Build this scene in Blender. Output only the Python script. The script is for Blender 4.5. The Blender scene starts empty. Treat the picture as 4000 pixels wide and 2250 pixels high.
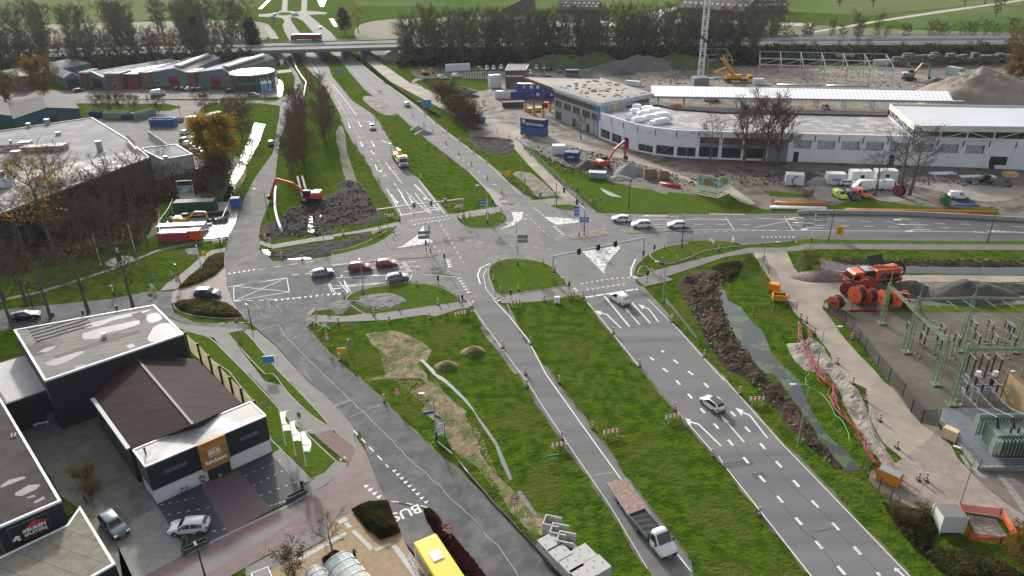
import bpy,bmesh,math,random
from mathutils import Vector,Matrix,noise
from math import sin,cos,pi,radians,hypot,atan2
SC=bpy.context.scene
COL=SC.collection
random.seed(7)
CAM_H=58.0
FPX,CX,CY,VX,VY=2850.0,2000.0,1125.0,2128.0,6900.0
Dv=Vector((VX-CX,VY-CY,FPX)).normalized()
_z=Vector((0,0,1));Fv=(_z-Dv*_z.dot(Dv)).normalized();Rv=Dv.cross(Fv)
camd=bpy.data.cameras.new('camera');cam=bpy.data.objects.new('camera',camd);COL.objects.link(cam)
camd.sensor_width=36;camd.lens=36*FPX/4000;camd.clip_end=6000;camd.clip_start=1
ax=Vector((Rv.x,Fv.x,-Dv.x));ay=Vector((Rv.y,Fv.y,-Dv.y));az=Vector((Rv.z,Fv.z,-Dv.z))
cam.matrix_world=Matrix(((ax.x,-ay.x,-az.x,0),(ax.y,-ay.y,-az.y,0),(ax.z,-ay.z,-az.z,CAM_H),(0,0,0,1)))
SC.camera=cam
SUN_EL,SUN_AZ=radians(24),radians(-20)
w=bpy.data.worlds.new("World");SC.world=w;w.use_nodes=True
nt=w.node_tree;bg=nt.nodes['Background'];bg.inputs[1].default_value=0.14
sk=nt.nodes.new('ShaderNodeTexSky');sk.sky_type='NISHITA';sk.sun_disc=False
sk.sun_elevation=SUN_EL;sk.sun_rotation=SUN_AZ;sk.dust_density=4.0;sk.air_density=1.0;sk.ozone_density=1.0
hs=nt.nodes.new('ShaderNodeHueSaturation');hs.inputs['Saturation'].default_value=0.35
nt.links.new(sk.outputs[0],hs.inputs['Color']);nt.links.new(hs.outputs[0],bg.inputs[0])
sd=bpy.data.lights.new('sun','SUN');sd.energy=2.5;sd.angle=radians(3);sd.color=(1,.95,.88)
sun=bpy.data.objects.new('sun',sd);COL.objects.link(sun)
sdir=Vector((sin(SUN_AZ)*cos(SUN_EL),cos(SUN_AZ)*cos(SUN_EL),sin(SUN_EL)))
sun.rotation_euler=sdir.to_track_quat('Z','Y').to_euler();sun.location=(0,200,120)
SC.view_settings.view_transform='Standard';SC.view_settings.look='None'
SC.view_settings.exposure=0.68;SC.view_settings.gamma=1.0
TILES=dict(a=(0,0,.5439),b=(1300,0,.5439),c=(2600,0,.5439),d=(0,700,.5439),e=(1300,700,.5439),f=(2600,700,.5439),g=(0,1462,.5439),h=(1300,1462,.5439),i=(2600,1462,.5439),o=(0,0,1.5528),p=(0,0,1.0),q=(2000,250,.24845),r=(3300,1000,.27195),s=(3550,1350,.17469),t=(600,700,.1941),u=(960,1900,.3882),v=(600,0,.24845),x=(0,0,.24845))
def ground(px,py,z=0.0):
 d=Vector((px-CX,py-CY,FPX));t=(CAM_H-z)/d.dot(Dv)
 return Vector((t*d.dot(Rv),t*d.dot(Fv),z))
def W(s,z=0.0):
 out=[];k='p'
 for tok in s.split():
  if tok[0].isalpha():k=tok[0];tok=tok[1:]
  zz=z
  if '@' in tok:tok,q=tok.split('@');zz=float(q)
  x,y=tok.split(',');ox,oy,sc=TILES[k]
  out.append(ground(ox+float(x)*sc,oy+float(y)*sc,zz))
 return out
def w1(s,z=0.0):return W(s,z)[0]
MATS={}
def M(name,c1,c2=None,sc=1.0,rough=.8,metal=0.0,bump=0.0,bs=None,c3=None,sc3=.1,det=4,spec=.5,rough2=None,lo=.35,hi=.65,alpha=1.0,emis=None,coat=0,stretch=None,trans=0,wave=None,brick=None,lo3=.4,hi3=.6,rsc=.3):
 if name in MATS:return MATS[name]
 m=bpy.data.materials.new(name);MATS[name]=m;m.use_nodes=True
 t=m.node_tree;N=t.nodes;L=t.links;b=N['Principled BSDF']
 b.inputs['Roughness'].default_value=rough;b.inputs['Metallic'].default_value=metal
 b.inputs['Specular IOR Level'].default_value=spec;b.inputs['Coat Weight'].default_value=coat
 b.inputs['Base Color'].default_value=(*c1,1);b.inputs['Alpha'].default_value=alpha
 b.inputs['Transmission Weight'].default_value=trans
 m.diffuse_color=(*c1,1)
 tc=N.new('ShaderNodeTexCoord');vec=tc.outputs['Object']
 if stretch:
  mp=N.new('ShaderNodeMapping');mp.inputs['Scale'].default_value=stretch[:3]
  if len(stretch)>3:mp.inputs['Rotation'].default_value=(0,0,stretch[3])
  L.new(vec,mp.inputs[0]);vec=mp.outputs[0]
 def nz(scale,lo_,hi_,d=det):
  n=N.new('ShaderNodeTexNoise');n.inputs['Scale'].default_value=scale;n.inputs['Detail'].default_value=d;n.inputs['Roughness'].default_value=.62
  L.new(vec,n.inputs['Vector']);r=N.new('ShaderNodeMapRange');r.inputs[1].default_value=lo_;r.inputs[2].default_value=hi_
  L.new(n.outputs[0],r.inputs[0]);return r.outputs[0],n.outputs[0]
 def mix(f,a,bb):
  x=N.new('ShaderNodeMix');x.data_type='RGBA';L.new(f,x.inputs['Factor'])
  for s_,v in((6,a),(7,bb)):
   if isinstance(v,tuple):x.inputs[s_].default_value=(*v,1)
   else:L.new(v,x.inputs[s_])
  return x.outputs[2]
 col=None
 if c2:
  f,_=nz(sc,lo,hi);col=mix(f,c1,c2)
 if c3:
  f,_=nz(sc3,lo3,hi3);col=mix(f,col if col else c1,c3)
 if brick:
  bt=N.new('ShaderNodeTexBrick');bt.inputs['Scale'].default_value=brick[1];bt.inputs['Brick Width'].default_value=brick[2];bt.inputs['Row Height'].default_value=brick[3];bt.inputs['Mortar Size'].default_value=brick[4]
  L.new(vec,bt.inputs['Vector']);col=mix(bt.outputs['Fac'],col if col else c1,brick[0])
 if col:L.new(col,b.inputs['Base Color'])
 if rough2 is not None:
  f,_=nz(rsc,.42,.58);r=N.new('ShaderNodeMapRange');r.inputs[3].default_value=rough;r.inputs[4].default_value=rough2
  L.new(f,r.inputs[0]);L.new(r.outputs[0],b.inputs['Roughness'])
 if bump or wave:
  bn=N.new('ShaderNodeBump');bn.inputs['Distance'].default_value=bump if bump else wave[2];bn.inputs['Strength'].default_value=1
  if wave:
   wv=N.new('ShaderNodeTexWave');wv.bands_direction=wave[0];wv.inputs['Scale'].default_value=wave[1];L.new(vec,wv.inputs[0]);L.new(wv.outputs[1],bn.inputs['Height'])
  else:
   _,h=nz(bs or sc*2,0,1,6);L.new(h,bn.inputs['Height'])
  L.new(bn.outputs[0],b.inputs['Normal'])
 if emis:b.inputs['Emission Color'].default_value=(*emis,1);b.inputs['Emission Strength'].default_value=1
 return m
def hexc(h):
 v=[int(h[k:k+2],16)/255 for k in(0,2,4)]
 return tuple(x/12.92 if x<=.04045 else((x+.055)/1.055)**2.4 for x in v)
def P(name,hx,rough=.5,**k):return M(name,hexc(hx),rough=rough,**k)
class MB:
 def __init__(s):s.v=[];s.f=[];s.m=[]
 def add(s,vs,fs,mi=0):
  n=len(s.v);s.v+=[tuple(v)for v in vs];s.f+=[tuple(i+n for i in f)for f in fs];s.m+=[mi]*len(fs);return s
 def box(s,c,d,rz=0,mi=0,ry=0):
  hx,hy,hz=d[0]/2,d[1]/2,d[2]/2;R=Matrix.Rotation(rz,3,'Z')@Matrix.Rotation(ry,3,'Y');c=Vector(c)
  vs=[c+R@Vector((sx*hx,sy*hy,sz*hz))for sz in(-1,1)for sx,sy in((-1,-1),(1,-1),(1,1),(-1,1))]
  return s.add(vs,[(3,2,1,0),(4,5,6,7),(0,1,5,4),(1,2,6,5),(2,3,7,6),(3,0,4,7)],mi)
 def b2(s,x0,x1,y0,y1,z0,z1,mi=0):return s.box(((x0+x1)/2,(y0+y1)/2,(z0+z1)/2),(abs(x1-x0),abs(y1-y0),abs(z1-z0)),0,mi)
 def beam(s,a,b,w,h=None,mi=0):
  a=Vector(a);b=Vector(b);h=h or w;d=(b-a)
  if d.length<1e-6:return s
  d.normalize();up=Vector((0,0,1))if abs(d.z)<.95 else Vector((1,0,0));sx=d.cross(up).normalized();uy=sx.cross(d)
  vs=[p+sx*(w/2*i)+uy*(h/2*j)for p in(a,b)for i,j in((-1,-1),(1,-1),(1,1),(-1,1))]
  return s.add(vs,[(3,2,1,0),(4,5,6,7),(0,1,5,4),(1,2,6,5),(2,3,7,6),(3,0,4,7)],mi)
 def tube(s,pts,r,n=6,mi=0,cap=True):
  pts=[Vector(p)for p in pts];rs=r if isinstance(r,(list,tuple))else[r]*len(pts);vs=[];prev=None
  for k,p in enumerate(pts):
   d=(pts[min(k+1,len(pts)-1)]-pts[max(k-1,0)])
   d=d.normalized()if d.length>1e-9 else Vector((0,0,1))
   if prev is None:up=Vector((0,0,1))if abs(d.z)<.9 else Vector((1,0,0));a=d.cross(up).normalized()
   else:a=(prev-d*prev.dot(d));a=a.normalized()if a.length>1e-6 else d.orthogonal().normalized()
   prev=a;b=d.cross(a)
   vs+=[p+(a*cos(2*pi*i/n)+b*sin(2*pi*i/n))*rs[k]for i in range(n)]
  fs=[(k*n+i,k*n+(i+1)%n,(k+1)*n+(i+1)%n,(k+1)*n+i)for k in range(len(pts)-1)for i in range(n)]
  if cap:fs+=[tuple(range(n-1,-1,-1)),tuple((len(pts)-1)*n+i for i in range(n))]
  return s.add(vs,fs,mi)
 def prism(s,poly,z0,z1,mi=0,mtop=None):
  n=len(poly);A=sum(poly[i][0]*poly[(i+1)%n][1]-poly[(i+1)%n][0]*poly[i][1]for i in range(n))
  if A<0:poly=list(reversed(poly))
  vs=[(p[0],p[1],z0)for p in poly]+[(p[0],p[1],z1)for p in poly]
  s.add(vs,[(i,(i+1)%n,n+(i+1)%n,n+i)for i in range(n)]+[tuple(range(n-1,-1,-1))],mi)
  return s.add(vs[n:],[tuple(range(n))],mi if mtop is None else mtop)
 def quad(s,a,b,c,d,mi=0):return s.add([a,b,c,d],[(0,1,2,3)],mi)
 def build(s,name,mats,parent=None,smooth=False,loc=None,rz=0,bevel=0):
  me=bpy.data.meshes.new(name);me.from_pydata([tuple(v)for v in s.v],[],s.f);me.validate()
  mats=mats if isinstance(mats,(list,tuple))else[mats]
  for m in mats:me.materials.append(m)
  if len(mats)>1 and len(me.polygons)==len(s.m):me.polygons.foreach_set('material_index',s.m)
  if smooth:me.polygons.foreach_set('use_smooth',[True]*len(me.polygons))
  o=bpy.data.objects.new(name,me);COL.objects.link(o);o.parent=parent
  if loc is not None:o.location=loc
  o.rotation_euler.z=rz
  if bevel:
   bv=o.modifiers.new('bevel','BEVEL');bv.width=bevel;bv.segments=2;bv.limit_method='ANGLE'
  return o
def tag(o,label=None,cat=None,group=None,kind=None):
 if label:o['label']=label
 if cat:o['category']=cat
 if group:o['group']=group
 if kind:o['kind']=kind
 return o
def root(name,label,cat,loc=(0,0,0),rz=0,group=None):
 o=bpy.data.objects.new(name,None);COL.objects.link(o);o.location=loc;o.rotation_euler.z=rz;o.empty_display_size=.3
 return tag(o,label,cat,group)
def kids(o):return[c for c in KID.get(o.name,[])]or list(o.children)
KID={}
def dup(o,loc,rz=0,label=None,group=None,scale=None,parent=None):
 c=o.copy();COL.objects.link(c)
 if parent is not None:c.parent=parent
 else:
  c.location=loc;c.rotation_euler.z=rz
  if scale:c.scale=scale if isinstance(scale,tuple)else(scale,)*3
 if label:c['label']=label
 if group:c['group']=group
 ch=kids(o);new=[]
 for k in ch:new.append(dup(k,None,parent=c))
 return c
def freeze(o):
 KID[o.name]=list(o.children)
 for c in o.children:freeze(c)
ORD='first second third fourth fifth sixth seventh eighth ninth tenth eleventh twelfth thirteenth fourteenth fifteenth sixteenth seventeenth eighteenth nineteenth twentieth twenty-first twenty-second twenty-third twenty-fourth'.split()
def densify(pts,step=2.0,smooth=True,jit=0.0,op=False):
 n=len(pts);out=[]
 for k in range(n-1 if op else n):
  p0,p1,p2,p3=pts[(k-1)%n],pts[k],pts[(k+1)%n],pts[(k+2)%n]
  if op:p0=pts[max(0,k-1)];p3=pts[min(n-1,k+2)]
  L=(p2-p1).length;st=max(1,min(24,int(L/step)))
  for j in range(st):
   t=j/st
   if smooth:
    q=.5*((2*p1)+(-p0+p2)*t+(2*p0-5*p1+4*p2-p3)*t*t+(-p0+3*p1-3*p2+p3)*t**3)
   else:q=p1.lerp(p2,t)
   if jit:
    q=q+Vector((noise.noise(q*.6+Vector((5,0,0))),noise.noise(q*.6+Vector((0,9,0))),0))*jit
   out.append(q)
 return out
def sheet(name,s,mat,layer,smooth=False,jit=0.0,z=None,kind='structure',step=2.0):
 pts=W(s)if isinstance(s,str)else s
 if smooth or jit:pts=densify(pts,step,smooth,jit)
 zz=layer*.004 if z is None else z
 me=bpy.data.meshes.new(name);me.from_pydata([(p.x,p.y,0)for p in pts],[],[tuple(range(len(pts)))])
 me.materials.append(mat);o=bpy.data.objects.new(name,me);COL.objects.link(o);o.location.z=zz
 bm=bmesh.new();bm.from_mesh(me);bmesh.ops.triangulate(bm,faces=bm.faces[:]);bmesh.ops.recalc_face_normals(bm,faces=bm.faces[:])
 if bm.faces and sum(f.normal.z*f.calc_area()for f in bm.faces)<0:bmesh.ops.reverse_faces(bm,faces=bm.faces[:])
 bm.to_mesh(me);bm.free()
 o['kind']=kind
 return o
def inside(p,poly):
 c=False;n=len(poly);j=n-1
 for i in range(n):
  a,b=poly[i],poly[j]
  if(a.y>p.y)!=(b.y>p.y)and p.x<(b.x-a.x)*(p.y-a.y)/(b.y-a.y)+a.x:c=not c
  j=i
 return c
def edge_dist(p,poly):
 d=1e9;n=len(poly)
 for i in range(n):
  a,b=poly[i],poly[(i+1)%n];ab=b-a;L2=ab.x**2+ab.y**2
  if L2==0:continue
  t=max(0,min(1,((p.x-a.x)*ab.x+(p.y-a.y)*ab.y)/L2));d=min(d,hypot(p.x-a.x-ab.x*t,p.y-a.y-ab.y*t))
 return d
def rough(name,s,mat,amp=.3,step=.5,fs=.5,fade=1.0,base=.02,smooth=True,seed=0,lift=0,ridge=None,kind='structure'):
 """uneven earth: a grid inside the outline whose height follows noise and falls to the ground at the rim"""
 poly=W(s)if isinstance(s,str)else s
 if smooth:poly=densify(poly,2.0,True,.3)
 x0=min(p.x for p in poly);x1=max(p.x for p in poly);y0=min(p.y for p in poly);y1=max(p.y for p in poly)
 nx=int((x1-x0)/step)+2;ny=int((y1-y0)/step)+2;idx={};vs=[];fs_=[]
 def vert(i,j):
  if(i,j)in idx:return idx[(i,j)]
  p=Vector((x0+i*step,y0+j*step,0));ins=inside(p,poly);e=edge_dist(p,poly)*(1 if ins else-1)
  k=max(0,min(1,e/fade));k=k*k*(3-2*k);q=Vector((p.x*fs,p.y*fs,seed*7.3))
  h=noise.fractal(q,1.0,2.0,5)*.6+.35+abs(noise.noise(q*3.1))*.5
  z=base*min(1,k*3)+k*(lift+amp*max(0,h))if ins else-.06
  idx[(i,j)]=len(vs);vs.append((p.x,p.y,z));return idx[(i,j)]
 for i in range(nx):
  for j in range(ny):
   if inside(Vector((x0+(i+.5)*step,y0+(j+.5)*step,0)),poly):
    fs_.append((vert(i,j),vert(i+1,j),vert(i+1,j+1),vert(i,j+1)))
 m=MB();m.v=vs;m.f=fs_;m.m=[0]*len(fs_)
 o=m.build(name,mat,smooth=False);
 if kind:o['kind']=kind
 return o
MARK=MB()
def stripe(s,w=.12,dash=None,z=.05,start=0):
 pts=W(s)if isinstance(s,str)else s
 d0=start
 for a,b in zip(pts,pts[1:]):
  v=b-a;L=v.length
  if L<1e-3:continue
  u=v/L;n=Vector((-u.y,u.x,0))*(w/2);segs=[]
  if dash:
   on,off=dash;per=on+off;t=-(d0%per)
   while t<L:
    s0,s1=max(0,t),min(L,t+on)
    if s1>s0:segs.append((s0,s1))
    t+=per
   d0+=L
  else:segs=[(0,L)]
  for s0,s1 in segs:
   p,q=a+u*s0,a+u*s1;zz=Vector((0,0,z))
   MARK.quad(p-n+zz,q-n+zz,q+n+zz,p+n+zz)
def tri(s,size=.6,ang=None,z=.05,n=1,to=None):
 """row of give-way triangles from the first to the second point, apexes towards 'to'"""
 a,b=W(s);c=w1(to)
 for k in range(n):
  p=a.lerp(b,k/max(1,n-1));u=(b-a).normalized();nn=Vector((-u.y,u.x,0));nn=nn if nn.dot(c-p)>0 else-nn
  zz=Vector((0,0,z));x,y,t=p-u*size/2+zz,p+u*size/2+zz,p+nn*size*1.25+zz
  if(y-x).cross(t-x).z<0:x,y=y,x
  MARK.add([x,y,t],[(0,1,2)])
def arrow(s,kinds='s',z=.05,w=.18,L=None):
 """arrow from tail to tip: s straight, l left, r right"""
 a,b=W(s);u=(b-a).normalized();n=Vector((-u.y,u.x,0));zz=Vector((0,0,z));L=(b-a).length
 def poly(pts):
  vs=[a+u*p[0]+n*p[1]+zz for p in pts];MARK.add(vs,[tuple(range(len(vs)))])
 hl=min(2.4,L*.3)
 if 's' in kinds:
  poly([(0,-w/2),(L-hl,-w/2),(L-hl,w/2),(0,w/2)]);poly([(L-hl,-.38),(L,0),(L-hl,.38)])
 for c,sg in(('l',1),('r',-1)):
  if c in kinds:
   e=L if 's' not in kinds else L*.62;pts=[(0,-w/2*sg),(e-1.4,-w/2*sg),(e-.5,.6*sg),(e-.8,.75*sg),(e-1.6,w/2*sg),(0,w/2*sg)]
   if sg<0:pts.reverse()
   poly(pts);h=[(e-1.4,1.1*sg),(e-.2,.35*sg),(e+.5,1.2*sg)]
   if sg<0:h.reverse()
   poly([(p[0],p[1])for p in h][::-1])
GRASS=M('grass',(0.041,0.088,0.009),(0.088,0.142,0.012),sc=.6,rough=.95,bump=.9,bs=2.0,lo=.42,hi=.58,c3=(0.110,0.122,0.028),sc3=.12,spec=.0,det=8,lo3=.50,hi3=.68)
GRASS2=M('grass_verge',(0.053,0.100,0.012),(0.093,0.139,0.015),sc=1.2,rough=.95,bump=.3,bs=3,c3=(0.062,0.082,0.029),sc3=.25,spec=.0,det=8,lo3=.5,hi3=.72)
FIELD=M('field',(0.046,0.100,0.017),(0.067,0.124,0.022),sc=.015,rough=.95,bump=.1,bs=.5,spec=.0,c3=(0.133,0.160,0.063),sc3=.004)
ASPH=M('asphalt',(0.128,0.128,0.126),(0.171,0.168,0.163),sc=.12,rough=.82,rough2=.92,bump=.012,bs=14,spec=.35,rsc=1.2,c3=(0.104,0.105,0.107),sc3=.35,det=10,lo3=.52,hi3=.66)
ASPHD=M('asphalt_dark',(0.098,0.101,0.106),(0.134,0.134,0.134),sc=.12,rough=.85,rough2=.95,bump=.012,bs=14,spec=.35,rsc=1.2,c3=(0.070,0.072,0.077),sc3=.4,det=10)
ASPHL=M('asphalt_wet',(0.137,0.134,0.128),(0.189,0.184,0.173),sc=.1,rough=.85,rough2=.92,bump=.01,bs=14,spec=.22,rsc=1.2,c3=(0.105,0.105,0.105),sc3=.4,det=10)
DRV=lambda s:(lambda a,b:atan2(b.y-a.y,b.x-a.x))(*W(s))
def road_mat(name,a,b,c,s):return M(name,a,b,sc=1,rough=.85,rough2=.95,bump=.012,bs=40,spec=.35,rsc=1.2,c3=c,sc3=.5,det=9,stretch=(.035,.75,1,-DRV(s)))
A_SE=road_mat('asphalt_worn_se',(0.134,0.135,0.135),(0.187,0.184,0.174),(0.113,0.116,0.118),'i100,0 1100,1200');A_SW=road_mat('asphalt_worn_sw',(0.132,0.132,0.130),(0.180,0.178,0.173),(0.114,0.114,0.115),'h1500,100 2100,950');A_NW=road_mat('asphalt_worn_nw',(0.132,0.132,0.130),(0.180,0.178,0.173),(0.114,0.115,0.116),'b100,700 500,1400');A_E=road_mat('asphalt_worn_east',(0.102,0.104,0.108),(0.138,0.138,0.137),(0.090,0.091,0.096),'f300,330 1800,340')
PATH=M('path_asphalt',(.14,.13,.125),(.17,.16,.15),sc=.3,rough=.8,bump=.01,bs=12,c3=(.11,.11,.105),sc3=.6)
CONC=M('concrete',(.30,.29,.27),(.22,.215,.20),sc=.5,rough=.85,c3=(.17,.165,.15),sc3=2)
RED=M('red_asphalt',(.145,.092,.092),(.18,.12,.118),sc=.25,rough=.75,c3=(.12,.078,.08),sc3=.8,bump=.01,bs=12)
BRICKP=M('brick_paving',(.15,.085,.085),(.19,.115,.11),sc=1.5,rough=.85,brick=((.07,.05,.05),5,.5,.25,.03))
GREYP=M('grey_paving',(.16,.155,.15),(.21,.205,.195),sc=.6,rough=.85,brick=((.08,.08,.075),3.3,1.0,.5,.03))
DARKP=M('dark_paving',(.045,.052,.06),(.06,.068,.075),sc=.8,rough=.8,brick=((.03,.033,.037),5,.5,.25,.03))
SLAB=M('concrete_slabs',(.24,.235,.22),(.18,.178,.165),sc=.4,rough=.85,brick=((.10,.10,.09),.5,1.0,1.0,.012))
SAND=M('sand',(.30,.25,.19),(.22,.185,.145),sc=.15,rough=.95,bump=.05,bs=4,c3=(.14,.12,.10),sc3=.35,det=8)
SANDROAD=M('sand_road',(.36,.31,.24),(.28,.24,.19),sc=.25,rough=.9,bump=.03,bs=6,c3=(.22,.185,.15),sc3=.12,det=8)
DIRT=M('dirt',(.095,.075,.058),(.17,.138,.108),sc=.25,rough=.95,rough2=.7,bump=.1,bs=3,c3=(.045,.037,.032),sc3=.22,det=10,lo3=.5,hi3=.6)
MUD=M('mud',(.028,.024,.021),(.058,.051,.045),sc=.8,rough=.95,spec=.12,bump=.2,bs=2.2,c3=(.075,.068,.06),sc3=.5,det=10,lo3=.55,hi3=.7)
PEAT=M('peat',(.040,.026,.019),(.085,.052,.034),sc=.7,rough=.95,spec=.15,bump=.3,bs=1.6,c3=(.03,.022,.018),sc3=.4,det=10)
STRAW=M('straw',(.34,.26,.15),(.17,.125,.07),sc=1.1,rough=.95,bump=.3,bs=5,c3=(.07,.115,.015),sc3=.35,det=10,lo3=.47,hi3=.56)
GRAVEL=M('gravel',(.105,.088,.070),(.14,.12,.098),sc=1.0,rough=.95,bump=.05,bs=10,c3=(.085,.068,.052),sc3=.12,det=10)
RUBBLE=M('rubble',(.2,.19,.175),(.10,.095,.09),sc=.8,rough=.95,bump=.25,bs=2.5,c3=(.26,.245,.22),sc3=.3,det=10)
WATER=M('water',(.015,.018,.018),rough=.03,bump=.004,bs=1.5,spec=.6)
DUCK=M('water_with_weed',(.02,.024,.026),(.05,.085,.015),sc=.35,rough=.08,spec=.8,lo=.53,hi=.56,det=9)
LEAFG=M('leaf_litter',(0.101,0.081,0.038),(0.162,0.088,0.038),sc=.4,rough=.95,bump=.2,bs=2,c3=(0.068,0.095,0.020),sc3=.12,det=9)
WHITE=M('road_paint',(.68,.68,.66),(.55,.55,.53),sc=2,rough=.7)
WHITEW=M('worn_white_paint',(.62,.62,.60),(.26,.26,.255),sc=1.4,rough=.75,det=12,lo=.44,hi=.58)
KERB=M('kerb_stone',(.30,.295,.28),(.22,.215,.205),sc=2,rough=.85)
ISL=M('island_paving',(.25,.22,.18),(.19,.17,.14),sc=1,rough=.9,c3=(.12,.12,.06),sc3=.8)
g0=MB();
for i in range(40):
 for j in range(40):
  g0.quad((-1500+i*75,-60+j*75,0),(-1425+i*75,-60+j*75,0),(-1425+i*75,15+j*75,0),(-1500+i*75,15+j*75,0))
g0.build('grass_ground',GRASS)['kind']='structure'
S=sheet
S('field','p-700,-60 -700,120 420,95 1000,25 1150,-60',FIELD,1)
S('field','p1330,-60 1400,22 2000,28 2600,45 2700,-60',FIELD,1)
S('field','p3460,60 3560,110 3990,125 4700,130 4700,-60 4100,-10',FIELD,1)
S('field','p2700,-60 2680,15 2990,40 3400,60 4000,0 3900,-60',FIELD,1)
S('woodland_floor','p-300,130 400,90 1000,85 1040,170 1080,250 700,255 300,262 -300,320',LEAFG,2,True)
S('woodland_floor','p1480,80 2600,70 3400,110 4300,150 4300,262 3300,215 2500,225 1900,250 1500,235',LEAFG,2,True)
S('woodland_floor','p-500,700 0,690 250,640 560,640 850,600 960,640 900,760 640,760 620,905 450,960 200,1030 0,1080 -400,1250',LEAFG,2,True,.3)
YARD=M('yard_paving',(.125,.098,.095),(.165,.13,.125),sc=.2,rough=.85,brick=((.06,.05,.05),5,.5,.25,.03),c3=(.10,.085,.08),sc3=.5)
S('yard_paving','a-300,700 0,640 480,652 1050,640 1640,652 1880,640 1870,560 1985,528 2000,600 1992,695 1570,710 600,712 450,715 -300,760',YARD,2)
S('service_road','a-300,742 0,715 450,712 1300,722 1600,722 1990,722 2130,640 2180,700 2100,790 2010,760 1880,742 1500,738 1420,800 1200,800 1310,770 1200,745 500,742 0,760 -300,800',ASPHL,3)
S('service_path','a1870,530 1900,515 2090,497 2110,515 1930,535 1880,560',CONC,4)
S('parking_lot','a650,850 800,835 1100,800 1420,790 1480,860 1490,1120 1420,1240 1450,1449 1100,1400 900,1100',ASPHL,4)
S('side_road','a2040,400 2130,520 2178,620 2165,730 2090,800 2010,1000 d1975,0 1955,110 1870,330 1862,410 1872,500 1960,590 2300,566 2574,512 2650,900 1760,1010 1690,930 1655,850 1625,700 1618,560 1642,400 1700,300 1750,150 1825,0 a1960,1100 2010,800 2010,750 2110,650 2120,560 2060,450 1960,400',ASPHL,5)
S('ditch_water','a1832,880 1905,895 1850,1050 1765,1200 1695,1330 1640,1449 1600,1449 1690,1200 1765,1050',WATER,4,False,.5)
S('ditch_water','a1990,575 2025,585 2035,640 2020,695 1998,698',WATER,4,True)
S('compound_plates','t1600,400 1745,560 1700,720 1600,1000 1520,1150 1100,1200 600,1230 200,1270 150,1040 330,750 640,640 1100,520',M('wet_steel_plates',(.20,.19,.18),(.10,.095,.09),sc=.5,rough=.3,rough2=.6,bump=.03,bs=2,rsc=1.5),4)
RB=ASPHL
S('roundabout_road','v1650,225 1800,215 1930,195 2010,165 2030,0 2110,0 2100,165 2230,190 2320,170 2330,0 2415,0 2410,170 2576,180 2720,195 2720,225 2576,225 2440,235 2560,330 2780,500 2900,640 2640,640 2500,500 2350,330 2250,280 2150,265 2170,340 2330,560 2400,640 2140,640 2060,500 2030,400 2060,330 2020,285 1900,265 1650,262',RB,4)
S('roundabout_island','v1930,215 2010,195 2130,192 2190,215 2130,240 1990,245',GRASS2,6)
S('slip_road','v1740,400 1800,400 1900,490 1970,610 1830,610 1760,480',RB,4)
S('ditch_water','v1645,138 1790,0 1840,0 1700,138',WATER,3)
S('ditch_water','a2278,0 2300,48 2325,48 2345,0',WATER,3)
S('ditch_water','a2365,135 2400,190 2425,190 2395,135',WATER,3)
S('farm_track','b2230,110 2330,75 2470,45 2560,60 2480,60 2380,95 2350,125 2480,150 2600,160 2600,172 2460,165 2300,135',M('farm_track',(.42,.40,.37),(.33,.31,.28),sc=.3,rough=.7),3)
S('farm_track','c1000,235 1380,170 1500,150 1950,80 2574,-5 2574,5 1950,95 1500,163 1380,185 1000,245',M('farm_track',(.4,.4,.4)),3)
S('farm_track','c0,130 400,150 1050,165 1040,190 500,165 0,150',M('farm_track',(.4,.4,.4)),3)
S('ditch_water','b1540,150 2040,155 2040,185 1560,190',WATER,3)
S('carriageway','a2040,330 2130,400 2190,470 2270,560 2340,640 2400,740 2480,900 b60,850 130,990 240,1150 340,1330 e480,258 500,330 840,262 620,0 b555,1240 470,1115 400,1000 330,880 280,820 130,720 0,560 a2360,480 2310,430 2200,330',A_NW,5)
S('carriageway','b-70,330 30,415 110,500 230,640 350,730 470,820 560,900 690,1010 850,1130 960,1220 1060,1320 1130,1400 e1170,180 1300,300 1560,250 1440,150 1370,105 1240,0 b1218,1255 1108,1165 1012,1095 910,1015 820,945 740,885 620,775 510,690 320,552 150,412 60,330',A_NW,5)
S('closed_lane','b985,1240 1060,1320 1130,1400 e1170,180 1240,215 1310,190 1180,100 1070,30 990,-50',M('worn_concrete_lane',(.22,.215,.205),(.17,.165,.16),sc=.3,rough=.8),6)
S('crossing','e495,285 440,370 330,440 150,510 -10,545 -20,700 40,850 150,800 340,760 600,742 780,762 900,835 965,880 1010,900 1130,850 1200,850 1700,760 1830,885 2230,790 2180,745 2160,690 2185,615 2260,545 2400,480 2574,450 2574,250 1900,242 1810,175 1700,130 1440,150 1300,170 1180,230 840,250',ASPH,6)
S('carriageway','e950,860 1010,900 1080,1060 1210,1230 1290,1360 h1345,0 1410,110 1520,280 1680,520 1850,740 2050,1050 2280,1430 2320,1500 o1770,1480 1745,1449 h2574,1350 2450,1200 2300,1000 2100,740 1950,520 1800,320 1640,120 1565,0 e1500,1330 1380,1150 1270,970 1130,840',A_SW,7)
S('carriageway','e1700,745 1830,885 2000,1100 2200,1340 i70,250 340,565 430,655 680,980 900,1260 1060,1470 1780,1470 1480,1170 1280,950 1040,680 840,500 540,170 400,0 f250,1240 100,1080 0,985 e2450,1010 2330,880 2230,770',A_SE,7)
S('carriageway','e2390,250 f300,250 980,246 1600,255 2100,280 2574,308 2800,320 2800,450 2574,440 1800,438 940,428 900,450 600,470 300,480 90,480 e2400,490',A_E,7)
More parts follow.
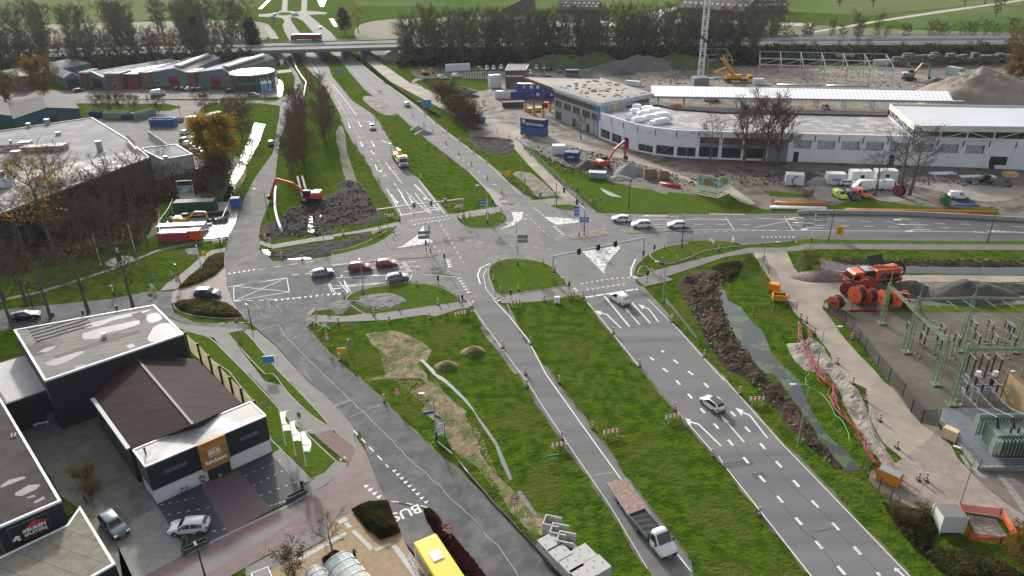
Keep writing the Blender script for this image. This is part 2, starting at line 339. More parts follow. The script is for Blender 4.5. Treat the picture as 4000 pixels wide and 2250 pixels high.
S('service_road','d1650,860 1700,920 1745,960 1760,1000 1830,1060 1990,1200 2200,1449 h40,270 130,380 160,500 190,400 245,560 330,800 400,930 410,920 480,925 700,960 760,1010 1060,1470 1650,1470 1580,1400 1350,1160 1200,1000 950,750 750,570 560,390 380,210 150,0 d2400,1290 2250,1130 2190,1050 2230,960 2400,880 2574,820 2574,600 1700,700',ASPHD,8)
S('service_road','d-60,950 0,938 400,900 800,860 1080,805 1240,808 1228,892 1080,905 1000,940 400,1020 -60,1100',ASPHD,6)
S('brick_crossing','d1240,808 1290,788 1500,715 1620,635 1632,770 1665,870 1700,920 1640,900 1480,860 1330,870 1228,892',RED,9)
S('service_road','d1080,900 1228,892 1250,960 1400,1030 1750,1040 1800,1060 1760,1075 1500,1060 1330,1045 1150,960',ASPHD,9)
S('footpath','d1190,990 1330,1045 1500,1060 1760,1075 1700,1095 1630,1110 1700,1190 1900,1449 g2100,100 2360,360 2400,400 2300,440 2200,420 2050,290 1850,60 1790,0 d1660,1330 1540,1140 1330,1085 1260,1060',GREYP,8)
S('footpath','d1760,1075 1850,1090 1990,1210 2200,1449 g2330,150 2440,260 2540,390 2560,520 2540,560 2440,450 2360,360 2280,290 2100,60 d1960,1400 1800,1170',GREYP,9)
S('brick_corner','g2260,440 2370,395 2540,520 2550,560 2500,640 2440,590',BRICKP,10)
S('footpath','g2240,765 2420,625 2500,640 2470,690 2330,800 2230,850 2140,830',GREYP,10)
S('street','g900,1500 1340,1285 1560,1175 2050,945 2230,850 2340,800 2500,655 2560,520 h150,430 240,560 330,800 405,935 200,950 130,995 20,1050 g2440,1040 2280,1135 1900,1310 1620,1470',RED,9)
S('street_centre','g1180,1500 1500,1300 1900,1120 2100,1010 2200,980 2170,1010 1950,1160 1500,1430 1420,1500',M('street_asphalt',(.12,.115,.112),(.16,.15,.145),sc=.2,rough=.75),10)
S('footpath','u0,820 330,650 600,480 850,352 880,360 800,530 750,560 240,850 130,910 0,910',GREYP,11)
S('kerb_line','g1340,1290 1560,1180 2075,935 2225,845 2240,858 2080,948 1570,1190 1350,1305',KERB,13)
BUSP=M('bus_stop_paving',(.36,.26,.15),(.30,.215,.125),sc=.5,rough=.9,c3=(.26,.19,.12),sc3=1.5)
S('bus_stop_paving','u240,850 800,545 850,370 1040,270 1130,240 1430,150 1560,480 1600,560 1900,930 2000,1050 0,1050 130,900',BUSP,10)
S('bus_lane','u1425,155 1790,232 1870,450 2060,740 2250,1050 1960,1050 1640,640 1560,480',ASPHL,10)
S('white_tile_path','u495,740 1000,455 1018,485 530,765',M('white_tiles',(.55,.54,.52),(.45,.44,.42),sc=2,rough=.8,brick=((.2,.2,.2),3,.5,.5,.03)),12)
WT=MATS['white_tiles']
for s_ in('u925,350 1005,310 1030,345 945,380','u985,375 1025,360 1070,405 1035,430','u1062,455 1100,438 1285,620 1250,645','u1290,630 1455,568 1470,590 1310,657','u1465,600 1510,585 1790,930 1700,930'):
 S('white_tile_path',s_,WT,12)
S('tactile_tiles','u1590,690 1660,670 1800,900 1710,900',M('checker_tiles',(.4,.4,.38),(.08,.08,.08),sc=6,rough=.8,lo=.5,hi=.52),13)
S('forecourt','g90,380 150,400 660,180 1120,930 1360,1290 920,1449 860,1470 820,1360 700,1030 560,800 380,760 240,560',M('old_paving',(.15,.148,.14),(.20,.195,.18),sc=.3,rough=.9,c3=(.11,.11,.09),sc3=.6,brick=((.09,.09,.08),3,.5,.5,.02)),9)
S('slab_paving','g880,1470 840,1200 960,1040 1130,960 1345,1285 1000,1470',SLAB,11)
S('slab_paving','g380,770 560,690 600,900 700,1000 830,1200 960,1470 860,1470 740,1200 560,960 440,880',M('old_slabs',(.14,.13,.105),(.18,.165,.13),sc=.5,rough=.9,brick=((.05,.06,.03),.45,1,1,.02)),11)
S('parking_paving','g1125,935 1440,800 1640,1145 1350,1285',DARKP,12)
S('brick_paving','g1440,800 1710,690 1955,972 1640,1145',M('purple_paving',(.14,.095,.11),(.17,.118,.13),sc=1,rough=.85,brick=((.07,.05,.055),5,.5,.25,.03)),12)
S('parking_paving','g1710,690 1945,575 2160,790 2080,915 1955,972',DARKP,12)
S('footpath','g1945,575 2010,540 2240,765 2150,800',GREYP,13)
for s_ in('g1165,937 1385,895','g1215,1010 1495,960','g1320,1165 1610,1115','g1765,730 2010,620','g1880,870 2115,780','g1950,945 2070,905','g1825,800 2025,700'):
 a_,b_=W(s_);n_=5
 for k in range(n_):
  p_=a_.lerp(b_,k/(n_-1));u_=(b_-a_).normalized();stripe([p_-u_*.16,p_+u_*.16],.1,z=.058)
S('cycle_path','d-60,880 0,862 300,800 600,705 800,640 1000,560 1130,505 1250,478 1450,440 1620,420 1620,430 1450,452 1250,495 1130,520 1000,575 800,655 600,722 300,815 0,878 -60,900',PATH,5)
S('cycle_path','d1150,800 1200,745 1290,690 1350,640 1440,560 1520,510 1620,490 1620,520 1540,530 1490,580 1430,640 1350,700 1300,770 1260,790',PATH,6)
S('cycle_path','d1870,440 1960,470 2100,445 2300,412 2574,370 e330,340 470,305 490,330 330,365 0,415 d2400,430 2250,450 2100,475 1960,500 1870,470',PATH,7)
S('cycle_path','d2200,1000 2260,975 2440,985 e100,985 400,935 930,885 1000,890 1010,920 900,935 740,985 660,975 400,1012 200,1020 0,1028 d2300,1025 2200,1050',PATH,9)
S('cycle_path','e1190,850 1400,815 1690,765 1740,740 1800,830 1700,840 1520,875 1300,890 1210,890',PATH,9)
S('cycle_path','e850,250 900,245 1100,210 1330,180 1340,205 1240,225 1200,235 1000,265 870,295',PATH,8)
S('cycle_path','e1420,165 1540,140 1660,130 1640,50 1540,0 1600,0 1720,80 1900,240 1700,180 1560,195',PATH,8)
S('cycle_path','e2180,720 2240,690 2330,650 2574,590 f100,610 300,560 600,492 860,492 1000,468 2574,468 2800,468 2800,512 2574,510 1100,503 870,522 620,530 420,560 250,620 0,702 e2450,720 2380,740 2240,770',PATH,9)
S('cycle_path','b1040,1005 1280,1040 1340,1110 1400,1180 1560,1340 1660,1449 1740,1449 1640,1320 1480,1160 1380,1060 1330,1010 1380,960 1550,1040 1900,1095 2100,1150 2390,1235 c200,1320 440,1385 530,1449 f600,185 650,180 c620,1440 470,1340 210,1300 0,1212 b2100,1110 1700,1010 1380,940 1100,860 1000,830 880,740 800,690 560,600 300,420 230,370 190,380 250,450 420,590 740,760 960,880 1150,950',SANDROAD,10)
S('building_site_ground','b520,470 830,450 1300,440 2000,480 2574,470 c300,470 1300,480 2000,440 2574,470 2900,520 2900,1700 f2574,300 2100,280 1600,255 980,240 700,215 620,190 500,130 300,0 b2574,1449 2300,1400 1700,1180 1300,1010 1000,990 900,860 740,720 560,590 600,560',DIRT,4)
S('building_site_sand','b2050,500 2574,480 c0,560 300,560 600,450 1000,480 1700,520 2100,600 1950,640 1600,640 0,620 b2300,600',SAND,5,True,1)
S('building_site_sand','c0,690 200,730 2000,740 2300,760 1600,830 800,810 0,770',SAND,6,True)
S('pale_mud','c1700,1290 1900,1270 2574,1340 2574,1400 2300,1449 2000,1380 1780,1330',M('pale_mud',(.26,.24,.21),(.19,.175,.155),sc=.4,rough=.9),5,True,.6)
S('pale_mud','c1000,1340 1500,1350 1800,1400 1650,1449 1100,1440 1000,1380',MATS['pale_mud'],5,True,.6)
S('puddle','b1920,1350 2060,1410 2080,1420 2000,1410 1940,1375',WATER,8,True)
S('puddle','c2410,1280 2490,1290 2480,1350 2400,1340',WATER,8,True)
S('site_grass','b1370,1040 1480,1130 1640,1250 1800,1300 2000,1330 2200,1350 2574,1400 f300,110 450,150 400,200 320,245 0,252 e1900,244 1820,190 1720,60 1640,0 b1560,1330 1440,1200',GRASS2,6,False,.3)
S('site_grass','b600,580 860,560 1130,575 1120,640 1000,655 860,640 740,700 640,620',GRASS2,6,True,.6)
S('site_grass','f1450,110 1530,150 1900,200 2300,200 2400,215 2250,255 1600,240 1500,235 1000,235 800,240 760,215 900,190 1200,190',GRASS2,6,True,.4)
S('site_grass','f700,85 900,100 1000,115 980,135 750,120',GRASS2,6,True,.3)
S('site_yard','b1080,700 1250,700 1590,720 1580,860 1320,850 1100,800 900,830 870,760',M('site_yard',(.13,.10,.09),(.19,.16,.14),sc=.3,rough=.9),5,True)
S('sand_road','f625,530 870,520 925,640 1010,725 1150,745 1300,740 1700,690 2100,690 2574,695 2800,700 2800,760 2574,740 2000,740 1700,740 1400,790 1240,830 1140,870 1125,930 1185,1000 1290,1150 1450,1320 1560,1449 i1700,150 1830,350 1960,380 2100,600 2240,760 2574,1020 2800,1200 2700,1300 2574,1120 2380,1030 2110,980 1920,960 1760,960 1640,870 1600,800 1740,740 1830,730 1760,660 1560,490 1480,340 1440,100 1230,0 f1180,1250 1060,1090 950,990 880,880 750,720 670,600',SANDROAD,6,False,.25)
S('sand_road_red','i1500,740 1850,500 1960,385 2100,600 2240,760 2574,1020 2800,1200 2700,1300 2574,1120 2380,1030 2110,980 1920,965 1760,960 1640,870',M('reddish_road',(.24,.19,.165),(.30,.25,.22),sc=.25,rough=.9,c3=(.2,.165,.145),sc3=.8),7,False,.3)
S('cable_yard','f1125,905 1240,830 1400,790 1700,740 2100,745 2800,745 2800,900 2574,900 1200,950',M('cable_yard',(.13,.115,.10),(.075,.066,.06),sc=.3,rough=.9,bump=.05,bs=3,c3=(.17,.15,.13),sc3=.2),7,False,.2)
S('substation_gravel','f1190,958 1700,950 2574,955 2900,960 i2900,300 2574,240 1960,250 1960,380 1830,352 1760,270 1560,0 f1500,1320 1430,1200 1300,1050',GRAVEL,8)
S('transformer_yard','i1955,330 2240,690 2574,685 2900,690 2900,240 1960,245',M('steel_grating',(.10,.12,.14),(.14,.16,.18),sc=.8,rough=.6),9)
S('yard_edge','i2240,700 2574,690 2900,700 2900,1300 2574,1020 2240,760 2200,700',M('dark_red_yard',(.12,.095,.085),(.16,.125,.11),sc=.3,rough=.85),9)
for s_ in('i2180,665 2230,660 2350,735 2270,745','i2380,725 2420,722 2574,920 2574,1000','i2110,580 2140,580 2200,680 2170,680'):S('white_slab_path',s_,CONC,10)
S('grass_strip','f1540,955 2574,962 2800,965 2800,925 2574,915 1700,905',GRASS2,9,False,.2)
S('canal_water','f1105,590 1300,598 1700,605 2574,612 2800,618 2800,705 2574,692 2000,680 1500,668 1120,648',WATER,5,False,.3)
S('reedy_bank','f1100,570 1500,575 2000,580 2800,585 2800,630 2574,628 1800,618 1300,606 1100,596',STRAW,6,False,.5)
S('pond_water','f370,780 420,775 445,870 540,920 600,1010 690,1080 760,1240 880,1370 960,1449 i1010,190 1130,400 1300,560 1400,690 1290,700 1180,560 1050,400 920,180 770,0 f700,1400 560,1220 470,1080 425,950',DUCK,6,True,.3)
S('verge_dirt','i1450,700 1500,690 1640,830 1740,960 1640,960 1530,830 1460,760',DIRT,5)
S('straw','e240,1110 330,1090 440,1100 620,1150 690,1200 680,1300 600,1310 660,1400 700,1449 h760,60 860,200 1010,380 1080,560 1180,720 1310,830 1430,980 1540,1020 1520,1140 1440,1150 1380,1080 1290,970 1180,850 1080,740 980,620 870,560 830,490 740,350 640,280 700,180 600,110 720,60 640,30 d2574,1449 e360,1400 380,1340 420,1310 330,1240 250,1180',STRAW,3,True,1.3)
S('ditch_water','h740,0 800,20 870,90 960,180 1040,300 1120,400 1180,490 1230,600 1290,750 1270,760 1210,640 1160,510 1085,395 1010,270 930,180 850,100 790,55 760,30 e715,1400 650,1320 612,1290 640,1290 730,1370',M('ditch_water_bright',(.08,.09,.10),(.15,.16,.17),sc=3,rough=.15,spec=.6),5,False,.25)
S('ditch_water','h1320,840 1345,840 1400,910 1470,1010 1450,1025 1370,930',MATS['ditch_water_bright'],5,False,.2)
S('roadside_gutter','f0,850 60,920 130,1010 220,1120 235,1150 215,1140 120,1020 40,920 0,890',WATER,4,True)
S('roadside_soil','e1245,870 1290,960 1380,1150 1450,1260 1440,1270 1360,1150 1270,975',DIRT,8,False,.15)
S('roadside_soil','e1060,1060 1130,1100 1240,1240 1330,1400 1300,1400 1200,1250 1080,1110',DIRT,8,False,.15)
rough('excavated_mud','e0,60 60,10 200,20 290,180 350,240 330,290 230,330 130,330 0,360 d2400,410 2200,400 2050,430 1900,440 1870,400 1890,330 2000,290 2080,200 2180,180 2350,120 2450,60',MUD,.26,.4,.8,seed=1)
rough('excavated_mud','d1885,520 1950,510 2050,500 2200,470 2400,440 2574,410 e60,400 240,380 290,420 230,440 100,500 0,520 d2400,540 2200,560 2000,570',MUD,.24,.35,.9,seed=2)
S('puddle','d2190,560 2230,565 2240,575 2100,580 2060,575',WATER,12,True)
S('puddle','d2215,330 2225,270 2245,270 2250,350 2262,380 2240,392 2205,380',WATER,40,True)
S('puddle','d1880,505 1925,510 1950,535 1930,548 1895,530',WATER,12,True)
rough('bare_soil','b280,690 380,740 470,810 400,830 300,790 210,700',RUBBLE,.3,.6,.4,seed=3)
rough('bare_soil','b960,990 1080,980 1280,1000 1310,1060 1250,1110 1100,1090 1000,1040',MUD,.4,.5,.4,seed=4)
rough('bare_soil','b1290,1240 1420,1240 1560,1350 1600,1400 1480,1420 1380,1320',M('grey_earth',(.14,.13,.115),(.2,.185,.165),sc=.5,rough=.9,bump=.1,c3=(.09,.1,.03),sc3=.5),.2,.5,.5,seed=5)
rough('bare_soil','d2330,900 2460,870 2574,870 e90,870 230,830 440,815 540,860 540,890 420,940 250,935 150,900 60,970 0,975 d2400,960',M('grey_clay',(.13,.13,.125),(.085,.08,.075),sc=.6,rough=.85,bump=.15,bs=2),.22,.4,.6,seed=6,lift=.12)
rough('bare_soil','e95,1025 165,1030 150,1090 110,1060',MUD,.1,.4,.6,seed=7)
rough('dug_bank','f100,700 200,670 330,650 440,640 530,600 540,680 440,740 370,770 400,860 430,960 500,1130 600,1270 720,1400 760,1449 i830,60 920,190 1040,330 1120,460 1220,590 1290,690 1220,690 1130,600 1010,500 900,400 760,230 640,100 540,10 f430,1370 330,1240 230,1060 130,850 70,760',PEAT,.9,.5,.35,fade=1.6,seed=8)
rough('trench_spoil','f860,1180 960,1170 1050,1130 1180,1260 1240,1350 1300,1400 i1350,60 1430,180 1470,300 1540,470 1660,640 1770,740 1690,770 1600,700 1480,560 1380,420 1290,240 1200,60 1160,0 f1000,1380 920,1300',M('spoil',(.26,.235,.195),(.13,.12,.105),sc=.5,rough=.95,bump=.2,bs=2,c3=(.3,.27,.22),sc3=.3,det=9),.55,.45,.4,fade=1.2,seed=9)
rough('tyre_tracks','b60,900 90,960 110,1100 180,1300 230,1449 160,1449 90,1300 40,1100 20,950',M('track_soil',(.10,.095,.06),(.06,.07,.03),sc=.5,rough=.9,bump=.15),.08,.5,.6,seed=10)
rough('rutted_mud','f1900,760 2300,740 2574,750 2800,760 2800,850 2574,840 2300,850 2100,870 1950,850',MUD,.35,.5,.4,seed=11)
rough('site_mud','b1380,1020 1700,1040 1900,1150 2300,1210 2380,1290 c20,1320 20,1400 b2300,1370 2200,1340 2000,1310 1800,1230 1600,1160',M('site_mud',(.11,.10,.088),(.165,.15,.13),sc=.4,rough=.95,bump=.12),.22,.6,.35,seed=12)
rough('site_mud','c1000,1180 1500,1200 2574,1240 2800,1260 2800,1330 2300,1300 1600,1260 900,1270',MATS['site_mud'],.2,.7,.3,seed=13)
rough('site_mud','c400,490 1000,500 1600,530 1900,560 1500,600 800,600 500,560',SAND,.3,1.2,.15,fade=3,seed=14)
rough('verge_mud','b1090,760 1240,770 1330,850 1200,850 1060,800',DIRT,.3,.6,.4,seed=15)
S('bare_soil','i2170,1020 2380,1045 2470,1180 2240,1190',RUBBLE,10,True,.5)
def island(name,s,mat,h=.10,rim=.18,smooth=True):
 pts=W(s);pts=densify(pts,1.2,smooth)
 c=sum(pts,Vector())/len(pts)
 m=MB();m.prism([(p.x,p.y)for p in pts],0,h);m.build(name+'_kerb',KERB)['kind']='structure'
 inn=[]
 n=len(pts);A=sum(pts[i].x*pts[(i+1)%n].y-pts[(i+1)%n].x*pts[i].y for i in range(n));sg=1 if A>0 else-1
 for k in range(n):
  d=pts[(k+1)%n]-pts[k-1];d.normalize();inn.append(pts[k]+Vector((-d.y,d.x,0))*rim*sg)
 m=MB();m.prism([(p.x,p.y)for p in inn],h-.05,h+.02);m.build(name,mat)['kind']='structure'
island('traffic_island','e885,290 930,330 1000,352 1120,352 1200,335 1255,290 1240,255 1200,238 1090,258 900,285',GRASS2)
island('traffic_island','e1115,680 1130,620 1180,590 1300,570 1450,585 1560,620 1640,700 1680,758 1500,795 1200,830 1140,760',GRASS2)
island('traffic_island','e90,860 160,808 340,768 600,748 770,772 880,830 925,878 700,915 400,958 230,968 100,880',GRASS2,.06)
island('traffic_island','e0,545 0,510 100,500 300,420 400,360 450,362 440,380 330,455 150,515',GRASS2,.04)
island('traffic_island','e2270,545 2350,500 2440,475 2574,455 f100,448 350,440 520,460 580,478 450,490 280,520 130,580 20,612 e2330,592',GRASS2)
island('traffic_island','e2185,685 2200,640 2230,615 2280,650 2285,680 2240,692',GRASS2)
island('traffic_island','f925,460 940,435 1000,428 1800,440 2800,446 2800,475 1800,470 1000,468',GRASS2,.08,smooth=False)
island('traffic_island','e1560,190 1700,183 1770,200 1740,225 1650,222',GRASS2)
island('paved_island','e1690,418 1740,395 1860,378 1960,378 1980,400 1850,420 1730,432',ISL)
island('paved_island','e230,590 450,550 700,520 750,520 755,540 700,560 450,580 300,592 0,635 0,622',ISL,smooth=False)
island('paved_island','e2070,365 2420,362 2440,370 2300,385 2100,388',ISL)
island('paved_island','e650,675 780,655 830,655 865,690 840,692 740,680',ISL,smooth=False)
island('grass_corner','d1300,1085 1340,1090 1500,1130 1560,1180 1680,1300 1780,1400 g1830,50 2050,290 2200,420 2420,625 2340,710 2230,760 2010,540 1940,470 1830,220 1700,60 1640,-20 d1480,1280 1390,1200',GRASS2,.05,smooth=False)
island('grass_verge_strip','d1635,1105 1690,1090 1750,1085 1850,1190 2000,1370 g2130,100 2300,280 2360,355 2330,362 2200,270 2060,130 1960,0 d1900,1400 1720,1210',GRASS2,.05)
island('planting_bed','d1270,795 1290,770 1400,680 1480,590 1540,530 1620,528 1618,630 1560,690 1430,760 1330,790',LEAFG,.1,smooth=False)
island('planting_bed','d1245,900 1290,872 1500,865 1640,890 1720,950 1755,995 1600,1005 1400,985 1280,950',LEAFG,.1)
island('median_strip','u1785,240 1830,225 1880,250 2010,400 2250,680 2400,900 2500,1050 2200,1050 1960,640 1860,440 1800,330',LEAFG,.1,smooth=False)
for s_ in('e650,330 660,400 700,430 720,455 600,478 440,500 500,480 600,410','e1520,272 1660,278 1760,292 1865,298 1700,320 1600,330','e1790,520 2065,478 2060,500 1990,580 1955,640 1950,680 1930,660','e1285,238 1370,235 1355,290 1300,330 1190,365 1270,325 1300,290'):
 S('worn_white_hatching',s_,WHITEW,9,z=.042)
stripe('b-40,545 40,690 130,820 230,990 330,1170 b400,1290',.12,(1,3));stripe('b0,670 100,830 200,1000 290,1170',.12,(1,3))
stripe('b-30,600 60,760 140,900 220,1050',.12,(.5,2.5));stripe('a2180,370 2280,520 2360,650',.15);stripe('a2230,380 2330,540 2440,700 b60,790',.12,(1,3));stripe('a2390,605 2480,720 2560,830',.15)
for s_ in('e385,65 485,240 495,270','e455,50 590,262','e492,118 590,262','e530,95 690,245','e590,100 705,250','e585,40 700,160 760,230','e620,10 805,250','e440,30 500,110','e590,40 680,130'):
 stripe(s_,.15)
stripe('e480,262 775,212',.35);stripe('e490,255 560,242 590,225',.12);stripe('e640,240 700,205 775,205',.12)
stripe('b380,1170 500,1320',.12);stripe('b430,1180 470,1300',.12,(1,2))
for a_ in('b250,870 290,895|s','b110,880 125,925|s','b180,870 205,915|s','b275,1010 300,1055|s','b350,1005 395,1035|l','b305,1180 322,1235|l','b385,1170 415,1220|s','b270,1085 300,1110|s','e420,110 470,180|s','e545,125 580,180|s','e640,90 690,140|r','b195,1020 215,1055|s'):
 p_,k_=a_.split('|');arrow(p_,k_,w=.2)
stripe('e580,328 840,282',.3,(.5,.5));stripe('e560,300 830,262',.3,(.5,.5))
stripe('b75,430 160,520 300,660 380,720 470,810 600,900 730,1000 870,1110 1000,1200 1130,1300',.12,(1,3))
stripe('b130,430 300,580 440,690',.12,(1,3));stripe('b150,415 320,555 510,695 740,890 1108,1170 1350,1400',.12)
for s_ in('e880,432 1080,458','e1270,478 1460,495 1600,508','e1390,255 1540,400 1620,440','e760,300 880,500 940,600','e660,420 800,550','e1620,420 2100,330','e1280,820 1700,755','e1000,890 1030,840'):
 stripe(s_,.12,(1,1.6))
stripe('e1130,605 1060,640 1040,690 1060,755',.25);stripe('e1110,640 1080,690 1100,790 1160,860',.1)
stripe('e2175,575 2145,640 2140,700',.3)
stripe('e1815,850 2190,790',.45,(1.6,.3));stripe('e1820,797 2100,752',.3,(.5,.5));stripe('e1780,752 2000,715 2200,705',.3,(.5,.5))
tri('e1455,208 1560,290',n=6,to='e1400,260');tri('e1598,340 1665,400',n=6,to='e1560,380');tri('e815,585 830,630',n=4,to='e840,600',size=.8)
tri('e895,715 965,815',n=6,to='e1000,740');tri('f320,248 560,252',n=14,to='f420,270',size=.5);tri('f700,420 920,420',n=8,to='f800,400',size=.5)
tri('d1648,684 1825,655',n=6,to='d1700,560');tri('d1985,865 2440,818',n=12,to='d2100,960',size=.6)
tri('e1160,860 1180,875',n=2,to='e1200,800',size=.6);tri('e1745,785 1760,800',n=2,to='e1700,800');tri('e2160,700 2170,712',n=2,to='e2200,700')
stripe('d1850,652 2080,615 2300,585',.15,(1.5,1.5));stripe('d1690,878 1900,870 2200,850',.15,(1,1));stripe('e-20,620 250,590',.15)
stripe('d2100,690 2250,675',.2,(1.2,1.2));stripe('d1630,775 2060,712',.12)
for s_ in('d1680,770 2060,708','d1680,878 2078,810','d1680,770 1680,878','d2060,708 2078,810','d1680,770 2078,810','d1680,878 2060,708'):stripe(s_,.12)
for s_ in('e80,665 600,590','e60,690 130,815','d2370,750 2400,810 2440,835','d2360,755 2385,815','e100,655 320,640','d2380,790 2574,765 e0,768 380,745','e0,712 400,690','e250,640 300,632','e0,790 60,785','e460,600 480,640','e500,595 545,665','e515,595 560,660','e540,680 520,745','e570,685 545,740','e400,670 600,660','e600,625 470,640','d2440,740 2500,820','d2455,690 2500,810'):stripe(s_,.14)
arrow('e190,768 350,745','s');arrow('e160,700 340,690','s')
stripe('e430,640 620,625',.3);stripe('e640,680 880,705',.12)
for s_ in('i-110,-120 50,15 222,213 420,440 635,686 880,970 1165,1300 1340,1500',):stripe(s_,.34,(1.15,2.35),start=.2)
stripe('i-30,-170 292,80 595,405 812,648 1073,935 1363,1253 1540,1449',.34,(1.15,2.35),start=.5)
stripe('i70,250 340,560',.12);stripe('i440,680 700,1010 1060,1470',.13);stripe('i380,590 410,640',.12);stripe('e1830,885 2200,1345',.12)
stripe('i400,10 840,505 1280,960 1760,1460',.12);stripe('f-130,860 100,1090 420,1449',.12);stripe('e1950,840 2130,1060',.28);stripe('e2140,880 2280,1035',.25)
for a_ in('e2070,1072 1940,945|l','e2205,1048 2095,920|s','e2340,1028 2250,905|l','i398,517 190,315|l','i565,490 390,290|s','i730,460 570,250|l','i1720,1460 1640,1390|s'):
 p_,k_=a_.split('|');arrow(p_,k_,w=.22)
stripe('e965,870 1100,1060 1300,1330 h1400,60 1520,250 1700,520 2000,960 2260,1400',.08);stripe('e1150,860 1270,990 1400,1150 h1530,0 1700,240 1900,520 2080,770 2300,1070 2574,1420',.16)
stripe('h1880,725 2010,705',.03)
for s_ in('f0,300 240,288 460,290','e2150,290 2420,290','e2200,270 2410,270','e2150,325 2420,325','e2160,345 2400,345','e2450,365 2574,372','f60,365 600,365 900,370 1500,372 2200,380 2574,385','f430,275 490,360','f850,268 915,368','e2065,365 2420,360','f640,280 880,292','f640,350 880,300','e2065,300 2160,360','e2090,300 2180,362'):stripe(s_,.15)
stripe('f880,292 1500,305 2300,330 2574,345',.13,(2,3));stripe('f900,330 1500,340 2100,352',.13,(2,3));stripe('e2420,270 2574,275 f400,292 600,292',.13,(2,3));stripe('f200,325 600,328',.13,(2,3));stripe('f0,388 600,372 940,368',.13,(1,1))
for a_ in('f1050,280 880,275|l','f1060,318 905,312|s','f1130,350 970,352|l','f1760,290 1640,282|l','f1880,330 1645,325|s','f1900,365 1720,365|l','f2500,385 2300,372|s','f2300,388 2200,378|s','e2410,262 2210,262|s'):
 p_,k_=a_.split('|');arrow(p_,k_,w=.2)
for k in range(6):stripe([w1('f%d,%d'%(2340+k*40,368+k*2)),w1('f%d,%d'%(2400+k*45,378+k*3))],.2)
stripe('e1700,470 1700,470',.1)
stripe('h150,405 400,670',.16,(1.15,1.0));tri('h432,700 660,925',n=9,to='h600,700',size=.45);tri('h228,812 320,890',n=4,to='h330,760',size=.55)
stripe('h0,240 60,190',.02)
for s_ in('h420,915 475,920','h528,928 575,938','h628,945 680,958'):stripe(s_,.14)
stripe('d1570,1035 1790,1030',.1,(1,.6));tri('g2452,618 2480,602',n=2,to='g2480,560',size=.3)
MARK.build('road_markings',WHITE)['kind']='structure'
def edge_strip(s,mt,sg=1,w0=.12,w1_=.5):
 m=MB();out=[];A=W(s)
 for a,b in zip(A,A[1:]):
  k_=max(1,int((b-a).length/.7));u=(b-a).normalized();nv=Vector((-u.y,u.x,0))*sg
  for k in range(k_):p=a.lerp(b,k/k_);w_=w0+(w1_-w0)*max(0,noise.noise(p*.35)*.8+.5+noise.noise(p*1.7)*.5);out.append((p-nv*.3,p+nv*w_))
 for(a,b),(c,d)in zip(out,out[1:]):z=Vector((0,0,.016));m.quad(a+z,c+z,d+z,b+z)
 m.build('roadside_soil',mt)['kind']='structure'
ES=M('edge_soil',(.08,.075,.045),(.045,.07,.015),sc=1.2,rough=.95,c3=(.13,.12,.10),sc3=.4)
for s_,g_ in(('e1720,775 1830,887 2000,1102 2200,1342 i70,252 340,567 430,657 680,982 900,1262 1060,1472',-1),('e2240,775 2330,880 2450,1010 f100,1080 250,1240 400,0' if 0 else 'i400,0 540,170 840,500 1040,680 1280,950 1480,1170 1780,1470',1),('e1010,900 1080,1060 1210,1230 1290,1360 h1345,0 1410,110 1520,280 1680,520 1850,740 2050,1050 2280,1430',-1),('e1130,850 1270,970 1380,1150 1500,1330 h1565,0 1640,120 1800,320 1950,520 2100,740 2300,1000 2450,1200 2574,1350',1),('h150,0 380,210 560,390 750,570 950,750 1200,1000 1350,1160 1580,1400',1),('e620,0 b555,1240 470,1115 400,1000 330,880 280,820 130,720 0,560',-1),('b110,500 230,640 350,730 470,820 560,900 690,1010 850,1130 960,1220',-1),('b1218,1255 1108,1165 1012,1095 910,1015 820,945 740,885 620,775 510,690 320,552',-1),('b60,850 130,990 240,1150 340,1330 e480,258',-1),('f925,690' if 0 else 'd2190,1050 2250,1130 2400,1290 2574,1440',1)):edge_strip(s_,ES,g_)
CR=MB()
def crack(s,w=.05,j=.25,mb=CR):
 pts=densify(W(s)+[],.9,False)[:-1]if False else None
 P_=W(s);out=[]
 for a,b in zip(P_,P_[1:]):
  n=max(1,int((b-a).length/.8))
  for k in range(n):out.append(a.lerp(b,k/n)+Vector((random.uniform(-j,j)*.5,random.uniform(-j,j)*.5,0)))
 out.append(P_[-1])
 for a,b in zip(out,out[1:]):
  u=(b-a)
  if u.length<.01:continue
  u.normalize();n=Vector((-u.y,u.x,0))*w/2;z=Vector((0,0,.054));mb.quad(a-n+z,b-n+z,b+n+z,a+n+z)
for s_ in('d2000,1045 2060,1140 2200,1280 2370,1449 h0,60 120,185 215,270 330,380 500,560 690,735 830,870 1000,1020 1100,1150 1250,1310 1330,1449','d1870,1082 2140,1000','d1965,1190 2200,1112','h90,325 355,212','h0,240 155,175','d1815,875 1860,930','d1915,850 1940,925','d1975,895 2020,950','d1870,960 1920,1000','d2180,1380 2240,1449','g2390,235 2550,175'):crack(s_,.055)
CR.build('crack_sealing',M('pale_crack',(.42,.42,.40),rough=.8))['kind']='structure'
CK=MB()
for s_ in('i500,520 560,620','i700,560 770,620 860,760 1000,890 1150,1010 1250,1150 1400,1290 1560,1449','i700,770 860,960 980,1120 1080,1190 1180,1320 1260,1449','i1050,1140 1220,1105','h980,1010 1100,1150','e1850,800 2000,960'):crack(s_,.05,.12,CK)
CK.build('bitumen_seams',M('bitumen',(.035,.035,.037),rough=.6))['kind']='structure'
for s_ in('i410,640 620,610 645,650 440,675','i615,720 700,705 735,740 640,765','e1200,460 1265,455 1280,495 1200,515','e1480,400 1560,395 1620,460 1540,480','e700,450 760,440 780,500 720,510'):
 S('asphalt_patch',s_,M('asphalt_patch',(.065,.066,.068),(.08,.08,.082),sc=2,rough=.8),9,True,.3,z=.040)
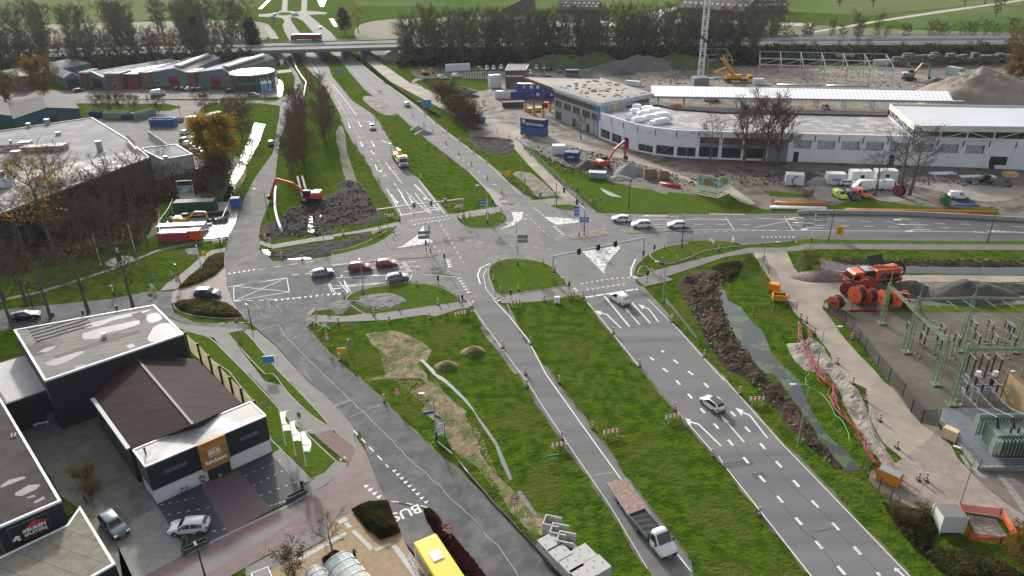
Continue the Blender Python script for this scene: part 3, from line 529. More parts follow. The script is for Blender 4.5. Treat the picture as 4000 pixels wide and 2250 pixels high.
def text(name,body,size,mat,parent=None,loc=(0,0,0),rot=(0,0,0),ext=.004,align='CENTER',sx=1.0,bold=0.0):
 c=bpy.data.curves.new(name,'FONT');c.body=body;c.size=size;c.extrude=ext;c.align_x=align;c.align_y='CENTER';c.offset=bold
 c.resolution_u=3
 t=bpy.data.objects.new(name,c);me=bpy.data.meshes.new_from_object(t);bpy.data.objects.remove(t)
 me.materials.clear();me.materials.append(mat);o=bpy.data.objects.new(name,me);COL.objects.link(o)
 o.parent=parent;o.location=loc;o.rotation_euler=rot;o.scale=(sx,1,1);return o
p_=w1('h527,995');q_=w1('h575,975');dv=w1('h480,1010')-q_
o_=text('road_marking','BUS',2.0,WHITE,loc=(p_.x,p_.y,.056),rot=(0,0,atan2(dv.y,dv.x)),bold=.03);o_['kind']='structure'
V2=lambda p,z=0:Vector((p.x,p.y,z))
WHT=P('white_wall','c9ccd0',.7,c2=hexc('bfc3c8'),sc=.3);WPANEL=P('white_panel','dde1e5',.55,c2=hexc('ced3d8'),sc=.25)
BLK=P('black_cladding','23252a',.6,wave=('Z',8,.02));BLKF=P('black_flat','1f2126',.6);DKG=P('dark_grey_ribs','33373d',.5,wave=('Z',9,.03))
GLASS=M('window_glass',(.03,.035,.04),rough=.08,spec=.8);GLASSB=P('blue_film','2c7cc4',.3)
FRAMEW=P('white_frame','d8d8d6',.5);METAL=P('galvanised_steel','9aa0a4',.45,metal=.5);ALU=P('aluminium','b8bcc0',.35,metal=.7)
BRK=M('red_brick',hexc('7a4a42'),hexc('8a574c'),sc=2,rough=.9,brick=((.12,.09,.08),4,.5,.2,.02))
BRN=M('dark_brick',hexc('5a4a48'),hexc('66544f'),sc=2,rough=.9)
BITW=M('wet_bitumen_roof',(.045,.046,.05),(.085,.085,.088),sc=.25,rough=.75,c3=(.13,.13,.13),sc3=.6,lo3=.55,hi3=.7)
WOOD=P('timber','a87b45',.7,c2=hexc('8d6638'),sc=2);PLY=P('plywood','c9a468',.7)
def thing_at(name,label,cat,pts,group=None):
 c=sum(pts,Vector())/len(pts);return root(name,label,cat,(c.x,c.y,0),0,group)
def wp(mb,name,mats,par,smooth=False,bevel=0):
 q=par;off=Vector()
 while q is not None:off+=q.location;q=q.parent
 o=mb.build(name,mats,par,smooth,bevel=bevel);o.location=-off;return o
def onwall(mb,a,b,t0,t1,z0,z1,out=.04,depth=.06,mi=0,tabs=False):
 u=(b-a);L=u.length;u.normalize();n=Vector((u.y,-u.x,0));mid=(a+b)/2
 if n.dot(Vector((0,0,0))-V2(mid))<0:n=-n
 x0,x1=(t0,t1)if tabs else(t0*L,t1*L)
 c=V2(a)+u*((x0+x1)/2)+n*(out-depth/2);return mb.box((c.x,c.y,(z0+z1)/2),(x1-x0,depth,z1-z0),atan2(u.y,u.x),mi)
def window(par,a,b,t0,t1,z0,z1,nx=2,nz=1,fm=None,gm=None,name='window',fr=.07,tabs=False):
 m=MB();onwall(m,a,b,t0,t1,z0,z1,.05,.08,0,tabs);w=wp(m,name,fm or FRAMEW,par)
 L=1 if tabs else(b-a).length;g=MB();W_=(t1-t0)*L;H_=z1-z0
 for i in range(nx):
  for j in range(nz):
   x0=t0*L+fr+(W_-fr)*i/nx;x1=t0*L+(W_-fr)*(i+1)/nx;y0=z0+fr+(H_-fr)*j/nz;y1=z0+(H_-fr)*(j+1)/nz
   onwall(g,a,b,x0,x1,y0,y1,.062,.02,0,True)
 wp(g,'pane',gm or GLASS,w);return w
def walls(mb,pts,z0,z1,mi=0):
 n=len(pts)
 for k in range(n):
  a,b=pts[k],pts[(k+1)%n];mb.quad(V2(a,z0),V2(b,z0),V2(b,z1),V2(a,z1),mi)
def inset(pts,d):
 n=len(pts);A=sum(pts[i].x*pts[(i+1)%n].y-pts[(i+1)%n].x*pts[i].y for i in range(n));sg=1 if A>0 else-1;out=[]
 for k in range(n):
  p,a,b=pts[k],pts[k-1],pts[(k+1)%n];u=(p-a).normalized();v=(b-p).normalized()
  n1=Vector((-u.y,u.x,0))*sg;n2=Vector((-v.y,v.x,0))*sg;mth=n1+n2;dd=max(.3,mth.dot(n1));out.append(Vector((p.x,p.y,0))+mth*(d/dd))
 return out
def flat_building(name,label,pts,z,wm,rm,pm=None,par_h=.35,cat='building',wall_name='wall',roof_name='roof'):
 r=thing_at(name,label,cat,pts);m=MB();m.prism([(p.x,p.y)for p in pts],0,z-.02);wp(m,wall_name,wm,r)
 i=inset(pts,.25);m=MB();m.prism([(p.x,p.y)for p in i],z-.018,z+.02);wp(m,roof_name,rm,r)
 if par_h:
  m=MB();n=len(pts);o=inset(pts,-.03)
  for k in range(n):
   a,b,c,d=o[k],o[(k+1)%n],i[(k+1)%n],i[k];z0,z1=z-.15,z+par_h
   m.quad(V2(a,z0),V2(b,z0),V2(b,z1),V2(a,z1));m.quad(V2(a,z1),V2(b,z1),V2(c,z1),V2(d,z1));m.quad(V2(d,z1),V2(c,z1),V2(c,z0),V2(d,z0));m.quad(V2(d,z0),V2(c,z0),V2(b,z0),V2(a,z0))
  wp(m,'parapet',pm or wm,r)
 return r
zf=5.4
F0,F1,F2,F3=W('g1045,665 1907,300 1800,200 958,545',zf)
BKR=M('showroom_roof',(.34,.34,.34),(.25,.245,.235),sc=.25,rough=.6,c3=(.42,.42,.42),sc3=.4,lo3=.5,hi3=.6,spec=.5)
bk=thing_at('kitchen_showroom','kitchen showroom with brown gabled roof and white roofed front with a timber sign panel','shop',[V2(p)for p in(F0,F1,F2,F3)])
fp=[V2(p)for p in(F0,F1,F2,F3)]
m=MB();m.prism([(p.x,p.y)for p in fp],1.9,zf-.05);wp(m,'upper_cladding',DKG,bk)
m=MB();q=inset(fp,.04);m.prism([(p.x,p.y)for p in q],0,1.9);wp(m,'white_plinth_wall',WHT,bk)
m=MB();q=inset(fp,.15);m.prism([(p.x,p.y)for p in q],zf-.045,zf+.02);wp(m,'front_roof',BKR,bk)
m=MB()
for a,b in zip(fp,fp[1:]+fp[:1]):m.beam(V2(a,zf+.02),V2(b,zf+.02),.22,.16)
wp(m,'roof_trim',P('white_trim','d5d8da',.4),bk)
m=MB();onwall(m,fp[0],fp[1],.40,.63,1.75,zf+.16,.45,.5);sp=wp(m,'sign_panel',M('sign_timber',hexc('a8793f'),hexc('966a35'),sc=1.5,rough=.6),bk)
u_=(fp[1]-fp[0]).normalized();n_=Vector((u_.y,-u_.x,0));rot_=Matrix(((u_.x,0,n_.x),(u_.y,0,n_.y),(0,1,0))).to_euler()
def ontext(par,a,b,t,z,body,size,mat,out,sx=1,bold=0,name='lettering',align='CENTER'):
 u=(b-a).normalized();n=Vector((u.y,-u.x,0))
 if n.dot(-(a+b)/2)<0:n=-n;u=-u;a,b=b,a;t=1-t
 rot=Matrix(((u.x,0,n.x),(u.y,0,n.y),(0,1,0))).to_euler();c=V2(a)+(V2(b)-V2(a))*t+n*out;off=Vector();q=par
 while q is not None:off+=q.location;q=q.parent
 return text(name,body,size,mat,par,(c.x-off.x,c.y-off.y,z-off.z),rot,.01,align,sx,bold)
LETW=P('letter_white','eeeeec',.5)
ontext(sp,fp[0],fp[1],.515,2.75,'keukens',.78,LETW,.47,.95,.018)
m=MB()
for z0,z1,t0,t1 in((4.35,4.41,.465,.565),(3.37,3.43,.465,.565),(3.37,4.41,.465,.4685),(3.37,4.41,.5615,.565)):onwall(m,fp[0],fp[1],t0,t1,z0,z1,.48,.03)
wp(m,'sign_frame',LETW,sp);ontext(sp,fp[0],fp[1],.515,3.89,'BKB',.75,LETW,.47,.95,.018)
m=MB();onwall(m,fp[0],fp[1],.415,.615,4.75,4.82,.5,.04);wp(m,'sign_rail',P('gold_rail','c79a55',.4),sp)
m=MB();onwall(m,fp[0],fp[1],.43,.625,.02,1.75,.03,.06);wp(m,'entrance',GLASS,bk)
for t0,t1 in((.115,.30),(.74,.91)):window(bk,fp[0],fp[1],t0,t1,3.35,4.05,3,1,P('window_grey','0c0d0f',.4),M('sky_glass',(.10,.11,.12),rough=.15,spec=.9))
for t0 in(.20,.82):
 m=MB();onwall(m,fp[0],fp[1],t0,t0+.012,4.45,4.65,.2,.2);wp(m,'wall_lamp',BLKF,bk)
m=MB();c=w1('g1048,575',zf);m.tube([(c.x,c.y,zf),(c.x,c.y,zf+.7)],.09,8);m.tube([(c.x,c.y,zf+.7),(c.x,c.y,zf+.95)],.13,8);wp(m,'flue_pipe',BLKF,bk)
ze,zr=4.9,6.5
E0,E1=W('g925,540 g665,178',ze);G0,G1=W('g1735,205 d1405,1290',ze);R0,R1=W('g1385,362 d950,1250',zr)
HR=M('brown_metal_roof',(.019,.010,.009),(.030,.017,.015),sc=.4,rough=.8,spec=.12,stretch=(.3,3,1,-.42),c3=(.036,.024,.022),sc3=.5)
m=MB();m.quad(E0,R0,R1,E1);m.quad(R0,G0,G1,R1);wp(m,'gable_roof',HR,bk)
m=MB();m.quad(V2(E0,0),V2(E0,ze),V2(E1,ze),V2(E1,0));m.quad(V2(G0,0),V2(G1,0),V2(G1,ze),V2(G0,ze));m.add([V2(E0,0),V2(G0,0),G0,R0,E0],[(0,1,2,3,4)]);wp(m,'hall_wall',BLK,bk)
m=MB();m.beam(E0+Vector((0,0,.05)),E1+Vector((0,0,.05)),.45,.25);wp(m,'gutter',P('zinc','8f9092',.5),bk)
m=MB();m.beam(R0+Vector((0,0,.05)),R1+Vector((0,0,.05)),.3,.1);wp(m,'ridge_cap',P('ridge','2c2624',.6),bk)
zb=7.6
hb=[V2(p)for p in W('d322,1452 1318,1113 1108,905 100,1085',zb)]
HBR=M('mossy_panel_roof',(.17,.168,.15),(.13,.128,.112),sc=.35,rough=.85,c3=(.06,.05,.047),sc3=.12,lo3=.55,hi3=.62,wave=('Y',.28,.015),stretch=(1,1,1,-.33))
st=flat_building('black_store','high black store with a flat puddled roof behind the kitchen showroom',hb,zb,BLK,HBR,P('white_trim','d5d8da',.4),.12)
st['category']='building'
def on_roof(s,z,mat,name,par,th=.012,smooth=True):
 pts=W(s,z)
 if smooth:pts=densify(pts,.8,True,.25)
 m=MB();m.prism([(p.x,p.y)for p in pts],z-.005,z+th);return wp(m,name,mat,par)
PUD=M('roof_puddle',(.21,.215,.22),rough=.5,spec=.2)
for s_ in('d620,1045 740,1010 830,985 960,960 1090,935 1060,950 930,990 800,1020 700,1060 600,1070','d600,1110 720,1070 860,1040 1000,1010 1000,1040 880,1080 760,1110 690,1150 610,1150','d1035,990 1120,960 1170,1000 1090,1030','d1100,1060 1200,1035 1290,1105 1180,1160 1080,1165 1070,1120','d330,1320 500,1250 610,1240 520,1290 400,1340','d260,1250 330,1210 400,1195 340,1240','d530,1350 620,1330 600,1360 540,1375','d900,1200 950,1182 970,1200 930,1220'):
 on_roof(s_,zb+.022,PUD,'puddle',st)
for s_ in('d390,1270 800,1130 1000,1080 1000,1100 800,1160 400,1290','d940,970 1010,950 1060,990 1010,1020'):on_roof(s_,zb+.030,P('bare_panel','4a3f3c',.8),'bare_roof_panel',st,smooth=False)
m=MB()
for r_ in range(5):
 for k in range(15):
  a_=w1('d%d,%d'%(215+k*27+r_*14,1078-k*8+r_*21),zb+.05);m.box((a_.x,a_.y,zb+.06),(.42,.30,.06),.33)
wp(m,'moss_tiles',P('moss_tile','3a3733',.9),st)
m=MB();c=w1('d752,1130',zb);m.tube([(c.x,c.y,zb),(c.x,c.y,zb+.35)],.28,10);m.tube([(c.x,c.y,zb+.35),(c.x,c.y,zb+.6)],.38,10);wp(m,'roof_vent',FRAMEW,st)
for s_ in('d598,975','d842,940','d385,990'):
 m=MB();c=w1(s_,zb);m.box((c.x,c.y,zb+.4),(.3,.2,.7),.3);wp(m,'chimney',BLKF,st)
a_,b_=hb[0],hb[1]
m=MB();dd_=(V2(w1('g450,275'))-V2(w1('g620,225')));
A_,B_=V2(w1('g-40,440')),V2(w1('g625,225'))
zc=4.6
cr=[V2(p)for p in W('g345,112 40,216 0,150 -190,-60 d-60,1335 190,1258',zc)]
ca=flat_building('corrugated_annexe','low annexe with a grey corrugated roof against the black store',cr,zc,BLK,M('corrugated_grey',(.26,.265,.28),(.21,.215,.23),sc=.3,rough=.5,wave=('X',1.3,.05),stretch=(1,1,1,-.35)),None,0)
zz_=3.9
C0,C1=V2(w1('g50,400')),V2(w1('g622,222'))
lk=[C0,C1,C1+(C1-C0).normalized().cross(Vector((0,0,1)))*-4,C0+(C1-C0).normalized().cross(Vector((0,0,1)))*-4]
lnk=flat_building('courtyard_wing','dark grey wing with a glazed door at the end of the courtyard',lk,4.45,BLKF,BLKF,None,0)
window(lnk,C0,C1,.70,.83,.05,2.3,1,1,METAL,GLASS,'door')
m=MB();onwall(m,C0,C1,.68,1.0,0,.18,.5,.5);wp(m,'threshold',CONC,lnk)
zl=4.9
kl=[V2(p)for p in W('g440,910 -30,1112 -420,560 2,170',zl)]
ks=flat_building('paint_workshop','dark workshop with a black KEUKEN SPUITERIJ sign and white lower wall',kl,zl,DKG,M('wet_brown_roof',(.026,.020,.020),(.038,.030,.029),sc=.4,rough=.8,spec=.15,c3=(.05,.043,.042),sc3=.3),P('white_trim','d5d8da',.4),.1)
for s_ in('g0,800 60,760 180,730 190,745 80,790 10,812','g105,850 200,800 290,790 270,820 160,870 110,870','g190,885 245,862 255,875 200,893','g235,915 310,878 325,890 250,922'):on_roof(s_,zl+.022,PUD,'puddle',ks)
m=MB()
for s_ in('g85,440','g110,435'):c=w1(s_,zl+.1);m.box((c.x,c.y,zl+.12),(.18,.9,.12),.5)
wp(m,'roof_rails',P('pale_wood','8c8478',.8),ks)
m=MB();onwall(m,kl[0],kl[1],-.02,1.02,0,1.5,.05,.1);wp(m,'white_lower_wall',WHT,ks)
m=MB();onwall(m,kl[0],kl[1],.27,.86,1.75,4.35,.1,.1);sg=wp(m,'sign_board',BLKF,ks)
m=MB()
for t0,t1,z0,z1 in((.265,.865,4.33,4.38),(.265,.865,1.72,1.77),(.265,.268,1.72,4.38),(.862,.865,1.72,4.38)):onwall(m,kl[0],kl[1],t0,t1,z0,z1,.13,.05)
wp(m,'sign_frame',METAL,sg)
ontext(sg,kl[0],kl[1],.50,3.25,'KEUKEN',.55,LETW,.12,1,.02);ontext(sg,kl[0],kl[1],.50,2.72,'SPUITERIJ',.5,LETW,.12,1,.012);ontext(sg,kl[0],kl[1],.50,2.22,'FRIESLAND',.48,P('sign_red','a3282c',.5),.12,1,0)
u=(kl[0]-kl[1]).normalized();n=Vector((u.y,-u.x,0));n=n if n.dot(-kl[0])>0 else-n
base_=kl[1]+(kl[0]-kl[1])*.5+n*.115
m=MB();m.add([base_+u*x_+Vector((0,0,z_))for x_,z_ in((-1.35,3.05),(.1,4.2),(1.15,3.55),(.2,3.6))],[(0,1,2,3)]);m.add([base_+u*x_+Vector((0,0,z_))for x_,z_ in((.95,3.35),(.1,4.2),(1.35,3.62))],[(0,1,2)]);wp(m,'red_roof_mark',P('sign_red2','c23a3c',.5),sg)
m=MB()
for x_,z_,s_ in((-1.7,2.95,.22),(-1.95,2.75,.16),(-1.55,2.6,.18),(-1.5,2.95,.12)):m.add([base_+u*(x_+s_*cos(k*pi/3))+Vector((0,0,z_+s_*sin(k*pi/3)))for k in range(6)],[tuple(range(6))])
wp(m,'white_emblem',LETW,sg)
zs=2.6
lw=[V2(p)for p in W('g575,950 828,1362 640,1470 -60,1500 -30,1330 480,1085',zs)]
flat_building('lean_to','low lean-to with a mossy corrugated roof in front of the paint workshop',lw,zs,BLKF,M('mossy_corrugated',(.17,.16,.12),(.24,.225,.18),sc=1.2,rough=.9,wave=('X',2.6,.03),stretch=(1,1,1,.38),brick=((.11,.10,.08),.5,2,1,.02)),P('white_trim','d5d8da',.4),.06)
base=W('d1330,1110 1420,1190 1500,1275 1575,1350 1650,1430 g1730,110 1825,200',3.2)
fr=thing_at('slat_screen','yellow slatted timber screen with black posts beside the showroom','fence',base)
for k,p in enumerate(base):
 m=MB();m.box((p.x,p.y,1.75),(.28,.28,3.5),-.7);wp(m,'post',BLKF,fr)
for a,b in zip(base,base[1:]):
 m=MB();n=18
 for k in range(n):m.beam(V2(a,.35+k*.165),V2(b,.35+k*.165),.05,.10)
 wp(m,'slat_panel',P('yellow_slat','b39a4e',.6),fr)
zh=7.6
WR=M('white_membrane',(.29,.29,.30),(.20,.20,.21),sc=.12,rough=.85,c3=(.18,.18,.185),sc3=.2,spec=.12,brick=((.30,.30,.31),.35,2.4,.5,.01))
hw=[V2(p)for p in W('a-260,1000 -150,968 662,848 925,1010 1075,1135 a600,1310 d0,255 d-260,320',zh)]
big=flat_building('white_roofed_hall','large hall with a wide white membrane roof and black walls',hw,zh,P('black_wall','26272b',.7,wave=('X',2,.03)),WR,P('pale_trim','aeb0b2',.5),.3)
on_roof('a-260,1330 0,1265 850,1105 925,1085 1070,1140 600,1305 d10,240 d-250,310',zh+.022,M('dark_wet_roof',(.07,.064,.064),(.10,.092,.09),sc=.15,rough=.7,c3=(.22,.215,.21),sc3=.5,lo3=.52,hi3=.64,brick=((.05,.05,.05),.3,2,.6,.01)),'dark_roof',big,smooth=False)
for s_ in('a120,1430 200,1400 330,1350 340,1370 200,1420 130,1440','a560,1215 640,1200 660,1210 570,1230','a160,1275 260,1250 350,1240 300,1265 180,1285','a780,1160 830,1155 840,1168 780,1172','a720,1225 800,1212 790,1230 725,1238','a580,1245 700,1225 720,1235 600,1258','a20,1300 110,1288 130,1300 40,1312','a780,1195 900,1180 910,1190 790,1208','a680,1180 720,1175 720,1185 685,1190'):on_roof(s_,zh+.045,PUD,'puddle',big)
for s_,d_ in(('a722,1085',(1.2,1,2.6)),('a190,1055',(2.8,2,1.4)),('a125,1130',(2,1.5,1.6)),('a420,970',(1,1,.8)),('a345,895',(1.2,1,1.6)),('a210,915',(1,.8,1.2)),('a80,1030',(.5,.5,.8))):
 m=MB();c=w1(s_,zh);m.box((c.x,c.y,zh+d_[2]/2),d_,.1);m.box((c.x,c.y,zh+d_[2]+.06),(d_[0]+.2,d_[1]+.2,.12),.1);wp(m,'roof_unit',METAL,big)
m=MB();c=w1('a325,1080',zh);m.box((c.x,c.y,zh+.7),(11,3,1.4),.12);m.tube([(c.x-6,c.y+1.8,zh+.9),(c.x-20,c.y+.3,zh+.9)],.5,8);m.tube([(c.x-6,c.y-.2,zh+.7),(c.x-20,c.y-2,zh+.7)],.4,8);wp(m,'air_duct',M('rusty_duct',hexc('7d6560'),hexc('9c938d'),sc=.4,rough=.7),big)
m=MB();a,b=W('a920,1020 985,1085',zh);
for z_ in(.3,.8,1.3):m.beam(V2(a,zh+z_),V2(b,zh+z_),.12)
m.beam(V2(a,zh),V2(a,zh+1.6),.1);m.beam(V2(b,zh),V2(b,zh+1.6),.1);m.quad(V2(a,zh+.9),V2(b,zh+.9),V2(b,zh+2.2),V2(a,zh+2.2));wp(m,'roof_sign_frame',METAL,big)
ws=[V2(p)for p in W('a1385,1112 1265,1040 1020,1068 1040,1090 1165,1150',4.7)]
sm=flat_building('white_annexe','small white annexe with a bright flat roof beside the car park',ws,4.7,WHT,WR,P('pale_trim','aeb0b2',.5),.25)
m=MB();c=w1('a1192,1140',4.7);m.box((c.x,c.y,5.1),(.9,.7,.7),0);wp(m,'roof_unit',METAL,sm)
bm_=root('roof_blower','blue and white extraction unit at the edge of the white roofed hall','machine',w1('a25,1340',zh))
m=MB();m.box((0,0,1.1),(3.2,2,2.2),0);m.build('casing',P('machine_white','d6d9dc',.5),bm_);m=MB();m.tube([(0,0,2.2),(0,0,3.6)],1.0,12);m.build('blue_drum',P('machine_blue','1f5fae',.4),bm_)
m=MB();
for x in(-1.4,1.4):
 for y in(-1.2,1.2):m.beam((x*1.2,y*1.3,0),(x*1.2,y*1.3,2.4),.12)
m.build('support_frame',METAL,bm_)
BLU=P('blue_cladding','2e5468',.6,wave=('X',2,.03));SLG=M('slate_roof',(.05,.05,.053),(.075,.073,.076),sc=.2,rough=.85,spec=.2)
def gable(name,label,s_eaveL,s_ridgeF,s_eaveR,depth,ze,zr,wm,rm,over=.3,cat='building',group=None,dirv=None):
 """front gable from left eave, ridge, right eave (pixels at their heights); runs back by depth"""
 a=w1(s_eaveL,ze);b=w1(s_eaveR,ze);u=(b-a).normalized();n=Vector((-u.y,u.x,0));n=n if n.y>0 else-n
 if dirv is not None:n=dirv
 c=w1(s_ridgeF,zr);t=(c-a).dot(u);c=a+u*t;c.z=zr
 r=thing_at(name,label,cat,[V2(a),V2(b),V2(a)+n*depth,V2(b)+n*depth],group)
 D=n*depth;m=MB();m.add([V2(a,0),V2(b,0),b,c,a],[(0,1,2,3,4)]);m.add([V2(a,0)+D,V2(b,0)+D,b+D,c+D,a+D],[(4,3,2,1,0)])
 m.quad(V2(a,0),a,a+D,V2(a,0)+D);m.quad(V2(b,0),V2(b,0)+D,b+D,b);wp(m,'wall',wm,r)
 m=MB();up=Vector((0,0,.08));o=-n*over;e=D+n*over
 m.quad(a+up+o,c+up+o,c+up+e,a+up+e);m.quad(c+up+o,b+up+o,b+up+e,c+up+e);m.quad(a-up+o,c-up+o,c+up+o,a+up+o);m.quad(c-up+o,b-up+o,b+up+o,c+up+o);rf=wp(m,'roof',rm,r)
 return r,a,b,c,n,u
r,a,b,c,n,u=gable('blue_shed','dark blue shed with a grey gabled roof and an open doorway','a92,855','a325,765','a567,780',26,3.6,5.6,BLU,SLG,dirv=Vector((-.55,.83,0)))
m=MB();onwall(m,V2(a),V2(b),.47,.63,0,2.6,.05,.1);wp(m,'doorway',BLKF,r)
r2,a,b,c,n,u=gable('blue_shed','dark blue shed cut by the left edge beside the gabled one','a-300,860','a-130,800','a85,832',26,3.4,5.4,BLU,SLG,dirv=Vector((-.55,.83,0)))
GC=P('grey_green_cladding','66757a',.6,c2=hexc('5d6c71'),sc=.2,wave=('X',1.5,.02));GRF=M('grey_roof',(.13,.142,.15),(.165,.175,.185),sc=.08,rough=.75,spec=.25,wave=('Y',.8,.02));TRIM=P('white_trim','d5d8da',.4)
REDD=P('red_door','8c2430',.5,wave=('Z',2.5,.03));NAVD=P('navy_door','263245',.5,wave=('Z',2.5,.03))
def unit(label,L,Rg,R_,ze,zr,door,dm,dz=4.2,depth=38,wm=GC,sky=True):
 r,a,b,c,n,u=gable('warehouse',label,L,Rg,R_,depth,ze,zr,wm,GRF,.1,group='warehouses in the row below the wood')
 m=MB();q=-n*.15
 m.beam(a+q,c+q,.2,.4);m.beam(c+q,b+q,.2,.4);wp(m,'gable_trim',TRIM,r)
 m=MB();onwall(m,V2(a),V2(b),door[0],door[1],0,dz,.06,.1);d=wp(m,'roller_door',dm,r)
 m=MB();onwall(m,V2(a),V2(b),door[0],door[1],dz*.42,dz*.54,.075,.05);wp(m,'door_glazing',GLASS,d)
 if sky:
  m=MB()
  for k in range(13):
   z=c+n*(2+k*2.6)+Vector((0,0,.1));pts=[z+u*(1.5*cos(t))+Vector((0,0,.9*sin(t)))for t in[i*pi/6 for i in range(7)]]
   if k:m.add(prev+pts,[(i,i+1,8+i,7+i)for i in range(6)])
   else:m.add(pts,[tuple(range(7))])
   prev=pts
  m.add(prev,[tuple(range(6,-1,-1))])
  wp(m,'ridge_skylight',P('skylight_plastic','b4b8b4',.5),r)
 return r,a,b,c,n,u
r1=unit('grey warehouse with a red door and ridge skylight beside the glazed showroom','a1388,520','a1560,505','a1650,525',5.9,7.7,(.44,.72),REDD)
r2=unit('grey warehouse with a red door and ridge skylight, second from the glazed showroom','a1060,522','a1225,500','a1338,518',5.9,7.7,(.50,.76),REDD)
r3=unit('grey warehouse with a navy roller door at the far left end of the row','a455,560','a540,530','a572,545',4.6,6.4,(.12,.86),NAVD,3.6,sky=False)
r4=unit('grey warehouse with an open dark door and light strips in its roof','a608,535','a620,520','a745,555',4.9,6.6,(.30,.85),P('dark_opening','3a2a2e',.8),3.8,sky=False)
window(r1[0],V2(r1[1]),V2(r1[2]),.80,.86,0,2.2,1,2);window(r2[0],V2(r2[1]),V2(r2[2]),.14,.28,1.0,2.4,3,1)
def blk(name,label,s,z,wm,rm=None,cat='building',ph=.25,depth=None,group=None):
 pts=[V2(p)for p in W(s,z)]
 if depth:n=(pts[1]-pts[0]).normalized();n=Vector((-n.y,n.x,0));n=n if n.y>0 else-n;pts=[pts[0],pts[1],pts[1]+n*depth,pts[0]+n*depth]
 r=flat_building(name,label,pts,z,wm,rm or BITW,TRIM,ph,cat)
 if group:r['group']=group
 return r,pts
for s_,z_,lab in(('a1338,520 1390,520',6.2,'narrow red brick bay between the two skylit warehouses'),('a990,520 1062,522',6.2,'red brick bay left of the skylit warehouses'),('a565,522 610,522',5.9,'red brick bay beside the navy door'),('a745,530 850,530',6.2,'red brick office bay with a white framed window and door')):
 r,pts=blk('brick_bay',lab,s_,z_,BRK,depth=9,cat='building')
 if 'office' in lab:window(r,pts[0],pts[1],.35,.68,2.9,5.2,2,2);window(r,pts[0],pts[1],.42,.72,0,2.3,2,1,name='door')
 if 'left of' in lab:window(r,pts[0],pts[1],.5,.68,2.9,4.2,1,1)
r,pts=blk('flat_warehouse','low dark unit with a red door and a pale flat roof between brick bays','a850,533 990,533',5.6,P('dark_cladding','333b42',.6),M('pale_roof',(.30,.32,.31),(.36,.37,.36),sc=.2,rough=.5),depth=34)
m=MB();onwall(m,pts[0],pts[1],.33,.9,0,4.2,.06,.1);wp(m,'roller_door',REDD,r)
r,pts=blk('brick_bay','red brick corner bay beside the glazed entrance drum','a1650,540 1722,536',6.2,BRK,M('puddled_roof',(.10,.10,.10),(.32,.32,.32),sc=.5,rough=.4,lo=.48,hi=.52),depth=14)
window(r,pts[0],pts[1],.45,.65,3.0,4.8,1,2);window(r,pts[0],pts[1],.45,.65,.5,2.4,1,2)
c0=w1('a1792,615',0)+Vector((0,6,0));c0=(V2(w1('a1722,536',6.2))+V2(w1('a1865,520',6.2)))/2+Vector((0,3.2,0))
dr=root('glazed_entrance','rounded glass entrance with yellow letters along its roof edge','building',(c0.x,c0.y,0));m=MB();Rr=8.6
m.tube([(0,0,0),(0,0,6)],Rr,28);m.build('glass_wall',M('tinted_glass',(.04,.055,.055),rough=.12,spec=.8),dr)
m=MB();m.tube([(0,0,6),(0,0,6.5)],Rr+.5,28);m.build('roof',MATS['puddled_roof'],dr)
m=MB()
for k in range(28):a_=2*pi*k/28;m.beam(((Rr+.03)*cos(a_),(Rr+.03)*sin(a_),0),((Rr+.03)*cos(a_),(Rr+.03)*sin(a_),6),.12)
for z in(2.8,3.2,5.9):
 for k in range(28):a_=2*pi*k/28;b_=2*pi*(k+1)/28;m.beam(((Rr+.05)*cos(a_),(Rr+.05)*sin(a_),z),((Rr+.05)*cos(b_),(Rr+.05)*sin(b_),z),.12,.25)
m.build('mullions',P('mullion_green','5c7370',.5),dr)
YL=P('yellow_letters','d8c020',.5)
for k,ch in enumerate('DE WOLK'):
 if ch==' ':continue
 an=radians(-128+k*13);text('lettering',ch,1.5,YL,dr,((Rr+.62)*cos(an),(Rr+.62)*sin(an),6.4),(pi/2,0,an+pi/2),.05,bold=.03)
r=unit('grey warehouse behind the round tree at the left edge','a-90,545','a60,500','a105,560',4.9,6.6,(.3,.6),NAVD,3.6,sky=False)
r,pts=blk('brick_bay','red brick bay beside the round tree at the left edge','a100,550 200,545',6.0,BRK,depth=9);window(r,pts[0],pts[1],.4,.7,1,4.5,1,3)
ZR1=7.4;SCR=M('site_roof',(.19,.187,.187),(.27,.265,.26),sc=.12,rough=.8,c3=(.38,.375,.37),sc3=.3,lo3=.52,hi3=.58,det=9)
fb='q1380,1160 1700,1290 1870,1345 2060,1400 2330,1449 b2574,1140 c220,1138 480,1150 880,1160 1500,1180 2100,1200 2560,1220 2900,1245'
base=[V2(p)for p in W(fb)]
back=[V2(p)for p in W('c2950,850 1590,838 800,822 400,815 60,790 b2330,760 q1560,700',ZR1)]
fpz=base+back
nb=thing_at('white_market_hall','long white hall under construction with a curved corner and an open flat roof','building',fpz)
m=MB();m.prism([(p.x,p.y)for p in inset(fpz,.1)],ZR1-.5,ZR1);wp(m,'roof',SCR,nb)
seg=[];acc=0
for a,b in zip(base,base[1:]):seg.append((a,b,(b-a).length))
total=sum(s[2]for s in seg)
def at_len(t):
 for a,b,L in seg:
  if t<=L:return a+(b-a)*(t/L),(b-a).normalized()
  t-=L
 return b,(b-a).normalized()
bay=6.0;nbay=int(total/bay);TA=sum(s_[2]for s_ in seg[:5]);TB_=sum(s_[2]for s_ in seg[:8]);TC=sum(s_[2]for s_ in seg[:9])*.5+sum(s_[2]for s_ in seg[:10])*.5
frame=MB();infill=MB();lintel=MB()
class Each:
 def __init__(s,n,mt):s.n=n;s.mt=mt
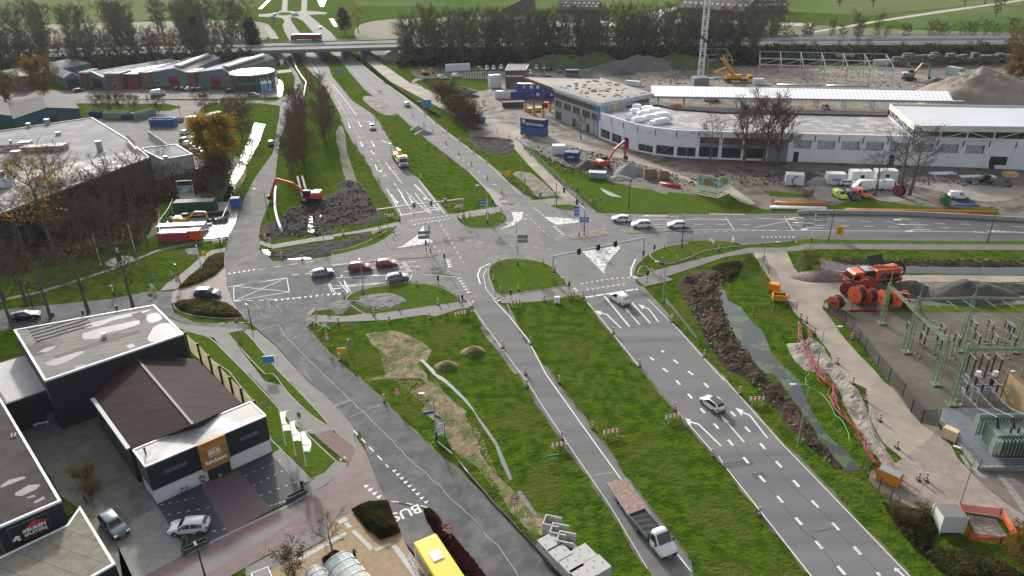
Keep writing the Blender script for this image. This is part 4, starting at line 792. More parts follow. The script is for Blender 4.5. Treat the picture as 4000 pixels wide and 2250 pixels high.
dark=Each('dark_opening',GLASS);grey=Each('grey_shutter',P('grey_shutter','7c868b',.6,wave=('Z',2.2,.04)));red=Each('red_partition',M('red_board',hexc('8a5548'),hexc('6b4a42'),sc=.5,rough=.8));win=Each('downpipe',BLKF);door=Each('door',BLKF);glz=Each('high_window',M('painted_interior_light',(.42,.44,.45),rough=.2))  # high window panes coloured pale to imitate the bright lit interior behind
def fbox(mb,t0,t1,z0,z1,out,depth):
 if isinstance(mb,Each):
  q=MB();fbox(q,t0,t1,z0,z1,out,depth);wp(q,mb.n,mb.mt,nb);return
 n=max(1,int((t1-t0)/3))
 for k in range(n):
  a,_=at_len(t0+(t1-t0)*k/n);b,_=at_len(t0+(t1-t0)*(k+1)/n);onwall(mb,a,b,0,1,z0,z1,out,depth)
bays=[]
for k in range(nbay):
 t0=k*bay;t1=t0+bay;f=(k+.5)/nbay;bays.append((t0,t1))
xs_info=[]
for k,(t0,t1)in enumerate(bays):
 p,u=at_len((t0+t1)/2);px_=CX+FPX*((V2(p).x*Rv.x*0)+1)*0
 pier=.9
 fbox(frame,t0-pier/2,t0+pier/2,0,ZR1-1.3,.12,.5)
 fr_=(k+.5)/nbay
 if t1<TA+3:
  fbox(infill,t0+pier/2,t1-pier/2,3.0 if k!=3 else 2.4,ZR1-1.3,-.02,.25)
  if k==2:fbox(door,t0+1,t0+2.6,0,3,.0,.2);fbox(infill,t0+2.6,t1-pier/2,0,3,-.02,.25)
  else:
   fbox(dark,t0+pier/2,t1-pier/2,.5,3.0,-.25,.1);fbox(infill,t0+pier/2,t1-pier/2,0,.5,-.02,.25)
   if k%2==0:
    a,_=at_len(t0+1.5);b,_=at_len(t1-1.5);n=Vector((u.y,-u.x,0));n=n if n.dot(-a)>0 else-n;q=n*-.1
    lintel.beam(V2(a,.7)+q,V2(b,2.9)+q,.09);lintel.beam(V2(b,.7)+q,V2(a,2.9)+q,.09)
   else:fbox(lintel,t0+3,t0+3.15,.6,2.9,-.12,.08)
 elif t0<TB_-2:
  if k%4==1:fbox(grey,t0+pier/2,t1-pier/2,0,ZR1-1.3,-.1,.2)
  else:
   fbox(red,t0+pier/2,t1-pier/2,4.3,ZR1-1.3,-.9,.1);fbox(grey,t0+pier/2,t1-pier/2,3.3,4.3,-.1,.2);fbox(dark,t0+pier/2,t1-pier/2,.5,3.3,-.3,.1);fbox(infill,t0+pier/2,t1-pier/2,0,.5,-.02,.25)
 else:
  fbox(infill,t0+pier/2,t1-pier/2,0,3.7 if fr_<.86 else ZR1-1.3,-.02,.25)
  if fr_<.86:
   fbox(infill,t0+pier/2,t0+pier/2+.4,3.7,ZR1-1.3,-.02,.25);fbox(infill,t1-pier/2-.4,t1-pier/2,3.7,ZR1-1.3,-.02,.25);fbox(infill,t0+pier/2,t1-pier/2,5.9,ZR1-1.3,-.02,.25)
   fbox(glz,t0+1.0,t1-1.0,3.75,5.85,-.5,.06)
   a,_=at_len(t0+1.0);b,_=at_len(t1-1.0);mm=(a+b)/2;n=Vector((u.y,-u.x,0));n=n if n.dot(-a)>0 else-n;q=n*-.3
   lintel.beam(V2(a,5.8)+q,V2(mm,3.75)+q,.1);lintel.beam(V2(mm,3.75)+q,V2(b,5.8)+q,.1);lintel.beam(V2(mm,3.75)+q,V2(mm,5.85)+q,.1)
  elif k%2==0:fbox(dark,t0+1,t1-1,1.0,3.2,.02,.08)
  if k%4==2:fbox(door,t0+1.2,t0+2.5,0,2.7,.02,.1)
 fbox(win,t0-.12,t0+.12,ZR1-1.9,ZR1-.2,.18,.08)
fbox(frame,0,nbay*bay,ZR1-1.3,ZR1+.35,.1,.5)
core=MB();inn=[V2(p)for p in base]
for a,b in zip(base,base[1:]):onwall(core,a,b,0,1,.02,ZR1-.55,-1.6,.2)
wp(frame,'facade_frame',WPANEL,nb);wp(infill,'white_infill',P('white_infill','d6dbdf',.6,wave=('Z',1.2,.02)),nb);wp(lintel,'steel_brace',METAL,nb);wp(core,'inner_wall',P('inner_grey','5a5d60',.9),nb)
m=MB();bb=back[:]
for a,b in zip(bb,bb[1:]):
 m.beam(V2(a,ZR1+.15),V2(b,ZR1+.15),.3,.6)
wp(m,'roof_upstand',BLKF,nb)
m=MB()
for a,b in zip(bb[:-1],bb[1:]):
 L=(b-a).length;n=max(1,int(L/3))
 for z in(ZR1+.9,ZR1+1.4):m.beam(V2(a,z),V2(b,z),.06)
 for k in range(n):p=a.lerp(b,k/n);m.beam(V2(p,ZR1+.3),V2(p,ZR1+1.45),.06)
wp(m,'edge_railing',METAL,nb)
for a,b in zip(bb[:-1],bb[1:]):
 m=MB();m.quad(V2(a,0),V2(b,0),V2(b,ZR1-.1),V2(a,ZR1-.1));wp(m,'rear_wall',P('inner_grey','5a5d60',.9),nb)
ZT=9.9
tc_=[V2(p)for p in W('q640,375 1400,620 2235,465 1395,205 1385,240 185,205',ZT)]
c3=thing_at('corner_office','three storey office corner under construction clad in striped insulation boards','building',tc_)
body=[V2(p)for p in W('q650,395 1400,640 2200,490 1400,240 880,240',ZT)]
INS=M('insulation_board',hexc('a9adb0'),hexc('989c9f'),sc=1.2,rough=.7,brick=((.06,.06,.065),.9,.6,1.4,.03));
m=MB();m.prism([(p.x,p.y)for p in inset(body,.4)],0,ZT-.4);wp(m,'wall',INS,c3)
m=MB();m.prism([(p.x,p.y)for p in tc_],ZT-.9,ZT-.05);wp(m,'roof_slab',P('edge_board','a5aaae',.6),c3)
m=MB();m.prism([(p.x,p.y)for p in inset(tc_,.35)],ZT-.045,ZT+.03);wp(m,'roof',M('tan_roof',(.30,.27,.25),(.34,.31,.29),sc=.3,rough=.85,c3=(.26,.235,.22),sc3=.1),c3)
Lf=W('q185,205 640,375',ZT);m=MB();a,b=V2(Lf[0]),V2(Lf[1])
nn=int((b-a).length/.5)
for k in range(nn):p=a.lerp(b,k/nn);q=Vector((0,-.2,0));m.box((p.x,p.y-.25,ZT-.45),(.16,.3,1.1),0)
wp(m,'timber_fascia',WOOD,c3)
cols=MB();wc=MB()
for s_ in('q210,740','q345,795','q487,840','q592,750'):
 p=w1(s_);cols.beam(V2(p,2.4),V2(p,ZT-.9),.5);wc.box((p.x,p.y,1.3),(.9,.9,2.6),.2)
wp(cols,'column',P('rusty_column','4b4038',.8),c3);wp(wc,'column_boxing',PLY,c3)
A0=V2(w1('q640,905'));A1=V2(w1('q1375,1160'));n=Vector((A1.y-A0.y,-(A1.x-A0.x),0)).normalized()
bo=inset(body,.4);A0,A1=bo[0],bo[1]
for t0,t1 in((.02,.16),(.22,.37),(.42,.57),(.62,.78),(.82,.97)):window(c3,A0,A1,t0,t1,4.4,6.5,3,1,BLKF,M('brown_glass',(.06,.05,.045),rough=.2,spec=.7))
window(c3,A0,A1,.01,.98,7.2,8.75,14,1,BLKF,MATS['brown_glass']);window(c3,A0,A1,.03,.16,.4,3.0,3,1,BLKF,MATS['brown_glass'])
m=MB();onwall(m,A0,A1,.89,.97,7.1,8.8,.09,.1);onwall(m,A0,A1,.91,.97,4.35,6.5,.09,.1);wp(m,'blue_film',GLASSB,c3)
m=MB();onwall(m,A0,A1,.42,.48,0,2.6,.08,.1);onwall(m,A0,A1,.72,.77,0,2.5,.08,.1);wp(m,'door',BLKF,c3)
window(c3,bo[1],bo[2],.66,.97,ZR1+.2,8.9,6,1,BLKF,MATS['brown_glass'])
m=MB();onwall(m,bo[1],bo[2],.22,.31,ZR1,9.0,.09,.1);wp(m,'plywood_door',PLY,c3)
m=MB();pl=[V2(p)for p in W('q640,375 1400,620 2235,465 1395,205 200,190',ZT)]
for a,b in zip(pl,pl[1:]):
 L=(b-a).length;k_=max(1,int(L/1.6))
 for z in(ZT+.55,ZT+1.0):m.beam(V2(a,z),V2(b,z),.05)
 for k in range(k_):p=a.lerp(b,k/k_);m.beam(V2(p,ZT),V2(p,ZT+1.05),.05)
wp(m,'edge_railing',METAL,c3)
m=MB();m2=MB()
for k in range(70):
 s,t=random.random(),random.random();p=(tc_[0]*(1-s)+tc_[1]*s)*(1-t)+(tc_[4]*(1-s)+tc_[2]*s)*t
 if inside(p,inset(tc_,1.5)):(m if k%3 else m2).box((p.x,p.y,ZT+.15),(random.uniform(.3,1.6),random.uniform(.3,1),random.uniform(.1,.4)),random.random()*3)
wp(m,'roof_pallets',P('old_pallet','5b524c',.9),c3);wp(m2,'roof_boards',P('pale_board','c5b59a',.8),c3)
ZU=10.9
up_=[V2(p)for p in W('c1800,905 2574,912 3000,925 3000,775 2574,765 1615,748',ZU)]
uh=thing_at('upper_white_hall','raised white roofed hall with open steel truss sides on the right of the market hall','building',up_)
m=MB();m.prism([(p.x,p.y)for p in inset(up_,.3)],ZU-.8,ZU-.3);wp(m,'roof',M('white_roof_sheet',(.55,.57,.59),(.48,.50,.53),sc=.1,rough=.4),uh)
m=MB();n_=len(up_)
for k in range(n_):
 a,b=up_[k],up_[(k+1)%n_];L=(b-a).length;c_=(a+b)/2;m.box((c_.x,c_.y,ZU-.6),(L,.3,1.5),atan2(b.y-a.y,b.x-a.x))
wp(m,'edge_panel',P('pale_panel','c3c0b4',.6,c2=hexc('d2d1c9'),sc=.3),uh)
m=MB();
for k in(0,1,5,4,3):
 a,b=up_[k],up_[(k+1)%n_];L=(b-a).length;q=max(1,int(L/5.2))
 for j in range(q+1):
  p=a.lerp(b,j/q);m.beam(V2(p,0 if k==4 else ZR1),V2(p,ZU-1.2),.25)
  if j<q:p2=a.lerp(b,(j+1)/q);m.beam(V2(p,ZR1+.2)if j%2 else V2(p,ZU-1.3),V2(p2,ZU-1.3)if j%2 else V2(p2,ZR1+.2),.14)
 m.beam(V2(a,ZR1+.25),V2(b,ZR1+.25),.35,.4)
wp(m,'steel_truss',P('white_steel','c9cdd0',.4),uh)
zA,zB=4.0,5.4
ca_=[w1('b2290,690',zA),w1('c2068,725',zA),w1('c2030,655',zB),w1('b2285,615',zB)]
cn=thing_at('long_canopy','long canopy with a bright white corrugated roof on slim steel posts','canopy',[V2(p)for p in ca_])
m=MB();NR=150
for k in range(NR+1):
 t=k/NR;z=.06 if k%2 else 0;a=ca_[0].lerp(ca_[1],t)+Vector((0,0,z));b=ca_[3].lerp(ca_[2],t)+Vector((0,0,z));m.v+=[tuple(a),tuple(b)]
m.f=[(2*k,2*k+2,2*k+3,2*k+1)for k in range(NR)];m.m=[0]*NR
wp(m,'corrugated_roof',P('bright_white_sheet','e4e6e6',.35),cn)
m=MB();m.beam(ca_[0]+Vector((0,0,-.35)),ca_[1]+Vector((0,0,-.35)),.3,.5);m.beam(ca_[3]+Vector((0,0,-.35)),ca_[2]+Vector((0,0,-.35)),.3,.5)
for k in range(20):
 t=k/19;a=ca_[0].lerp(ca_[1],t);b=ca_[3].lerp(ca_[2],t);m.beam(a+Vector((0,0,-.3)),b+Vector((0,0,-.3)),.15,.25)
wp(m,'edge_beam',METAL,cn)
for k in range(11):
 t=(k+.3)/11
 for q in(.15,.55,.9):
  p=ca_[0].lerp(ca_[1],t).lerp(ca_[3].lerp(ca_[2],t),q);m=MB();m.beam(V2(p,0),V2(p,p.z-.4),.22);wp(m,'post',METAL,cn)
e=w1('c2140,725',zA);m=MB();m.beam(ca_[1],e,.5,.2);wp(m,'gutter_end',P('bright_white_sheet','e4e6e6',.35),cn)
def frame(label,s0,s1,nb_,wd,z,name='roofless_steel_building'):
 a,b=V2(w1(s0)),V2(w1(s1));u=(b-a).normalized();n=Vector((-u.y,u.x,0));n=n if n.y>0 else-n;L=(b-a).length
 r=thing_at(name,label,'steel frame',[a,b]);m=MB()
 for k in range(nb_+1):
  p=a+u*(L*k/nb_);pts=[p,p+n*wd*.5,p+n*wd]
  if k<nb_:
   q=a+u*(L*(k+1)/nb_)
   for o_,zz in((0,z),(.5,z+1.1),(1,z),(1.35,z+1.9),(-.15,z+.3)):m.beam(V2(p+n*wd*o_,zz),V2(q+n*wd*o_,zz),.22)
   m.beam(V2(p,z),V2(q+n*wd*.5,z+1.1),.12)
  m.beam(V2(p,z),V2(p+n*wd*.5,z+1.1),.2);m.beam(V2(p+n*wd*.5,z+1.1),V2(p+n*wd*1.35,z+1.9),.2);m.beam(V2(p+n*wd,z),V2(p+n*wd*1.35,z+1.9),.2)
 wp(m,'roof_frame',METAL,r)
 for k in range(nb_+1):
  p=a+u*(L*k/nb_)
  for o_ in(0,1):
   c=MB();q=p+n*wd*o_;c.beam(V2(q,0),V2(q,z),.25);c.box((q.x,q.y,.08),(.9,.9,.16));c.beam(V2(q,z-1.3),V2(q+u*1.2,z),.12);wp(c,'column',METAL,r)
frame('galvanised steel frame without a roof in the middle of the site','c665,560','c1620,590',6,17,5.4)
frame('small galvanised steel frame beside the tower mast','c300,520','c470,520',1,14,5.2)
kz=5.2
r,pts=blk('brick_depot','dark brick depot with a red door and a flat roof behind the corner office','b1245,548 1365,548 1365,500 1245,500',kz,BRN,BITW);
m=MB();onwall(m,pts[0],pts[1],.6,.95,0,2.8,.06,.1);wp(m,'red_door',REDD,r);window(r,pts[0],pts[1],.28,.42,1.2,2.5,1,1);window(r,pts[0],pts[1],.44,.56,1.2,2.5,1,1)
blk('brick_depot','taller dark brick depot with a white edged roof above the parked vans','b1238,505 1388,503 1408,465 1262,463',7.4,BRN,M('tan_flat',(.2,.185,.16),rough=.9))
TH=M('old_tiles',hexc('4a4440'),hexc('5a514a'),sc=.3,rough=.9)
r,a,b,c,n,u=gable('farmhouse','old farmhouse roof among the trees beyond the motorway','b1235,60','b1310,10','b1395,62',22,4,11,BRN,TH)
def barn(label,s0,s1,wd,ze,zr,lights=6):
 a,b=V2(w1(s0)),V2(w1(s1));u=(b-a).normalized();n=Vector((-u.y,u.x,0));n=n if n.y>0 else-n;r=thing_at('barn',label,'barn',[a,b,a+n*wd,b+n*wd])
 m=MB();m.prism([(p.x,p.y)for p in(a,b,b+n*wd,a+n*wd)],0,ze);wp(m,'wall',BRN,r)
 m=MB();h=n*wd/2;z0,z1=Vector((0,0,ze+.01)),Vector((0,0,zr));m.quad(a+z0,b+z0,b+h+z1,a+h+z1);m.quad(a+h+z1,b+h+z1,b+2*h+z0,a+2*h+z0);m.add([a+z0,a+h+z1,a+2*h+z0],[(0,1,2)]);m.add([b+z0,b+2*h+z0,b+h+z1],[(0,1,2)]);wp(m,'roof',TH,r)
 m=MB()
 for k in range(lights):
  for q in(.35,.7):
   p=a.lerp(b,(k+.5+.2*(q>.5))/lights)+h*q;zz=ze+(zr-ze)*q+.12;s=u*.9;t=h.normalized()*.9;dz=Vector((0,0,(zr-ze)/h.length*.9));o=Vector((0,0,zz));m.quad(p-s-t-dz+o,p+s-t-dz+o,p+s+t+dz+o,p-s+t+dz+o)
 wp(m,'roof_light',P('roof_light','aeb4b6',.3),r);return r
barn('long dark barn with two rows of roof lights beyond the ditch','b1600,95','b1900,98',22,3,8,9)
barn('huge dark barn roof with scattered roof lights at the top right','c80,85','c560,115',40,3,12,12)
barn('dark barn behind the huge barn at the top right','c600,105','c880,100',26,3,11,8)
BC=M('bridge_concrete',(.20,.20,.19),(.15,.15,.145),sc=.15,rough=.9,c3=(.11,.11,.105),sc3=.05)
zd=6.0
def dk(s0,s1,label):
 a0,a1=W(s0,zd);b0,b1=W(s1,zd)
 e=(a1-a0).normalized();a0=a0-e*70;a1=a1+e*330;e=(b1-b0).normalized();b0=b0-e*70;b1=b1+e*330
 return a0,a1,b0,b1
lo=V2(w1('v1850,800',zd));hi=V2(w1('b340,345',zd));ax_=(hi-lo).normalized();nn_=Vector((-ax_.y,ax_.x,0));span=(hi-lo).length
br=thing_at('motorway_flyover','grey concrete motorway flyover carrying two decks over the main road','bridge',[lo,hi])
ends=(lo-ax_*12,hi+ax_*14)
dw=13.5
for j in(0,1):
 o_=nn_*(j*(dw+2.0));m=MB();p=[ends[0]+o_,ends[1]+o_,ends[1]+o_+nn_*dw,ends[0]+o_+nn_*dw];m.prism([(q.x,q.y)for q in p],zd-1.3,zd);d=wp(m,'deck',BC,br)
 m=MB()
 for q in(0,dw-.3):m.prism([(z.x,z.y)for z in(ends[0]+o_+nn_*q,ends[1]+o_+nn_*q,ends[1]+o_+nn_*(q+.3),ends[0]+o_+nn_*(q+.3))],zd,zd+.5);m.beam(V2(ends[0]+o_+nn_*(q+.15),zd+1.1),V2(ends[1]+o_+nn_*(q+.15),zd+1.1),.12)
 wp(m,'edge_barrier',M('barrier_concrete',(.33,.33,.32),rough=.8),d)
for t in(.18,.42,.64,.82):
 for j in(0,1):
  c=lo+ax_*span*t+nn_*(j*(dw+2)+dw/2);m=MB();m.box((c.x,c.y,(zd-1.3)/2),(1.2,dw-3,zd-1.3),atan2(ax_.y,ax_.x));wp(m,'pier',BC,br)
for e0,sg_ in((lo-ax_*2,-1),(hi+ax_*3,1)):
 m=MB();q=[e0,e0+ax_*sg_*10,e0+ax_*sg_*10+nn_*(2*dw+2),e0+nn_*(2*dw+2)];W_=2*dw+2
 vs=[V2(e0-ax_*sg_*4,0),V2(e0-ax_*sg_*4+nn_*W_,0),V2(e0+ax_*sg_*6+nn_*W_,zd-1.35),V2(e0+ax_*sg_*6,zd-1.35)];m.add(vs,[(0,1,2,3)]);m.add([V2(e0+ax_*sg_*6,0),vs[3],vs[0]],[(0,1,2)]);wp(m,'abutment',M('abutment',(.26,.25,.22),(.2,.19,.17),sc=.4,rough=.9),br)
q_=V2(w1('p3900,172',zd))-ends[1];axr=q_.normalized();nnr=Vector((-axr.y,axr.x,0));FR=(ends[1],axr,nnr);ax0,nn0=ax_,nn_
for sg_,e0 in((-1,ends[0]),(1,ends[1])):
 ax_,nn_=(ax0,nn0)if sg_<0 else(axr,nnr)
 for j in(0,1):
  o_=nn_*(j*(dw+2.0));L=420;m=MB();p0,p1=e0+o_,e0+o_+ax_*sg_*L;m.prism([(z.x,z.y)for z in(p0,p1,p1+nn_*dw,p0+nn_*dw)],zd-.5,zd-.02);m.build('motorway',ASPHL)['kind']='structure'
  stripe([Vector((z.x,z.y,0))for z in(p0+nn_*.6,p1+nn_*.6)],.2,z=zd)if False else None
 m=MB();w_=2*dw+2;a,b=e0-nn_*.3,e0+ax_*sg_*L-nn_*.3;top=zd-.45
 m.quad(V2(a-nn_*9,0),V2(b-nn_*9,0),V2(b,top),V2(a,top));m.quad(V2(a,top),V2(b,top),V2(b+nn_*(w_+.6),top),V2(a+nn_*(w_+.6),top));m.quad(V2(a+nn_*(w_+.6),top),V2(b+nn_*(w_+.6),top),V2(b+nn_*(w_+10),0),V2(a+nn_*(w_+10),0));m.add([V2(a-nn_*9,0),V2(a,top),V2(a+nn_*(w_+.6),top),V2(a+nn_*(w_+10),0)],[(0,1,2,3)])
 m.build('embankment',LEAFG)['kind']='structure'
 m=MB();
 for q in(dw-.2,dw+2.2,-.1,w_+.1):m.beam(V2(e0+nn_*q,zd+.6),V2(e0+ax_*sg_*L+nn_*q,zd+.6),.1,.3)
 o=m.build('crash_barrier',METAL);tag(o,'steel crash barriers along the motorway on the %s side of the flyover'%('left' if sg_<0 else 'right'),'barrier')
FLY=(lo,hi,ax0,nn0,dw,zd)
TYRE=P('tyre','141414',.8);RIM=P('alloy_rim','8d9093',.35,metal=.6);CGL=M('car_glass',(.012,.014,.017),rough=.06,spec=.9)
LAMPW=P('headlight','d9dde0',.15);LAMPR=P('tail_light','8a1414',.3);PLATE=P('number_plate','d0a018',.5);TRIMB=P('black_plastic','1a1a1b',.6)
def paint(hx,coat=.6):return P('paint_'+hx,hx,.35,coat=coat)
def wheel(par,x,y,r=.32,wd=.22,rimm=None):
 m=MB();s=1 if y>0 else-1;m.tube([(x,y-s*wd,r),(x,y,r)],r,14);t=m.build('tyre',TYRE,None);w_=m
 e=bpy.data.objects.new('wheel',t.data);bpy.data.objects.remove(t);COL.objects.link(e);e.parent=par
 m=MB();m.tube([(x,y,r),(x,y+s*.012,r)],r*.64,10);m.build('rim',rimm or RIM,e);return e
def body_loft(st,W_,belt,z0,tp=.78,endr=.16):
 """st: (x, ztop) along the car; returns the closed body"""
 m=MB();n=len(st);x0,x1=st[0][0],st[-1][0];L=x1-x0
 for x,zt in st:
  e=min(x-x0,x1-x)/(L*.13);k=1-endr*(1-min(1,e))**2;w=W_/2*k;b=min(zt-.02,belt);r=max(0,min(1,(zt-belt)/.5));wr=w*(1-(1-tp)*r)
  zb=z0+.12*(1-min(1,e))
  m.v+=[(x,-w*.9,zb),(x,-w,zb+.16),(x,-w,(zb+b)/2+.1),(x,-w*.97,b),(x,-wr*.97,zt-.05*r-.01),(x,-wr*.84,zt+.0),(x,0,zt+.03),(x,wr*.84,zt),(x,wr*.97,zt-.05*r-.01),(x,w*.97,b),(x,w,(zb+b)/2+.1),(x,w,zb+.16),(x,w*.9,zb)]
 q=13
 for k in range(n-1):
  for i in range(q):j=(i+1)%q;m.f.append((k*q+i,k*q+j,(k+1)*q+j,(k+1)*q+i)[::-1])
 m.f+=[tuple(range(q))[::-1],tuple((n-1)*q+i for i in range(q))];m.m=[0]*len(m.f);return m
KINDS=dict(hatch=(4.2,1.78,[(-2.1,.75),(-2.05,1.0),(-1.95,1.12),(-1.6,1.40),(-1.0,1.47),(-.1,1.49),(.35,1.42),(1.0,1.0),(1.2,.96),(1.75,.86),(2.02,.72),(2.1,.5)],.94,1.3,(-1.62,.86),(1.0,.35),(-1.95,-1.6)),suv=(4.4,1.85,[(-2.2,.85),(-2.15,1.1),(-2.05,1.25),(-1.75,1.58),(-1.0,1.66),(-.1,1.66),(.4,1.58),(1.05,1.13),(1.3,1.08),(1.85,.98),(2.12,.8),(2.2,.55)],1.06,1.33,(-1.75,.9),(1.05,.4),(-2.05,-1.75)),wagon=(4.6,1.8,[(-2.3,.7),(-2.25,.98),(-2.15,1.1),(-1.85,1.40),(-1.0,1.47),(-.1,1.48),(.35,1.42),(1.0,1.0),(1.3,.95),(1.95,.86),(2.22,.7),(2.3,.5)],.94,1.36,(-1.85,.86),(1.0,.35),(-2.15,-1.85)),tiny=(3.6,1.63,[(-1.8,.7),(-1.75,1.0),(-1.65,1.12),(-1.3,1.42),(-.7,1.50),(-.1,1.50),(.25,1.42),(.8,1.02),(1.0,.97),(1.5,.86),(1.72,.7),(1.8,.5)],.95,1.15,(-1.3,.7),(.8,.25),(-1.65,-1.3)),minivan=(4.3,1.8,[(-2.15,.7),(-2.12,1.1),(-2.05,1.4),(-1.95,1.78),(-1.2,1.83),(-.1,1.83),(.55,1.74),(1.15,1.15),(1.3,1.08),(1.8,.96),(2.08,.78),(2.15,.5)],1.08,1.35,(-.2,1.0),(1.15,.55),(-2.05,-1.97)),bigvan=(5.6,2.0,[(-2.8,.7),(-2.78,1.3),(-2.74,1.8),(-2.68,2.35),(-1.5,2.42),(.8,2.42),(1.25,2.3),(1.95,1.38),(2.1,1.3),(2.5,1.12),(2.72,.9),(2.8,.5)],1.25,1.75,(1.0,1.75),(1.93,1.28),(-2.72,-2.69)))
KINDS['sedan']=(4.6,1.8,[(-2.3,.75),(-2.25,.95),(-1.8,1.02),(-1.1,1.38),(-.6,1.43),(-.1,1.43),(.3,1.37),(.95,.98),(1.3,.94),(1.95,.84),(2.22,.7),(2.3,.5)],.92,1.36,(-1.2,.82),(.95,.3),(-1.75,-1.12))
def zat(st,x):
 for(a,za),(b,zb)in zip(st,st[1:]):
  if a<=x<=b:return za+(zb-za)*(x-a)/(b-a)
 return st[-1][1]
PROTO={}
def vehicle(kind,hx,roofhx=None,rear_glass=True,tail=True):
 key=(kind,hx,roofhx)
 if key in PROTO:return PROTO[key]
 L,W_,st,belt,wb,sg,ws,rs=KINDS[kind];r=root('car' if kind not in('minivan','bigvan')else 'van','','',(0,0,-200));p=paint(hx)
 dense=sorted(set([s[0]for s in st]+[ws[1],ws[0],rs[0],rs[1]]));st2=[(x,zat(st,x))for x in dense]
 m=body_loft(st2,W_,belt,.22);b=m.build('body',p,r,True)
 def ring(x,out=.0):
  zt=zat(st,x);rr=max(0,min(1,(zt-belt)/.5));e=min(x+L/2,L/2-x)/(L*.13);k=1-.16*(1-min(1,e))**2;w=W_/2*k;return w*.97+out,zt,w*(1-.22*rr)*.97+out
 for s in(-1,1):
  m=MB();n=7;lo_,up=[],[]
  for k in range(n+1):
   x=sg[0]+(sg[1]-sg[0])*k/n;w,zt,wr=ring(x,.012);t0,t1=.06,.88
   zb_=belt+.02;ztp=max(zb_+.02,belt+(zt-belt)*t1-.02);f=(ztp-belt)/max(.01,zt-.05-belt);lo_.append((x,s*w,zb_));up.append((x,s*(w+(wr-w)*f),ztp))
  for k in range(n):q=[lo_[k],lo_[k+1],up[k+1],up[k]];m.quad(*(q if s<0 else q[::-1]))
  m.build('side_window',CGL,r)
  if kind in('hatch','suv','wagon','sedan'):
   m=MB();x=-.35;w,zt,wr=ring(x,.02);m.beam((x,s*w,belt),(x-.05,s*(wr),zt-.08),.09,.02);m.build('door_pillar',p,r)
  m=MB();x=sg[1]-.12;w,zt,wr=ring(x);m.box((x,s*(w+.1),belt+.06),(.14,.2,.14));m.build('wing_mirror',TRIMB,r)
 def screen(x0,x1,name,w0=.9,w1=.86):
  m=MB();n=4;pts=[]
  for k in range(n+1):
   x=x0+(x1-x0)*k/n;w,zt,wr=ring(x);d=.02 if x1<x0 else-.02
   if name=='rear_window':d=-.02
   pts.append((x+d*0+(.02 if name=='windscreen' else-.02),wr*(w0+(w1-w0)*k/n)*.93,zt+.035))
  for(xa,wa,za),(xb,wb_,zb_)in zip(pts,pts[1:]):
   q=[(xa,-wa,za),(xa,wa,za),(xb,wb_,zb_),(xb,-wb_,zb_)];m.quad(*q)
  m.build(name,CGL,r)
 screen(ws[0]-.05,ws[1]+.05,'windscreen')
 if rear_glass:screen(rs[0]+.03,rs[1]-.02,'rear_window')
 if roofhx:m=MB();x0,x1=rs[1]+.05,ws[1]-.08;z=max(s[1]for s in st);m.box(((x0+x1)/2,0,z+.02),(x1-x0,W_*.62,.06));m.build('roof_panel',paint(roofhx),r)
 for x in(-wb,wb):
  for s in(-1,1):
   m=MB();y=W_/2-.01;m.tube([(x,s*y,.33),(x,s*(y+.008),.33)],.39,14);m.build('wheel_arch',TRIMB,r);wheel(r,x,s*(W_/2+.012))
 fx=L/2
 for s in(-1,1):
  m=MB();m.box((fx-.17,s*W_*.36,.68 if kind!='bigvan' else .95),(.28,.32,.15));m.build('headlight',LAMPW,r)
  m=MB();m.box((-fx+.06,s*W_*.42,.85 if kind!='bigvan' else 1.1),(.14,.14,.3 if kind!='bigvan' else .5));m.build('tail_light',LAMPR,r)
 m=MB();m.box((fx-.04,0,.45),(.14,W_*.8,.16));m.box((-fx+.04,0,.42),(.12,W_*.85,.18));m.build('bumper_trim',TRIMB,r)
 m=MB();m.box((fx+.03,0,.42),(.02,.5,.11));m.box((-fx-.03,0,.55),(.02,.5,.11));m.build('number_plate',PLATE,r)
 freeze(r);PROTO[key]=r;r['used']=0;return r
def pose(s):
 a,b=W(s);c=(a+b)/2;return c,atan2(b.y-a.y,b.x-a.x)
def put(kind,hx,s,label,cat=None,group=None,roofhx=None,z=0,sc=None):
 pr=vehicle(kind,hx,roofhx);c,rz=pose(s);c=Vector((c.x,c.y,z));lab=label
 if pr['used']==0:o=pr;o.location=c;o.rotation_euler.z=rz;o['used']=1
 else:o=dup(pr,c,rz)
 if sc:o.scale=(sc,)*3
 o['label']=lab;o['category']=cat or('van' if kind in('minivan','bigvan')else 'car')
 if group:o['group']=group
 o.name='van' if kind in('minivan','bigvan')else 'car'
 return o
CG='cars and vans on the roads'
put('hatch','c9cdd2','g1480,1110 1255,1130','silver hatchback parked on the dark paving in front of the kitchen showroom',group='cars parked by the showroom')
put('wagon','5d6a7c','g760,1030 895,1185','blue grey estate car parked in the narrow courtyard beside the lean-to',group='cars parked by the showroom')
put('tiny','d6d8da','i378,270 290,205','small white car with a black roof driving up the right hand carriageway',group=CG,roofhx='141518')
put('minivan','d2d5d8','e2095,905 2025,860','small white van waiting at the lights of the right hand carriageway',group=CG)
put('hatch','d8dadc','e2130,305 2012,300','leftmost white car waiting on the east arm, in the lane beside the verge',group=CG)
put('suv','dadcde','e2280,345 2155,345','middle white car waiting on the east arm, nearest the paved island',group=CG)
put('hatch','dcdee0','e2530,345 2415,345','rightmost white car on the east arm, behind the two waiting ones',group=CG)
put('suv','8a1f2a','e130,655 265,650','red car on the west arm behind the other red car',group=CG)
put('hatch','92202c','e322,630 455,620','front red car on the west arm, nearest the give-way line',group=CG)
put('hatch','747a80','e400,738 530,715','grey hatchback in the turning lane of the west arm beside the grass island',group=CG)
put('hatch','76848f','d2255,705 2380,680','blue grey car on the west arm with its shadow across the lane',group=CG)
